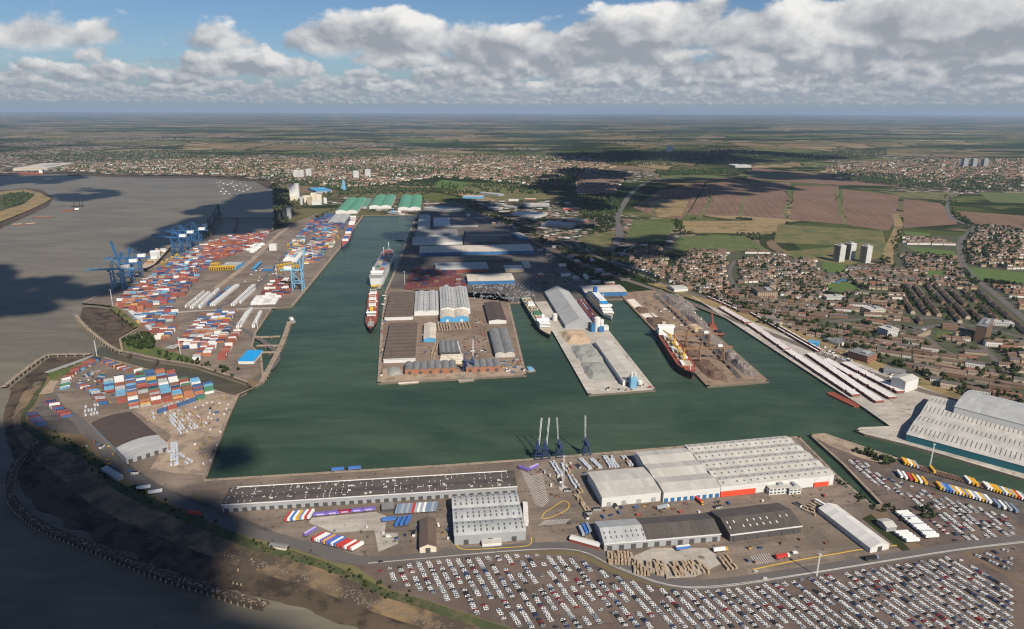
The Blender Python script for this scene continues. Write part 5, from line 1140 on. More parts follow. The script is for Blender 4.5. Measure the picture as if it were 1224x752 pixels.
jetty('timber_breakwater', 'long curved dark timber jetty sweeping along the river', [(-577.3,746),(-574.1,710.6),(-561.8,678),(-542,646.2),(-516.9,616.9),(-477.3,585.6),(-440.6,564.8),(-401.3,546.6),(-358.8,526.9),(-323.7,510.5),(-286.8,495.1),(-256.9,484.5),(-227.2,472.3),(-201.4,464.4)], 8, -0.6, pile_step=6.5)
brk = scene.objects['timber_breakwater']; deck_line = smooth_line([(-577.3,746),(-574.1,710.6),(-561.8,678),(-542,646.2),(-516.9,616.9),(-477.3,585.6),(-440.6,564.8),(-401.3,546.6),(-358.8,526.9),(-323.7,510.5),(-286.8,495.1),(-256.9,484.5),(-227.2,472.3),(-201.4,464.4)], 4); dbm = MB()
for a, b2 in zip(deck_line, deck_line[1:]):
    for _ in range(7):
        f = random.random(); dbm.box(a[0] + (b2[0] - a[0]) * f + random.gauss(0, 2), a[1] + (b2[1] - a[1]) * f + random.gauss(0, 2), -.6, random.uniform(.5, 3), random.uniform(.3, .8), random.uniform(.15, .9), 0, random.uniform(0, 3))
stuff(dbm.obj('broken_planking', M['quay'], brk))
jetty('footbridge', 'thin wooden gangway from the bank to the timber jetty', [(-230.9,539.9),(-238.4,522.7),(-248.2,501.9)], 2.5, 0.2, pile_step=16)
jetty('dolphin', 'square timber dolphin beside the gangway', [(-243,499.7),(-228.2,495.4)], 9, -1.0, pile_step=4)
jetty('river_jetty', 'dark approach jetty from the shaded bank to the grain berth', [(-871.5,2493.5),(-963.3,2491.3),(-1071.2,2469)], 9, 5, 'dark_wall', 24)
o = jetty('grain_jetty', 'dark grain jetty head with conveyor towers in the river', [(-1130.7,2612.4),(-1049.9,2375.1),(-981,2160.4)], 16, 5, 'dark_wall', 14)
for p in [(-1130.7,2612.4),(-1062.4,2411.7),(-1013.2,2254.7)]:
    t = MB(); t.lattice((*p, 5), (*p, 38), 6, 6, 1.2); t.obj('conveyor_tower', M['dark_wall'], o)
c = MB(); pts = [(-1130.7,2612.4),(-1062.4,2411.7),(-1013.2,2254.7)]
for a, b2 in zip(pts, pts[1:]): c.bar((*a, 34), (*b2, 34), 4, 3)
c.obj('conveyor', M['dark_wall'], o)
jetty('training_wall', 'row of dark piles between the jetty and the terminal', [(-1009.1,2490.2),(-923.4,2240.2)], 5, 2, 'dark_wall', 9)
jetty('entrance_breakwater', 'stone-topped breakwater around the mud basin of the terminal', [(-861.4,1278.5),(-805.8,1213.9),(-754.1,1159.9),(-693.1,1099.3),(-654.3,1068.1)], 6, 0.0, 'quay', 14)
jetty('entrance_breakwater', 'angled breakwater arm of the south-west inlet', [(-743,916.8),(-756.2,972.7),(-768,1038.9),(-760.7,1052.8),(-699.8,1057.4)], 6, 0.0, 'quay', 14)
jetty('landing_stage', 'pale floating landing stage inside the south-west inlet', [(-720.1,976.5),(-708.5,1005.3),(-690.7,1051.5)], 9, -1.5, 'deck_grey', 14)
jetty('lock_jetty', 'long pale finger jetty in front of the container terminal dock wall', [(-426.7,1239.7),(-401.4,1122.3),(-385.5,1023.6),(-373.2,939.4)], 8, 0.3, 'quay', 14)
for k, (a, b2) in enumerate(([(-460.8,1144.4),(-414.8,1149.6)], [(-438.7,1099.9),(-401.5,1100.3)], [(-419.7,1066.5),(-394.6,1066.8)])):
    jetty('jetty_arm', f'{nth(k)} short cross arm from the terminal wall to the finger jetty', [a, b2], 7, 0.25, 'sandy', 16, 'jetty cross arms')
for lab, a, b2 in (('curved old lock gate across the western entrance, river end', (-644.9,1036.2), (-634,1064.2)), ('curved old lock gate in the middle of the western entrance', (-576.9,992.1), (-575.1,1033.1)), ('stone dam closing the western entrance at the dock', (-411.5,895.4), (-388.3,929.6))):
    mid = ((a[0] + b2[0]) / 2 + 8, (a[1] + b2[1]) / 2 - 10); o = strip('lock_gate', [a, mid, b2], 5.0, 0.2, M['timber'], None, True, 6.0); tag(o, lab, 'lock gate')

# ================================================================ containers
CC = {'red': (0.34, 0.07, 0.05), 'orange': (0.42, 0.15, 0.065), 'rust': (0.27, 0.075, 0.045), 'blue': (0.035, 0.11, 0.28), 'sky': (0.10, 0.33, 0.52), 'white': (0.68, 0.68, 0.66), 'grey': (0.36, 0.38, 0.38),
      'green': (0.05, 0.20, 0.11), 'yellow': (0.55, 0.33, 0.05), 'navy': (0.025, 0.045, 0.13), 'maroon': (0.16, 0.035, 0.035), 'brown': (0.21, 0.10, 0.055)}
CN = list(CC)
for n_ in CN:
    g_ = sum(CC[n_]) / 3; CC[n_] = tuple(v * .8 + g_ * .16 for v in CC[n_])          # sun-faded paint
for n_ in CN: M['box_' + n_] = mat('container_' + n_, CC[n_], 0.6, 0.2, 0.2, 1.2, rgb2=tuple(v * .55 + .03 for v in CC[n_]), amt=.2)
def container_mesh(colname, l=12.19):
    mb = MB(); mb.box(0, 0, .1, l - .16, 2.36, 2.42)
    for sx in (-1, 1):
        for sy in (-1, 1): mb.box(sx * (l / 2 - .1), sy * 1.14, 0, .2, .16, 2.59)
        mb.box(sx * (l / 2 - .06), 0, 2.45, .14, 2.44, .14)
    for sy in (-1, 1): mb.box(0, sy * 1.16, 2.45, l, .14, .14); mb.box(0, sy * 1.16, 0, l, .14, .18)
    n = int(l / 1.5)
    for k in range(n):
        for sy in (-1, 1): mb.box(-l / 2 + (k + .5) * l / n, sy * 1.2, .2, .5, .08, 2.2)
    return mb.mesh('container', M['box_' + colname])
CM = {n_: container_mesh(n_) for n_ in CN}
def pal(**kw): return [k for k, v in kw.items() for _ in range(v)]
MIX_W = pal(red=5, orange=3, rust=4, blue=6, sky=4, white=4, grey=2, green=1, navy=3, maroon=2, yellow=1, brown=1)
MIX_R = pal(red=8, orange=5, rust=6, blue=5, white=3, sky=2, navy=3, yellow=1, maroon=4, brown=3, grey=3)
MIX_L = pal(white=9, orange=5, red=4, rust=4, blue=5, navy=2, yellow=1, brown=2, grey=2)
MIX_N = pal(orange=4, blue=5, sky=3, red=3, green=1, white=3, grey=2, navy=3, rust=2, yellow=2)
MIX_D = pal(maroon=14, brown=3, navy=3, grey=1)
far_boxes = []            # (x, y, z, angle, length, colour) that become one mass
near_boxes = []
TIER = ('bottom', 'second', 'third', 'fourth', 'fifth')
GC = 'containers on the south-west yard'
def put_container(x, y, z, a, colr, label): near_boxes.append((x, y, z, a, colr, label))
def stacks(rect, palette, where=None, hmax=3, dens=.85, lanes=0, l=12.19, pitch=2.75, gap=.5, group=False, poly=None, minh=1, run=3):
    """rows of stacks over a rectangle; where: words for the labels, None sends them to the mass"""
    cx, cy, ang, Lx, Wy = rect; nx = max(1, int(Lx // (l + gap))); ny = max(1, int(Wy // pitch)); a = R(ang)
    for j in range(ny):
        if lanes and (j % (lanes + 2)) >= lanes: continue
        colr = random.choice(palette)
        for i in range(nx):
            x, y = loc2(rect, -Lx / 2 + (i + .5) * Lx / nx, -Wy / 2 + (j + .5) * Wy / ny)
            if poly and not inside((x, y), poly): continue
            if random.random() > dens: continue
            hh = random.randint(minh, hmax)
            for k in range(hh):
                if random.random() < 1.0 / run: colr = random.choice(palette)
                z = .12 + k * 2.6
                if where: put_container(x, y, z, a, colr, f'{colr} container {where}, {nth(j)} row, {nth(i)} stack, {TIER[k]} tier')
                else: far_boxes.append((x, y, z, a, l, colr))
# south-west yard, nearest to the viewer: each container its own object
SWP = [(-605.6,924.4),(-614.4,956.9),(-614,988.2),(-592.5,991.9),(-548,971.2),(-482.7,938.4),(-430.9,907.3),(-432.7,883.4),(-470,860.2),(-505.9,830.2),(-537.9,859.6)]
stacks((*(-513.4,911.4,37.2,98.9,116)[:2], 31.0, 190.0, 120.0), MIX_W, 'in the south-west yard', 5, .9, 3, 12.19, 2.9, 1.0, poly=SWP, run=2)
def line_of(pts, palette, where, gap=4.0, a_off=0.0, hmax=1):
    line = smooth_line(pts, 3); d = 0.0; acc = 0.0; k = 0
    for a, b2 in zip(line, line[1:]):
        seg = math.dist(a, b2); t = gap - acc; an = math.atan2(b2[1] - a[1], b2[0] - a[0])
        while t < seg:
            f = t / seg; c = random.choice(palette)
            for lv in range(random.randint(1, hmax)):
                put_container(a[0] + (b2[0] - a[0]) * f, a[1] + (b2[1] - a[1]) * f, .12 + 2.6 * lv, an + a_off, c, f'{c} container {where}, {nth(k)} along' + (', upper' if lv else ''))
            k += 1; t += gap
        acc = (acc + seg) % gap
line_of([(-646.5,905.3),(-664.7,939.9),(-671.7,963.2),(-675.1,987.5),(-673.3,1013.1),(-668.9,1028.3)], MIX_W, 'lining the inlet edge of the south-west yard', 4.2, R(-70), 2)
line_of([(-654.2,1017),(-620.6,995.3),(-589.4,981.3),(-560.3,967.7)], MIX_W, 'lining the old lock wall', 4.2, R(70), 2)
line_of([(-645.8,949.9),(-642.7,970.3),(-625.9,963.6),(-613.6,933.9)], MIX_W, 'standing in the open middle of the south-west yard', 6.0, R(50))
line_of([(-643.7,864.3),(-622.7,847.9),(-600.1,826.8),(-583.2,814.1)], pal(blue=3, red=2, navy=3, maroon=2, white=1), 'in the shaded compound by the river road', 3.8, R(62), 2)
line_of([(-642.3,826.4),(-625.3,811.2),(-602,789.3)], pal(blue=2, maroon=3, navy=2), 'beside the shaded blue fence by the river', 3.8, R(62), 1)
line_of([(-631.2,917.8),(-609.2,905.7),(-583.3,882),(-560,853.9)], MIX_W, 'along the inner road of the south-west yard', 4.0, R(60), 2)
line_of([(-670.8,970),(-670.7,991.2),(-663.7,1005.8)], MIX_W, 'in the second line by the inlet', 4.4, R(-60), 2)
line_of([(-476.2,820.1),(-460.8,841.2),(-441.4,866.1),(-427.9,883.4)], MIX_W, 'edging the timber quay', 13.5, 0.0, 2)
# container terminal: beyond the three hundred nearest, one mass
def fill(poly, ang, palette, hmax=3, dens=.93, lanes=6, run=4, l=12.19, aisle=2):
    """lay lanes of stacks at one heading over an outline"""
    a = R(ang); u = (math.cos(a), math.sin(a)); v = (-u[1], u[0]); us = [p[0] * u[0] + p[1] * u[1] for p in poly]; vs = [p[0] * v[0] + p[1] * v[1] for p in poly]
    r = min(vs); j = 0
    while r < max(vs):
        r += 2.75; j += 1
        if lanes and j % (lanes + aisle) >= lanes: continue
        t = min(us); colr = random.choice(palette)
        while t < max(us):
            t += l + .5; x, y = u[0] * t + v[0] * r, u[1] * t + v[1] * r
            if not inside((x, y), poly) or random.random() > dens: continue
            for k in range(random.randint(1, hmax)):
                if random.random() < 1.0 / run: colr = random.choice(palette)
                far_boxes.append((x, y, .12 + k * 2.6, a, l, colr))
fill([(-831.6,1363.5),(-854.2,1480.9),(-861.8,1542.9),(-797.2,1593.7),(-733,1505.4),(-714.6,1432.2),(-713.4,1365.1),(-759,1303),(-778.9,1308.6)], 16, MIX_R, 4, .95, 4, 4, aisle=1)
fill([(-866,1550.9),(-889.7,1730.9),(-909.9,1870.3),(-796,1805.3),(-774.2,1647),(-743.2,1536.6),(-803.3,1593.6),(-832.8,1551.4)], 14, MIX_R + pal(sky=4, blue=3, grey=3), 4, .93, 4, 3, aisle=1)
fill([(-912.8,1881.9),(-920.8,2032.6),(-891.1,2117.6),(-796.2,2226.8),(-778.4,2119.9),(-765.9,1957.3),(-779.7,1838.5),(-796,1805.3)], 10, pal(red=7, orange=5, rust=6, brown=3, sky=1, white=2, blue=2, maroon=2), 3, .94, 4, 5, aisle=1)
fill([(-746.6,1279.9),(-687.9,1315.8),(-655.3,1275.4),(-653,1210.6),(-682.6,1195),(-713.6,1236.1)], 16, MIX_R, 3, .95, 6, 4); fill([(-666.4,1146.7),(-667.8,1175.4),(-622.5,1205.9),(-603.2,1142.8),(-608.4,1120),(-629.7,1133.3)], 14, MIX_L, 3, .95, 8, 4)
fill([(-574.2,1094.1),(-615.2,1270.3),(-553.5,1305.6),(-503.5,1121.2),(-516.7,1090.5),(-562,1077.4)], 11, MIX_L, 3, .96, 3, 5, aisle=1); fill([(-523.3,1029.8),(-534.7,1086),(-508.6,1094.8),(-497.5,1045.6),(-508.1,1026.1)], 11, MIX_L, 3, .92, 5, 3); fill([(-477.3,1030.3),(-499.9,1112.3),(-508,1177.2),(-495.5,1172.5),(-474.8,1103.8),(-462.5,1030.4)], 11, pal(white=3, orange=4, rust=5, red=3), 3, .95, 0, 4)
WHT = pal(white=14, grey=1)
for rc in ((-673.6,1387.5,96.8,119.5,5), (-659.2,1381.1,97.1,118.5,8), (-647.5,1395.7,98.4,148,8), (-623.7,1424,94.4,166.3,11), (-584,1424.6,95.4,166.5,8), (-572.2,1415.9,94.6,123.5,5), (-517.8,1255,100.5,127.9,9), (-490.5,1246,101.9,99.3,6), (-708.3,1233.4,-48.6,154.5,9)):
    stacks(rc, WHT, None, 2, .97, 0, 6.1, 2.8, .3, run=6, minh=2)
stacks((-635.8,1420,94.7,158.6,6), pal(blue=4, sky=2, rust=1), None, 2, .95, 0, 12.19, 2.8, .4)
fill([(-540.2,1420.7),(-573.7,1555.3),(-533.6,1572.4),(-489.2,1449.5),(-500.4,1394.1)], 8, pal(rust=5, white=5, maroon=2, navy=1), 3, .85, 5); fill([(-544.1,1348.3),(-556.9,1406.8),(-503.5,1414.4),(-489.3,1355.4)], 8, WHT, 2, .92, 0); fill([(-771.6,1908.1),(-772.3,2008.8),(-744.9,2009.3),(-730.6,1862)], 40, WHT, 2, .8, 0)
fill([(-625.7,1841.2),(-689,2121.7),(-669.6,2182.2),(-614.7,1960.2),(-589.2,1798.1)], 8, MIX_N, 3, .7, 5, 3); fill([(-590.6,1911.4),(-645.8,2214),(-598.9,2314.3),(-539.7,2013.3),(-511.4,1778.3),(-539.6,1736.8)], 8, MIX_N, 3, .8, 6, 3); fill([(-696.6,2181.6),(-720.9,2419.6),(-650.6,2498.7),(-616.1,2313.9),(-663.2,2197.9)], 8, pal(orange=4, blue=5, navy=3, sky=3, red=1), 3, .85, 5, 4); fill([(-731.7,2457.5),(-713.9,2622.7),(-595.3,2500),(-565.8,2247.9),(-607.5,2349.1)], 8, pal(navy=5, blue=4, red=2), 2, .7, 5, 4); fill([(-618.4,1776.4),(-624,1910.8),(-593.1,1887.7),(-576.4,1756.4)], 8, WHT, 2, .6, 4)
fill([(-249.8,1482.2),(-260.1,1683.1),(-142.4,1675.6),(-99.6,1499.4),(-113.3,1476.7)], 3, MIX_D, 3, .6, 4, 7); fill([(138.7,1246.6),(138.8,1389.6),(152.7,1403.1),(174.7,1225.8)], 96, MIX_D, 1, .9, 0, 5)
def box_mass(name, items, h=2.59, w=2.44):
    if not items: return
    n = len(items); V = np.zeros((n, 8, 3)); base = np.array([(-.5, -.5, 0), (.5, -.5, 0), (.5, .5, 0), (-.5, .5, 0), (-.5, -.5, 1), (.5, -.5, 1), (.5, .5, 1), (-.5, .5, 1)])
    for i, (x, y, z, a, l, c) in enumerate(items):
        p = base * (l, w, h); ca, sa = math.cos(a), math.sin(a)
        V[i, :, 0] = x + p[:, 0] * ca - p[:, 1] * sa; V[i, :, 1] = y + p[:, 0] * sa + p[:, 1] * ca; V[i, :, 2] = z + p[:, 2]
    fb = np.array([(0, 1, 5, 4), (1, 2, 6, 5), (2, 3, 7, 6), (3, 0, 4, 7), (4, 5, 6, 7)]); F = (np.arange(n)[:, None, None] * 8 + fb[None]).reshape(-1, 4)
    me = bpy.data.meshes.new(name); me.from_pydata(V.reshape(-1, 3).tolist(), [], F.tolist())
    names = sorted({c for *_, c in items}); [me.materials.append(M['box_' + c]) for c in names]; ix = {c: i for i, c in enumerate(names)}
    me.polygons.foreach_set('material_index', [ix[c] for *_, c in items for _ in range(5)]); me.update()
    return stuff(link(name, me))
near_boxes.sort(key=lambda c: math.hypot(c[0], c[1]))
for (x, y, z, a, c, w) in near_boxes[:300]: tag(link('container', CM[c], None, (x, y, z), a), w, 'container', GC)
far_boxes += [(x, y, z, a, 12.19, c) for (x, y, z, a, c, w) in near_boxes[300:]]
box_mass('container_stacks', far_boxes)

# ================================================================ lorry trailers
def trailer(side, top=None, l=13.6, logo=None, w=2.55):
    """curtain-sided trailer: box body on a chassis with three axles and a landing leg"""
    b = MB(); b.box(0, 0, 1.25, l, w, 2.75, 0, 0, 1); b.box(0, 0, 1.05, l, w - .05, .2, 2)
    for k in range(int(l / 3.4) + 1):
        for s in (-1, 1): b.box(-l / 2 + k * l / int(l / 3.4) * .98 + .1, s * (w / 2 + .015), 1.25, .12, .06, 2.7, 2)
    if logo:
        for s in (-1, 1): b.box(0, s * 1.3, 1.9, l * .5, .05, 1.2, 3)
    o = b.obj('trailer', [M[side], M[top or side], M['deck_grey']] + ([M[logo]] if logo else []))
    c = MB(); c.box(0, 0, .85, l * .95, 1.0, .25)
    for k in range(3):
        for s in (-1, 1):
            c.bar((-l * .28 - k * 1.35, s * .85, .52), (-l * .28 - k * 1.35, s * 1.25, .52), 1.0, 1.0)
    for s in (-1, 1): c.box(l * .28, s * .8, .1, .2, .2, .8)
    c.obj('chassis', M['tyre'], o)
    return o
protos = {}
def trailer_at(p, a, side, label, group, top=None, l=13.6, z=.2, logo=None):
    k = (side, top, l, logo)
    if k not in protos: o = protos[k] = trailer(*k); o.location = (*p, z); o.rotation_euler = (0, 0, a)
    else: o = copy_tree(protos[k], (*p, z), a)
    return tag(o, label, 'trailer', group)
M['purple'] = mat('purple_curtain', (0.17, 0.12, 0.42), .5, .15); M['lilac'] = mat('lilac_top', (0.48, 0.42, 0.70), .5, .15); M['crimson'] = mat('crimson_curtain', (0.30, 0.03, 0.06), .5, .15)
for n_, c_ in (('t_yellow', (0.66, 0.36, 0.03)), ('t_grey', (0.33, 0.36, 0.40)), ('t_blue', (0.05, 0.16, 0.46)), ('t_white', (0.74, 0.74, 0.72)), ('t_slate', (0.19, 0.25, 0.34)), ('t_red', (0.48, 0.05, 0.04))): M[n_] = mat('trailer_' + n_[2:], c_, .5, .1, .3)
CNM = {'t_yellow': 'yellow', 't_grey': 'grey', 't_blue': 'blue', 't_white': 'white', 't_slate': 'slate blue', 't_red': 'red', 'purple': 'purple', 'crimson': 'crimson'}
def row(p0, p1, n, a, sides, where, group, top=None, l=13.6, skip=0.0, logo=None, off=0.0):
    for k in range(n):
        if random.random() < skip: continue
        f = k / max(1, n - 1); s = sides[k % len(sides)] if isinstance(sides, tuple) else random.choice(sides)
        o_ = (random.random() - .5) * off
        trailer_at((p0[0] + (p1[0] - p0[0]) * f - math.sin(a) * 0 + math.cos(a) * o_, p0[1] + (p1[1] - p0[1]) * f + math.sin(a) * o_), a, s, f'{CNM.get(s, s)} lorry trailer {where}, {nth(k)} in row', group, top, l, logo=logo)
GT = 'lorry trailers on the south quay'
row((-190.9,590.3), (-144.2,599.4), 5, R(9), ('purple', 'purple', 'crimson', 'purple', 'purple'), 'parked end to end by the dark transit shed', GT, None, 13.6, logo='lilac')
row((-221.3,585.7), (-200.1,590.2), 9, R(84), ('t_red', 't_white', 't_blue', 't_white', 't_yellow', 't_slate', 't_white', 't_red', 't_white'), 'beside the purple trailers', GT)
row((-182.4,553.1), (-157.1,543.5), 10, R(50), ('t_red', 't_white', 't_white', 'purple', 't_yellow', 'purple', 't_blue', 't_white', 't_blue', 't_red'), 'slanted along the dock road', GT)
row((-152.8,541.7), (-142.7,538.6), 4, R(50), ('t_red', 't_white'), 'in the short slanted group', GT)
row((-115.4,599.6), (-77,604.4), 15, R(88), ('t_slate', 't_slate', 't_grey', 't_slate', 't_grey', 't_slate', 't_red', 't_grey', 't_white', 't_grey', 't_white'), 'beside the grey warehouse', GT, None)
row((-111.1,577.9), (-101.5,580.1), 3, R(80), ('t_blue', 't_blue'), 'near the brown-roofed canteen', GT)
trailer_at((-120.9,582.1), R(9), 't_blue', 'blue lorry trailer standing alone on the concrete pad corner', GT)
trailer_at((-192.6,560.9), R(55), 'purple', 'lilac-topped trailer alone at the slanted row start', GT, 'lilac')
trailer_at((13.9,682.1), R(-35), 'purple', 'purple trailer parked across the empty herringbone bays', GT)
trailer_at((25.3,685), R(40), 'purple', 'lilac-topped trailer parked across the empty herringbone bays', GT, 'lilac')
row((67.6,563.9), (74.7,569.4), 3, R(100), ('t_grey', 't_blue', 't_slate'), 'against the end of the timber shed', GT)
row((-195.2,678.8), (-177,681.7), 2, R(9), ('t_blue', 't_blue'), 'on the quay edge behind the dark transit shed', GT)
trailer_at((321.2,579.2), R(-50), 't_blue', 'blue lorry trailer beside the white tent store', GT)
trailer_at((159,538.5), R(12), 't_blue', 'blue-sided trailer being loaded in front of the timber shed', GT, 't_white')
trailer_at((-317.1,591.7), R(-8), 't_red', 'dark red tanker-length trailer on the shaded river road', GT)
row((-392.8,638.8), (-376.2,630.7), 2, R(20), ('t_white', 't_white'), 'in the shade beside the river road', GT)
GL = 'lorry trailers on the lock island'
row((453.8,701.5), (463,693.8), 5, R(80), ('t_yellow', 't_yellow', 't_white', 't_yellow', 't_grey'), 'in the first group beside the lock channel', GL)
row((501,660.4), (505.9,655.2), 3, R(80), ('t_white', 't_yellow', 't_yellow'), 'in the middle group beside the lock channel', GL)
row((513.3,648.4), (537.8,627.1), 13, R(80), ('t_white', 't_white', 't_yellow', 't_yellow', 't_yellow', 't_slate', 't_white', 't_yellow', 't_grey', 't_yellow', 't_red', 't_white', 't_grey'), 'in the long group beside the lock channel', GL)
row((433,672.3), (452,658.3), 6, R(80), ('t_white', 't_white', 't_red', 't_yellow', 't_white', 't_yellow'), 'in the inner row next to the parked cars', GL, skip=.1)
row((462.3,648), (497.4,622.1), 16, R(80), ('t_yellow', 't_grey', 't_blue', 't_blue', 't_grey', 't_yellow', 't_white', 't_yellow', 't_slate', 't_yellow', 't_white', 't_grey', 't_white', 't_yellow', 't_grey', 't_white'), 'in the long inner row by the parked cars', GL)
row((500.9,614.3), (512.6,605.2), 4, R(80), ('t_slate', 't_white', 't_grey', 't_slate'), 'at the far end of the inner row', GL)
trailer_at((475.6,682.7), R(80), 't_yellow', 'yellow lorry trailer standing alone beside the lock channel', GL)
flat_tr = MB(); flat_tr.box(0, 0, .9, 12, 2.4, .4); [flat_tr.bar((-3 - k, -1.2, .5), (-3 - k, 1.2, .5), .9, .9, 1) for k in (0, 1.3)]; ftm = flat_tr.mesh('flatbed_trailer', [M['scrap_rust'], M['tyre']])
k = 0
for p0, p1, n in (((464.2,689.1), (472.7,682.7), 4), ((476.6,678.1), (498.4,662.1), 9), ((506.6,653.5), (511.1,649.2), 3), ((454.2,657.4), (460.7,651.4), 4)):
    for i in range(n):
        f = i / (n - 1); tag(link('flatbed_trailer', ftm, None, (p0[0] + (p1[0] - p0[0]) * f, p0[1] + (p1[1] - p0[1]) * f, .2), R(80)), f'empty rusty flatbed trailer on the lock island, {nth(k)} counting away from the tip', 'trailer', 'empty flatbeds on the lock island'); k += 1
GB = 'white trailers by the site office'
row((394.4,597), (400.9,557.9), 11, R(6), ('t_white', 't_white', 't_slate'), 'in the tight row behind the small grey office', GB, 't_white')
row((375,563.1), (378.8,551.2), 4, R(6), ('t_white',), 'in the short row near the grey office', GB, 't_white')
# the covered trailers along the east quay
GQ = 'white-topped covered trailers on the east quay'
cov = trailer('rust_box', 't_white', 13.2, None, 3.0); cov.name = 'covered_trailer'; first = True
def covered(p0, p1, n, a, where):
    global first
    for k in range(n):
        f = k / (n - 1); d = random.uniform(-.5, .5) + (2.2 if random.random() < .04 else 0); p = (p0[0] + (p1[0] - p0[0]) * f + math.cos(a) * d, p0[1] + (p1[1] - p0[1]) * f + math.sin(a) * d, .2)
        if first: o = cov; o.location = p; o.rotation_euler = (0, 0, a); first = False
        else: o = copy_tree(cov, p, a)
        tag(o, f'white-topped red trailer {where}, {nth(k)} from the dock head', 'trailer', GQ)
covered((465.8,1076), (489.6,891.7), 52, R(10), 'in the quay-edge row'); covered((495.8,1060.1), (512,870.3), 52, R(10), 'in the second row from the water')
covered((510.2,1032.8), (537.6,883.4), 42, R(10), 'in the third row from the water'); covered((534.5,1018), (560.9,904.3), 32, R(10), 'in the row nearest the railway')
covered((452,1223.9), (466.2,1084.3), 34, R(12), 'in the upper quay-edge row'); covered((475.1,1312.9), (513.5,1078.6), 17, R(-81), 'in the line along the quay road'); covered((484.2,1325), (521.4,1087), 17, R(-81), 'in the second line along the quay road')
covered((429.6,1336.4), (449.1,1234.4), 24, R(14), 'in the highest quay-edge row'); covered((427,1413.6), (459.8,1312.7), 7, R(-72), 'in the curved group at the basin head'); covered((441.7,1420.6), (472,1318.8), 7, R(-72), 'in the outer curve at the basin head')
# lorries
def lorry(label, p, a, cab='t_white', box='t_red'):
    o = thing('lorry', label, 'lorry', (*p, .2), a)
    c = MB(); c.box(6.2, 0, .6, 2.2, 2.5, 1.4); c.frus(6.0, 0, 2.0, 3.4, 2.0, 2.4, 1.6, 2.3); c.obj('cab', M[cab], o); MB().box(7.15, 0, 2.0, .4, 2.1, .9).obj('windscreen', M['glass'], o)
    MB().box(-1.2, 0, 1.1, 11.5, 2.5, 2.7).obj('cargo_body', M[box], o); w = MB()
    w.box(0, 0, .7, 13, 1, .3); me = w.mesh('chassis', M['tyre']); link('chassis', me, o); wm = MB(); wm.bar((0, -.2, 0), (0, .2, 0), 1.0, 1.0); wme = wm.mesh('wheel', M['tyre'])
    for x in (6.2, 2.0, -4.5, -5.9):
        for s in (-1, 1): link('wheel', wme, o, (x, s * 1.1, .5))
    return o
lorry('red-bodied lorry with white cab in the empty storage yard', (246.9,526.7), R(15)); lorry('yellow-cabbed lorry at the doors of the white three-gable warehouse', (194.8,618.5), R(-70), 't_yellow', 't_red')
lorry('dark low lorry driving on the dock road', (326.7,524.8), R(12), 't_slate', 'tyre'); lorry('blue-cabbed lorry with white body near the small white tent cabins', (319.5,613.1), R(-60), 't_blue', 't_white')
lorry('white lorry with grey body in front of the white warehouse', (154.7,605.9), R(20), 't_white', 't_grey'); lorry('grey lorry turning in the loading yard of the timber shed', (193.3,536.2), R(10), 't_yellow', 't_white')

# ================================================================ parked cars
def car_mb(mb=None, x=0, y=0, a=0.0, z=0.0, m=0, g=1, t=2):
    mb = mb or MB(); b = len(mb.v); 
    def bx(cx, cy, z0, z1, lx0, ly0, lx1, ly1, mm, tp=None, dx=0.0): mb.frus(cx, cy, z0, z1, lx0, ly0, lx1, ly1, mm, tp, dx)
    bx(0, 0, .28, .92, 4.0, 1.62, 3.9, 1.6, m); bx(-.3, 0, .92, 1.46, 2.8, 1.56, 1.5, 1.26, g, m, -.15)
    for sx in (-1.32, 1.32): mb.box(sx, 0, 0, .6, 1.76, .42, t)
    ca, sa = math.cos(a), math.sin(a)
    for i in range(b, len(mb.v)):
        px, py, pz = mb.v[i]; mb.v[i] = (x + px * ca - py * sa, y + px * sa + py * ca, pz + z)
    return mb
CARC = {'white': ((0.68, 0.68, 0.67), 52), 'silver': ((0.46, 0.48, 0.50), 17), 'pale grey': ((0.28, 0.29, 0.31), 9), 'black': ((0.02, 0.02, 0.022), 11), 'dark blue': ((0.025, 0.05, 0.14), 6), 'red': ((0.27, 0.02, 0.02), 4)}
for n_, (c_, w_) in CARC.items(): M['car_' + n_] = mat('car_' + n_.replace(' ', '_'), c_, .25, .05, .2, 1.0, spec=.5)
CARW = [n_ for n_, (c_, w_) in CARC.items() for _ in range(w_)]
CARM = {n_: car_mb().mesh('car', [M['car_' + n_], M['glass'], M['tyre']]) for n_ in CARC}
LOT = [(-117.1,506),(-77.6,520.1),(9.2,529.6),(33.7,529.7),(61.3,522.1),(94.2,499.4),(123.8,483.4),(161,481.5),(216.1,489.2),(322.4,511.9),(403.6,528.9),(457.9,452.4),(459.9,415.5),(94.6,417.9),(0.9,440),(-34.4,456.5),(-65.1,476.2),(-93.6,487.5)]
cars = []
ra = R(-66.0); rd = (math.cos(ra), math.sin(ra)); rn = (-rd[1], rd[0]); CA = R(13)
o0 = (-125.7,508.2)
def car_rows(poly, origin, rd, nrows, pitch, step, where, keep, heading, length=300.0, start=-60.0, clump=.09, dens=.86):
    rn = (-rd[1], rd[0]); 
    for i in range(nrows):
        gap = 0; u = start; k = 0
        while u < length:
            x, y = origin[0] + rn[0] * i * pitch + rd[0] * u, origin[1] + rn[1] * i * pitch + rd[1] * u; u += step
            if not inside((x, y), poly): continue
            k += 1
            if gap > 0: gap -= 1; continue
            q = keep(x, y)
            if random.random() > q: gap = random.randint(0, 4); continue
            cars.append((x + random.uniform(-.35, .35), y + random.uniform(-.2, .2), heading + random.gauss(0, .03) + (math.pi if random.random() < .3 else 0), random.choice(CARW), f'{where}, {nth(i)} row, {nth(k - 1)} space from the road'))
sparse = lambda x, y: .985 if x > 130 else (.95 if x > 40 else .93)
car_rows(LOT, o0, rd, 84, 8.5, 2.55, 'in the near car park', sparse, CA)
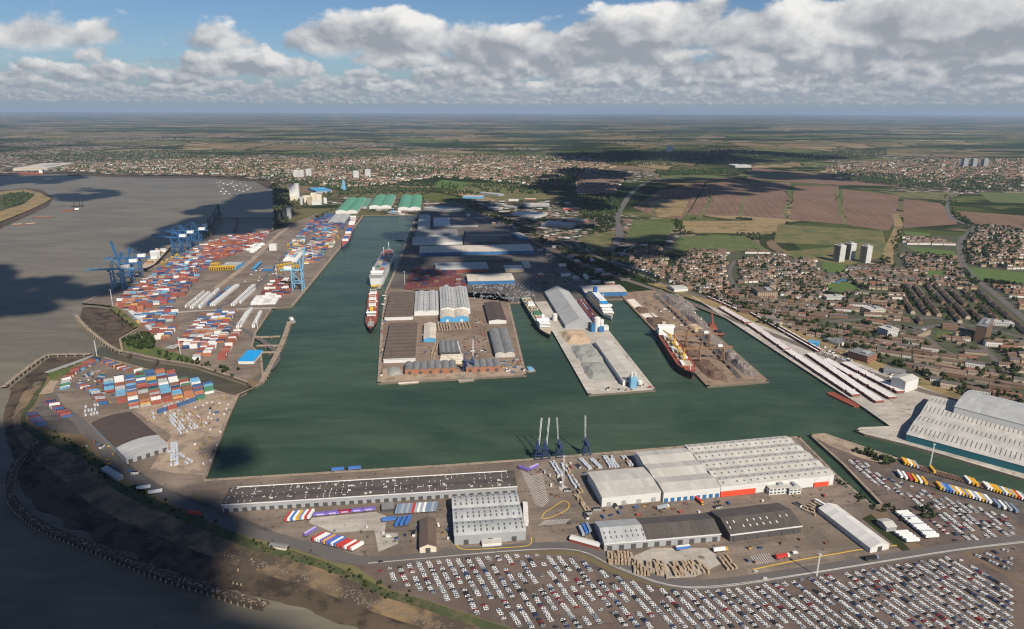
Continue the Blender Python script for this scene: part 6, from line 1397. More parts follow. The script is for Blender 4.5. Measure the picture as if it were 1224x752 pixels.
near_cars = len(cars)
LOT2 = [(425.9,531.4),(481.5,546.7),(578.5,563),(504.1,475.1),(448.7,501.3)]; car_rows(LOT2, (425.9,531.4), (math.cos(R(-50)), math.sin(R(-50))), 14, 9.5, 2.75, 'in the corner car park', lambda x, y: .93, R(30))
LOT3 = [(392.7,715.8),(412.5,696.3),(418,666.8),(451.5,633),(485,603.5),(509.3,587.5),(491.2,562.4),(418.5,551.5),(417.1,578.4),(420.9,610.7),(413.2,636),(397.8,649.3),(393.6,677.5)]; car_rows(LOT3, (392.7,715.8), (math.cos(R(-85)), math.sin(R(-85))), 44, 7.0, 2.7, 'on the lock island', lambda x, y: .86, R(8))
LOT4 = [(-94.2,1538.3),(54.9,1548.6),(49.3,1375.3),(-10.7,1381),(-83,1406.6)]; car_rows(LOT4, (-95.7,1530.4), (math.cos(R(8)), math.sin(R(8))), 40, -6.2, 2.9, 'in the import compound behind the middle basin', lambda x, y: .55, R(95))
LOT5 = [(58.4,1660.3),(194.7,1759.2),(273.3,1691.7),(291.8,1552.1),(153.5,1550),(56.9,1494.1)]; car_rows(LOT5, (62,1923.4), (math.cos(R(10)), math.sin(R(10))), 30, -14, 3.2, 'on the estate road compounds', lambda x, y: .45, R(100), 500)
LOT6 = [(509,1101.7),(577.1,1124.3),(591.6,1065.1),(534.5,1018),(510.9,1040.5)]; car_rows(LOT6, (514.4,1114.8), (math.cos(R(-15)), math.sin(R(-15))), 14, -7, 2.9, 'in the scrap-car yard', lambda x, y: .6, R(75), 200)
LOT7 = [(132,2858),(237.7,2860.8),(265.5,2603.5),(173.1,2518.2)]; car_rows(LOT7, (126,2883.7), (math.cos(R(5)), math.sin(R(5))), 20, -14, 3.4, 'in the business park', lambda x, y: .6, R(95), 400)
cars.sort(key=lambda c: math.hypot(c[0], c[1])); 
inview = lambda c: abs(c[0]) < (c[1] * .957 + 112) * .742 and c[1] > 438
shown = [c for c in cars if inview(c)]; mass = [c for c in shown[300:]]
for (x, y, a, c, w) in shown[:300]: tag(link('car', CARM[c], None, (x, y, .12), a), f'{c} car {w}', 'car', 'cars parked in rows in the near car park')
cm = MB(); order = list(CARC)
for (x, y, a, c, w) in mass: car_mb(cm, x, y, a, .12, order.index(c), 6, 7)
stuff(cm.obj('parked_cars', [M['car_' + n_] for n_ in order] + [M['glass'], M['tyre']]))
for lab, p, c in (('white van on the dock road above the car park', (215.7,506.8), 'white'), ('white car on the dock road near the storage yard', (220.6,497.9), 'white'), ('dark car by the kerb of the trailer park', (-117.3,518.7), 'black')):
    tag(link('car', CARM[c], None, (*p, .2), R(12)), lab, 'car')

# ================================================================ bulk heaps, timber and bundled cargo
def heap(name, label, rect, h, mt, group=None, rough=1.0, cell=3.0):
    cx, cy, ang, L, Wd = rect; nx, ny = max(6, min(60, int(L / cell))), max(6, min(40, int(Wd / cell))); mb = MB(); sd = random.uniform(0, 99)
    for j in range(ny + 1):
        for i in range(nx + 1):
            u, v = i / nx * 2 - 1, j / ny * 2 - 1; wob = .12 * noise.noise((u * 2 + sd, v * 2, 1)); e = max(abs(u), abs(v)) * .6 + math.hypot(u, v) * .45 + wob
            x, y = u * L / 2, v * Wd / 2
            z = h * max(0.0, min(1.0, (1.08 - e) * 2.2)) * (.72 + .5 * noise.noise((x * .06 + sd, y * .06, 3))) + (rough * noise.noise((x * .35, y * .35, sd)) * min(1, max(0, (1.05 - e) * 4)))
            mb.v.append((x, y, max(z, -.1) if e < 1.05 else -.1))
    for j in range(ny):
        for i in range(nx): a = j * (nx + 1) + i; mb.f.append((a, a + 1, a + nx + 2, a + nx + 1)); mb.m.append(0)
    return tag(mb.obj(name, M[mt], None, (cx, cy, .12), R(ang)), label, 'heap', group)
GH = 'bulk heaps on the piers'
heap('sand_heap', 'tan sand heap on the middle pier below the barn shed', (113.5,1150.8,6.5,45.3,74.7), 8, 'gravel_tan', GH, .4)
heap('gravel_heap', 'upper grey-green gravel heap on the middle pier', (126.5,1064.6,6.5,45.1,84.4), 7, 'gravel_grey', GH, .5)
heap('gravel_heap', 'lower grey-green gravel heap near the middle pier end', (132.6,987.1,6.5,39.7,77.7), 7, 'gravel_grey', GH, .6)
for lab, rc, h, mt in (('long upper silver scrap heap on the scrap pier', (351.6,1386.3,6.5,45.2,131), 9, 'scrap'), ('middle silver scrap heap beside the floating crane', (356.9,1263.5,6.5,28.8,125.7), 8, 'scrap'),
                       ('pale scrap heap below the floating crane', (355.3,1159,6.5,22.8,83.5), 7, 'scrap'), ('long grey scrap heap at the scrap pier end', (363.4,1040.4,6.5,25.3,152.8), 9, 'scrap'),
                       ('round silver scrap heap behind the bulk carrier bridge', (286.1,1161.1,6.5,20.8,56.4), 6, 'scrap'), ('dark rusty turnings heap near the pier end', (310.5,995.5,6.5,31.7,91.8), 7, 'scrap_rust'),
                       ('dark rusty heap under the bridge cranes', (300.7,1091.7,6.5,23.7,83.5), 6, 'scrap_rust'), ('brown heap across from the bulk carrier', (281.5,1230.6,6.5,37.2,88.6), 7, 'scrap_rust'),
                       ('small brown heap between two pale slabs', (265.1,1324.4,6.5,23.6,36.2), 4, 'scrap_rust'), ('tan soil mound among the scrap by the floating crane', (343,1205.7,6.5,25.1,50.1), 5, 'gravel_tan')):
    heap('scrap_heap', lab, rc, h, mt, GH, 1.6 if 'scrap' == mt else 1.0, 2.6)
heap('stone_heap', 'grey crushed stone heap at the west pier corner', (-182.1,981,19.9,20.5,34.8), 5, 'gravel_grey', GH, .6)
sheet('pale_storage_slab', [(245.8,1401),(261.9,1411.3),(274.5,1334.4),(252.8,1328)], .16, M['chalk']); sheet('pale_storage_slab', [(255.5,1295.5),(282.4,1304.6),(288.8,1270.4),(262.5,1261.7)], .16, M['chalk'])
strip('scrap_pier_rail', [(314.6,1439.6),(326.9,1293.5),(338.9,1167.7),(345,1058.5),(346.7,959.5)], 9, .2, M['yard_dark']); strip('scrap_pier_rail', [(267.4,1391.3),(281.6,1259.2),(296.2,1134.6),(304.3,1030.7),(310.6,949.2)], 5, .2, M['quay'])
# rail wagons on the scrap pier
wag = MB(); wag.box(0, 0, .8, 12, 2.8, 2.2); wag.box(0, 0, 3.0, 11, 2.2, .3, 1); [wag.box(s * 4, 0, .1, 2.4, 2.0, .7, 1) for s in (-1, 1)]; wme = wag.mesh('rail_wagon', [M['dark_wall'], M['scrap_rust']])
for k in range(16):
    f = k / 15; a, b2 = (322.7,1335), (344.2,1001.4); tag(link('rail_wagon', wme, None, (a[0] + (b2[0] - a[0]) * f, a[1] + (b2[1] - a[1]) * f, .25), math.atan2(b2[1] - a[1], b2[0] - a[0])), f'dark rail wagon between the scrap heaps, {nth(k)} from the dock head', 'wagon', 'scrap pier wagons')
wg2 = MB(); wg2.box(0, 0, 1, 18, 3, 3.2); wg2.cyl(0, 0, 4.1, 4.3, .6); wm2 = wg2.mesh('rail_van', [M['wrap']])
for k in range(15):
    f = k / 14; a, b2 = (269.6,1770.8), (361.7,1603); tag(link('rail_van', wm2, None, (a[0] + (b2[0] - a[0]) * f, a[1] + (b2[1] - a[1]) * f, .3), math.atan2(b2[1] - a[1], b2[0] - a[0])), f'pale rail van in the shaded siding, {nth(k)} from the estate', 'wagon', 'pale vans in the siding')
# timber packs
def pack_mesh(l, w, h, m, gaps=3):
    mb = MB()
    for k in range(gaps): mb.box(0, 0, k * h / gaps, l * (1 - .03 * (k % 2)), w * (1 - .05 * ((k + 1) % 2)), h / gaps * .9)
    return mb.mesh('timber_pack', M[m])
packs = [pack_mesh(5.2, 2.2, 2.6, 'wood'), pack_mesh(4.8, 2.2, 1.8, 'wood_grey'), pack_mesh(5.6, 2.0, 3.2, 'wood'), pack_mesh(5.0, 2.4, 2.2, 'wrap')]
PACKS = []
def timber(rect, nx, ny, where, choice=(0, 1, 2), dens=.85, group='timber packs in the yards', rot=90.0, jit=4):
    for j in range(ny):
        for i in range(nx):
            if random.random() > dens: continue
            x, y = loc2(rect, (i + .5) / nx * rect[3] - rect[3] / 2 + random.gauss(0, .3), (j + .5) / ny * rect[4] - rect[4] / 2 + random.gauss(0, .5)); q = random.choice(choice)
            PACKS.append((q, x, y, R(rect[2] + rot + random.gauss(0, jit)), group, f'{("pale sawn", "low weathered", "tall sawn", "white-wrapped")[q]} timber pack {where}, {nth(j)} line, {nth(i)} along'))
timber((118.4,510.8,-9.6,19.5,17.4), 7, 4, 'in the near yard by the road bend'); timber((132.4,508.8,0.3,10.2,22.7), 4, 5, 'in the near yard middle stack'); timber((157.2,510.5,8.2,32.3,17.2), 11, 3, 'in the near yard wide stack')
timber((99,524.7,-5.3,23.8,16.7), 8, 4, 'under the eaves of the timber shed', (0, 1), .8); timber((194.3,518.4,11.9,11.4,17), 3, 4, 'beside the yard gate', (1, 0)); timber((309.6,605.4,34.6,26.5,14.4), 5, 3, 'by the white tent store', (0, 1), .7)
timber((-129.5,1204.1,9.9,30.7,40.6), 6, 6, 'on the open west pier yard', (0, 2), .8); timber((-92.3,1212.1,10.4,29.6,35.7), 5, 5, 'below the blue-fronted pier shed', (0, 2), .8); timber((-130.1,1072.9,0.6,9.5,78.1), 2, 7, 'between the pier sheds', (0,), .8)
# wrapped steel and timber on the timber quay
timber((-435.9,800.1,39.8,10.8,82.1), 3, 12, 'in the timber quay first wrapped row', (3, 3, 0), .85); timber((-427.3,808.1,43.8,10.3,70.8), 3, 11, 'in the timber quay second wrapped row', (3, 0), .8); timber((-415,813.7,43.6,10.5,72.5), 2, 9, 'in the timber quay water row', (3, 0, 0), .6)
timber((-397.2,716.2,26.5,8.6,61.6), 3, 9, 'in the timber quay shaded row', (3,), .8); timber((-388,709.4,51.8,9.8,48.3), 2, 8, 'in the timber quay shaded water row', (3,), .7); timber((-474.4,819.4,45.4,24.8,30), 6, 2, 'beside the brown west shed', (0, 3), .8)
timber((-564.3,836.9,29.6,20.9,45.9), 6, 3, 'on the pale slab of the west yard', (3,), .75); timber((-460.1,856.6,52.2,34.9,14.3), 8, 2, 'below the container stacks', (3, 0), .8)
# wrapped bundles by the light mast, south quay
timber((50.8,684.1,13.7,7.8,31.6), 2, 7, 'in the row beyond the light mast', (3,), .9, 'wrapped bundles on the south quay'); timber((65.9,667.6,13.1,7.5,67.9), 2, 13, 'in the long row by the light mast', (3, 3, 0), .9, 'wrapped bundles on the south quay')
timber((84.7,695.5,21,5.3,25.4), 2, 5, 'in the row behind the white warehouse', (3,), .95, 'wrapped bundles on the south quay'); timber((96.8,696.1,20.9,5.3,22.6), 2, 4, 'in the short row behind the white warehouse', (3,), .95, 'wrapped bundles on the south quay'); timber((114.6,700.8,9.5,11.9,26.8), 4, 4, 'in the wide block behind the warehouse', (3,), .95, 'wrapped bundles on the south quay')
timber((134,702.1,17.8,6.4,22.3), 2, 4, 'by the quay edge store', (3, 0), .8, 'wrapped bundles on the south quay'); timber((72.8,614.9,16.2,5.5,30.7), 2, 6, 'in the rusty row by the white warehouse', (0, 1), .9, 'wrapped bundles on the south quay')
PACKS.sort(key=lambda t: math.hypot(t[1], t[2])); pm = [M['wood'], M['wood_grey'], M['wrap']]
for (q, x, y, a, g, w) in PACKS[:300]: tag(link('timber_pack', packs[q], None, (x, y, .2), a), w, 'timber pack', g)
mp = MB()
for (q, x, y, a, g, w) in PACKS[300:]: mp.box(x, y, .2, 5.0, 2.2, (2.6, 1.8, 3.2, 2.2)[q], (0, 1, 0, 2)[q], a)
if mp.v: stuff(mp.obj('timber_stacks', pm))
# skips, crates, tanks and plant standing about the yards
def clutter_mesh(kind):
    mb = MB()
    if kind == 'skip': mb.frus(0, 0, 0, 1.6, 3.0, 1.7, 3.9, 1.9, 0); mb.box(0, 0, 1.3, 3.4, 1.6, .35, 1)
    elif kind == 'crate':
        mb.box(0, 0, .15, 2.4, 1.8, 1.7); [mb.box(x, 0, 0, .3, 1.9, .15, 1) for x in (-1, 0, 1)]; [mb.box(x, s * .92, .15, .15, .08, 1.7, 1) for x in (-1.1, 0, 1.1) for s in (-1, 1)]
    elif kind == 'site_cabin': mb.box(0, 0, .2, 7.2, 2.8, 2.6); mb.box(0, 0, 2.8, 7.4, 3.0, .15, 1); [mb.box(x, s * 1.4, 1.1, 1.2, .1, .9, 2) for x in (-2, 1.6) for s in (-1, 1)]
    elif kind == 'fork_lift': mb.box(-.4, 0, .4, 2.4, 1.3, 1.1); mb.frus(-.3, 0, 1.5, 2.6, 1.3, 1.2, 1.1, 1.1, 2, 0); [mb.box(1.0, s * .4, .2, .2, .15, 3.2, 1) for s in (-1, 1)]; [mb.box(1.9, s * .4, .2, 1.6, .15, .1, 1) for s in (-1, 1)]; [mb.box(x, 0, 0, .7, 1.4, .6, 1) for x in (-1.1, .5)]
    elif kind == 'van': mb.box(-.5, 0, .5, 4.2, 1.95, 1.9); mb.frus(2.1, 0, .5, 1.7, 1.4, 1.9, .9, 1.8, 0, 0, -.25); mb.frus(1.75, 0, 1.7, 2.3, .9, 1.8, .5, 1.7, 2, 0, -.2); [mb.box(x, 0, 0, .7, 2.0, .6, 1) for x in (-1.7, 1.7)]
    return mb
CL = {}
def clutter(poly, n, kinds, where):
    xs, ys = [p[0] for p in poly], [p[1] for p in poly]; got = []; t = 0
    while len(got) < n and t < 4000:
        t += 1; p = (random.uniform(min(xs), max(xs)), random.uniform(min(ys), max(ys)))
        if inside(p, poly) and all(math.dist(p, q) > 6 for q in got) and not any(math.hypot(p[0] - q[1], p[1] - q[2]) < 5 for q in PACKS): got.append(p)
    seen = {}
    for p in sorted(got, key=lambda q: q[0]):
        kd, cl = random.choice(kinds)
        if (kd, cl) not in CL: CL[kd, cl] = clutter_mesh(kd).mesh(kd, [M['box_' + cl], M['tyre'], M['glass']])
        i = seen[kd, cl] = seen.get((kd, cl), -1) + 1
        tag(link(kd, CL[kd, cl], None, (*p, .2), R(random.choice((8, 98)) + random.gauss(0, 12))), f'{cl} {kd.replace("_", " ")} {where}, {nth(i)} such from the river', kd.replace('_', ' '), 'plant and cargo standing about the yards')
KA = [('skip', 'yellow'), ('skip', 'blue'), ('crate', 'brown'), ('crate', 'white'), ('site_cabin', 'white'), ('site_cabin', 'grey'), ('fork_lift', 'orange'), ('fork_lift', 'yellow'), ('van', 'white'), ('van', 'blue'), ('van', 'red')]
clutter([(-146.7,1033.7),(-124.1,1026.3),(-130.1,1134.4),(-140.9,1237.8),(-181.5,1253.5)], 16, KA + [('crate', 'brown')] * 4, 'between the west pier sheds'); clutter([(-76,1034.4),(-36.8,1042.6),(-51.3,1238.9),(-81.1,1311.7),(-75,1153.5),(-89,1139.4)], 46, KA + [('crate', 'rust')] * 8 + [('crate', 'maroon')] * 4, 'on the open west pier yard')
clutter([(-12.6,976.5),(18.5,980.3),(14,1043.1),(-16.1,1035)], 18, KA + [('crate', 'sky')] * 5, 'at the basin corner of the west pier'); clutter([(-197.3,954.3),(-235.5,1185.3),(-274.2,1438.4),(-281.5,1438.3),(-241.7,1185.3)], 16, KA, 'on the west pier edge road')
clutter([(76.9,614.6),(220.3,631.5),(223.6,618.7),(337.3,635.5),(323,613.1),(219.7,600.3),(74.1,587.6)], 34, KA, 'on the south quay warehouse road'); clutter([(209.6,541.3),(279,558.5),(300.2,561.3),(314.1,548.3),(267.5,530.5),(209,515.9)], 8, KA, 'in the empty storage yard'); clutter([(-147.7,572.1),(-59,583.9),(-57.7,533.5),(-107.6,528.3)], 14, KA, 'around the brown-roofed canteen')
clutter([(27.2,686),(85.9,701.7),(146.1,714),(138.9,694.3),(83.1,675.3),(70,633.7),(44.5,623.8)], 18, KA, 'by the wrapped bundles of the south quay'); clutter([(641.7,1041.9),(623.8,952.2),(568.2,904.3),(575.5,968.5)], 10, KA, 'beside the tall white box store'); clutter([(-456.8,895),(-397.3,883.7),(-340.2,683.3),(-375.1,683.1),(-387.7,765.3)], 34, KA + [('crate', 'white')] * 10 + [('crate', 'yellow')] * 4, 'on the timber quay')
clutter([(-662.4,956.5),(-638.2,991.5),(-564,894),(-551.6,851.2),(-597.5,870.4)], 26, KA + [('crate', 'navy')] * 3, 'in the open south-west yard'); clutter([(-513.4,731.6),(-507.2,764.4),(-412.7,664.5),(-424.6,660.9)], 14, KA, 'in the shaded lane by the west shed'); clutter([(-596,1448),(-562.8,1485.1),(-558.3,1650.4),(-631.7,1776.2),(-655.7,1604.5)], 40, KA, 'in the middle of the container terminal'); clutter([(115.9,900.2),(205.7,916.3),(204.5,935.2),(164.3,925.3),(122.2,912.4)], 8, KA, 'at the middle pier end')
clutter([(254.8,1445.8),(350.7,1461.4),(353.1,1192.2),(318.4,1177.1),(287.1,1328.4)], 26, KA + [('crate', 'rust')] * 6, 'on the scrap pier'); clutter([(543.7,1115.1),(571.3,1081.3),(575,1018.4),(541.7,1033.1),(523.4,1101.8)], 20, KA, 'in the small yards along the railway')
# straddle carriers
sc = MB()
for s in (-1, 1):
    for x in (-4, -1.4, 1.4, 4): sc.box(x, s * 2.2, 0, 1.0, .7, 1.2, 1)
    sc.box(0, s * 2.2, 1.2, 10, .8, 1.0); [sc.bar((x, s * 2.2, 2), (x, s * 2.2, 11), .7) for x in (-4, 4)]; sc.bar((-4.5, s * 2.2, 11), (4.5, s * 2.2, 11), .9)
for x in (-4, 4): sc.bar((x, -2.2, 11), (x, 2.2, 11), .9)
sc.box(0, 0, 8, 8, 2.6, .6); sc.box(4.8, 1.4, 9, 1.6, 1.8, 2, 2); sc.box(-1, 0, 11.4, 4, 3.6, 1.4)
scm = sc.mesh('straddle_carrier', [M['steel_yellow'], M['tyre'], M['glass']]); k = 0
for a, b2, n, w in (((-755.2,1656.4), (-700.5,1666.6), 11, 'by the blue-grey workshop'), ((-766.9,1693.8), (-751.9,1698.9), 4, 'in the second line by the workshop'), ((-576.2,1641.1), (-543.9,1678.4), 9, 'on the inner terminal road'), ((-592.4,1677.7), (-565.4,1706.8), 6, 'behind the inner terminal line'), ((-901.7,1710.9), (-908.7,1803.3), 4, 'under the river gantry cranes'), ((-656.2,1959.4), (-629.9,2011.5), 4, 'in the northern yard'), ((-538.1,1949.1), (-545,2095.7), 3, 'on the inner quay')):
    for i in range(n):
        f = i / (n - 1); tag(link('straddle_carrier', scm, None, (a[0] + (b2[0] - a[0]) * f, a[1] + (b2[1] - a[1]) * f, .15), R(96)), f'yellow straddle carrier {w}, {nth(i)} from the river', 'straddle carrier', 'yellow straddle carriers')
# painted bays
mk = MB()
def paint(a, b2, w=.35): 
    d = Vector((b2[0] - a[0], b2[1] - a[1])); n = Vector((-d.y, d.x)).normalized() * w / 2
    mk.face([(a[0] - n.x, a[1] - n.y, .2), (b2[0] - n.x, b2[1] - n.y, .2), (b2[0] + n.x, b2[1] + n.y, .2), (a[0] + n.x, a[1] + n.y, .2)])
A, B2, C, D = (10.1,682.1), (24.9,614.3), (34.4,674.9), (39.1,620.6)
for k in range(20):
    f = k / 19; l, r = Vector(A).lerp(Vector(B2), f), Vector(C).lerp(Vector(D), f); mid = (l + r) / 2 + Vector((0, -9)); paint(l, mid); paint(mid, r)
A, B2 = (34,584.5), (59.1,587.5)
for k in range(14):
    f = k / 13; l = Vector(A).lerp(Vector(B2), f); paint(l, l + Vector((-7, -9)))
for k in range(9): f = k / 8; l = Vector((219.1,530.2)).lerp(Vector((236.5,534)), f); paint(l, l + Vector((1, -13)))
structure(mk.obj('bay_markings', M['white_paint']))
strip('yellow_island_line', [(30.8,588.8),(33.7,597.6),(43.6,608.2),(53.8,619.1),(59.6,614.5),(57,603.7),(45.3,593.3),(34.1,587.4),(30.8,588.8)], .9, .22, M['yellow_paint'])
strip('yellow_bay_line', [(-53.9,552.5),(-50.8,543.5),(-42.6,537.3),(-8.5,540),(16.4,543.9),(19.1,556.9)], .9, .22, M['yellow_paint'])
strip('centre_line', [(96.3,512.9),(135.9,489.8),(178.7,489),(256.9,504.7),(340.5,523.7),(419.9,541.3),(486.2,553.2)], .35, .24, M['white_paint'])

# ================================================================ houses
sheet('town_ground', [(395.5,1712.9),(530.5,1944.2),(820.3,1878.3),(988.7,1742.3),(1293.7,2223.1),(1470,2195.7),(1628.7,2399),(2208.8,2486.9),(720.5,730.5),(680.4,822.2),(647,899.1),(586.6,1014.8),(518.3,1179.4),(428.7,1406.8),(354.6,1569.4)], 0.09, M['town_ground'])
def mass(name, templates, items):
    """many small copies as one mesh. templates: list of MB; items: (template, x, y, z, angle, sx, sy, sz, [material shift])"""
    vs, fs, ms, off = [], [], [], 0; used = []
    tv = [np.array(t.v, dtype=float) for t, _ in templates]
    for it in items:
        ti, x, y, z, a, sx, sy, sz = it[:8]; t = templates[ti][0]; p = tv[ti] * (sx, sy, sz); ca, sa = math.cos(a), math.sin(a)
        q = np.empty_like(p); q[:, 0] = x + p[:, 0] * ca - p[:, 1] * sa; q[:, 1] = y + p[:, 0] * sa + p[:, 1] * ca; q[:, 2] = z + p[:, 2]
        vs.append(q); sh = it[8] if len(it) > 8 else {}
        fs.extend([tuple(i + off for i in f) for f in t.f]); ms.extend([sh.get(m, m) for m in t.m]); off += len(p)
    me = bpy.data.meshes.new(name); me.from_pydata(np.concatenate(vs).tolist(), [], fs)
    for mt in templates[0][1]: me.materials.append(mt)
    me.polygons.foreach_set('material_index', ms); me.update()
    return stuff(link(name, me))
for n_, c_ in (('tile_brown', (0.125, 0.085, 0.066)), ('tile_red', (0.19, 0.095, 0.066)), ('tile_grey', (0.10, 0.09, 0.086)), ('tile_tan', (0.185, 0.135, 0.10))): M[n_] = mat(n_, c_, .85, .25, .12, .8)
M['render_white'] = mat('white_render', (0.64, 0.62, 0.58), .85, .12, .1, .8); M['render_cream'] = mat('cream_render', (0.50, 0.42, 0.32), .85, .12, .1, .8)
TILES = ['tile_brown', 'tile_red', 'tile_grey', 'tile_tan']; WALLS = ['brick_brown', 'render_white', 'render_cream', 'pale_brick', 'sky_blue_wall']
def house_walls(l, w, h, r, mb=None, m=0, g=1):
    mb = mb or MB(); x, y = l / 2, w / 2
    mb.face([(-x, -y, 0), (x, -y, 0), (x, -y, h), (-x, -y, h)], m); mb.face([(x, y, 0), (-x, y, 0), (-x, y, h), (x, y, h)], m)
    mb.face([(x, -y, 0), (x, y, 0), (x, y, h), (x, 0, h + r), (x, -y, h)], m); mb.face([(-x, y, 0), (-x, -y, 0), (-x, -y, h), (-x, 0, h + r), (-x, y, h)], m)
    if g is not None:
        n = max(2, int(l / 3.2))
        for k in range(n):
            for z in (.9, 3.5):
                for s in (-1, 1): mb.box(-x + (k + .5) * l / n, s * y, z, 1.3, .16, 1.2, g)
    return mb
def house_roof(l, w, h, r, mb=None, m=0, chim=1, c=1):
    mb = mb or MB(); x, y = l / 2 + .3, w / 2 + .4; e = h - .25; t = .22
    for s in (-1, 1):
        f = [(-x, s * y, e), (x, s * y, e), (x, 0, h + r), (-x, 0, h + r)]; mb.face(f if s < 0 else f[::-1], m)
        f = [(-x, s * y, e - t), (x, s * y, e - t), (x, s * y, e), (-x, s * y, e)]; mb.face(f if s < 0 else f[::-1], m)
    for k in range(chim): mb.box(-l / 2 + (k + .5) * l / max(1, chim) + .8, 0, h + r - .8, 1.1, .8, 2.0, c)
    return mb
def dims(kind): return {'semi': (13.5, 8.0, 5.2, 2.6), 'house': (8.5, 8.0, 5.2, 2.8), 'bungalow': (11, 9, 2.9, 2.6), 'terrace': (34, 8.2, 5.4, 2.6), 'flats': (26, 10, 8.4, 2.4)}[kind]
HW, HR = {}, {}
for kd in ('semi', 'house', 'bungalow', 'terrace', 'flats'):
    for wl in WALLS: HW[kd, wl] = house_walls(*dims(kd)).mesh('house_wall', [M[wl], M['glass']])
    for tl in TILES: HR[kd, tl] = house_roof(*dims(kd), chim={'terrace': 5, 'flats': 3}.get(kd, 1)).mesh('roof', [M[tl], M['brick']])
houses = []           # x, y, angle, kind, wall, tile, label words
OCC = [f[1] for f in FIELDS]
def seg_dist(p, a, b):
    ax, ay = a; bx, by = b; dx, dy = bx - ax, by - ay; t = max(0, min(1, ((p[0] - ax) * dx + (p[1] - ay) * dy) / (dx * dx + dy * dy + 1e-9)))
    return math.hypot(p[0] - ax - t * dx, p[1] - ay - t * dy)
ROADS = [[(2629.2,3520.8),(2413.9,3513.9),(2169.4,3362.6),(1839.2,2877.8),(1665.5,2553.6),(1608.6,2345.4),(1441,2150),(1304.3,1946.2),(1170.1,1706.3),(1075.8,1457.3),(1000.3,1251.7)], [(601.6,1246.9),(699.2,1264.4),(751.3,1212),(859.6,1234),(921.1,1155.5)], [(804.3,1276.8),(853.5,1249.9),(806.8,1083.8),(768.6,987.7)], [(749.2,1222.3),(745.7,1148.9),(735.4,1083),(760.8,1035.4)],
         [(215.6,2232.2),(187.3,2124.8),(211.9,1926.2),(279.1,1730.5),(351.2,1553),(428.7,1406.8)], [(279.7,1927.4),(320.4,2056.9),(357.7,2235.2),(388.8,2523.3),(475.7,2919.6),(614.4,3456.4),(798.6,3967.7),(950.7,4175.3)], [(601.5,1797.3),(545.5,1658.9),(512.4,1500.7)]]
RAILP = [(-270.3,3037.7),(-36.9,2398),(115.2,1924.4),(226.9,1663),(320.6,1497.9),(403.8,1317.9),(496,1123.4),(562.6,968.4),(623.9,881.3),(697.9,792.7)]
BLOCKS = [(o.location.x, o.location.y, max(25.0, 0)) for o in list(scene.objects) if o.parent is None and o.get('category') in ('flats', 'building', 'tower block')]
def clear(p, pad=9.0):
    if any(inside(p, q) for q in OCC): return False
    if any(math.hypot(p[0] - bx, p[1] - by) < r for bx, by, r in BLOCKS): return False
    if any(seg_dist(p, a, b) < pad + 5 for q in ROADS for a, b in zip(q, q[1:])): return False
    return not any(seg_dist(p, a, b) < 26 for a, b in zip(RAILP, RAILP[1:]))
gaps = []
def district(poly, ang, where, kinds, walls, tiles, row=30.0, step=None, dens=.9, check=True, back=True):
    a = R(ang); u = (math.cos(a), math.sin(a)); v = (-u[1], u[0])
    us = [p[0] * u[0] + p[1] * u[1] for p in poly]; vs = [p[0] * v[0] + p[1] * v[1] for p in poly]
    r = min(vs) + row / 2; j = 0
    while r < max(vs):
        t = min(us); i = 0
        while t < max(us):
            kd = random.choice(kinds); l = dims(kd)[0]; st = (l + 2.2) if step is None else step; t += st
            x, y = u[0] * (t - st / 2) + v[0] * (r + random.uniform(-1, 1)), u[1] * (t - st / 2) + v[1] * (r + random.uniform(-1, 1))
            if not inside((x, y), poly) or (check and not clear((x, y))): continue
            if random.random() > dens: gaps.append((x, y)); continue
            houses.append((x, y, a + random.gauss(0, .03), kd, random.choice(walls), random.choice(tiles), f'{where}, {nth(j)} row, {nth(i)} along')); i += 1
            if back:
                for _ in range(4 if l > 20 else 2):
                    if random.random() < .6: gaps.append((x + v[0] * row * .5 + u[0] * random.uniform(-l / 2, l / 2), y + v[1] * row * .5 + u[1] * random.uniform(-l / 2, l / 2)))
        r += row * random.choice((.8, 1.0, 1.15)); j += 1
BR = ['tile_brown'] * 5 + ['tile_red'] * 1 + ['tile_grey'] * 2 + ['tile_tan'] * 2; WB = ['brick_brown'] * 3 + ['render_white'] * 2 + ['render_cream'] * 2 + ['pale_brick'] * 3
# nearest first: along the railway, then back through the town
district([(624.8,1094.4),(719.3,1196.6),(749.5,1135.2),(748.9,1027.7),(782.6,963.7),(717.8,848.7),(650.8,905.1),(629.7,962.3)], -28, 'in the estate beside the railway', ['terrace', 'semi', 'terrace', 'flats'], WB, BR, 25)
district([(561.1,1246.4),(590,1220.4),(723.4,1248.4),(740.6,1206.8),(648.5,1090.4),(603.6,1061.2),(569.7,1124.2),(526,1179.5)], -30, 'in the streets above the brown brick office', ['semi', 'house', 'terrace'], WB, BR, 23)
district([(743.4,1211.9),(846.4,1213.2),(907.7,1137),(801.8,970.7),(759,1043.1),(745.7,1148.9)], -12, 'in the estate below the high street', ['terrace', 'flats', 'semi'], WB, BR, 25)
district([(878.7,1506),(950.8,1538),(1067.1,1486.2),(971.3,1224.9),(934.9,1174.6),(889.6,1255.8),(769.1,1243.6)], 70, 'in the long parallel terraces above the high street', ['terrace'], ['brick_brown', 'pale_brick', 'render_cream'], ['tile_brown', 'tile_tan', 'tile_brown', 'tile_grey'], 25, dens=.95)
district([(505.3,1478.2),(573.9,1540.3),(577.6,1395.5),(661.7,1383.6),(604,1252.3),(530,1189.4),(488.2,1245.5),(442.6,1380.6)], -25, 'in the streets by the stepped flats', ['semi', 'house', 'terrace'], WB, BR, 23)
district([(661.7,1383.6),(850.7,1454.2),(763.1,1232.9),(704.8,1275.6),(604,1252.3)], -10, 'in the blocks around the school', ['terrace', 'semi', 'bungalow'], WB, BR, 24, dens=.85)
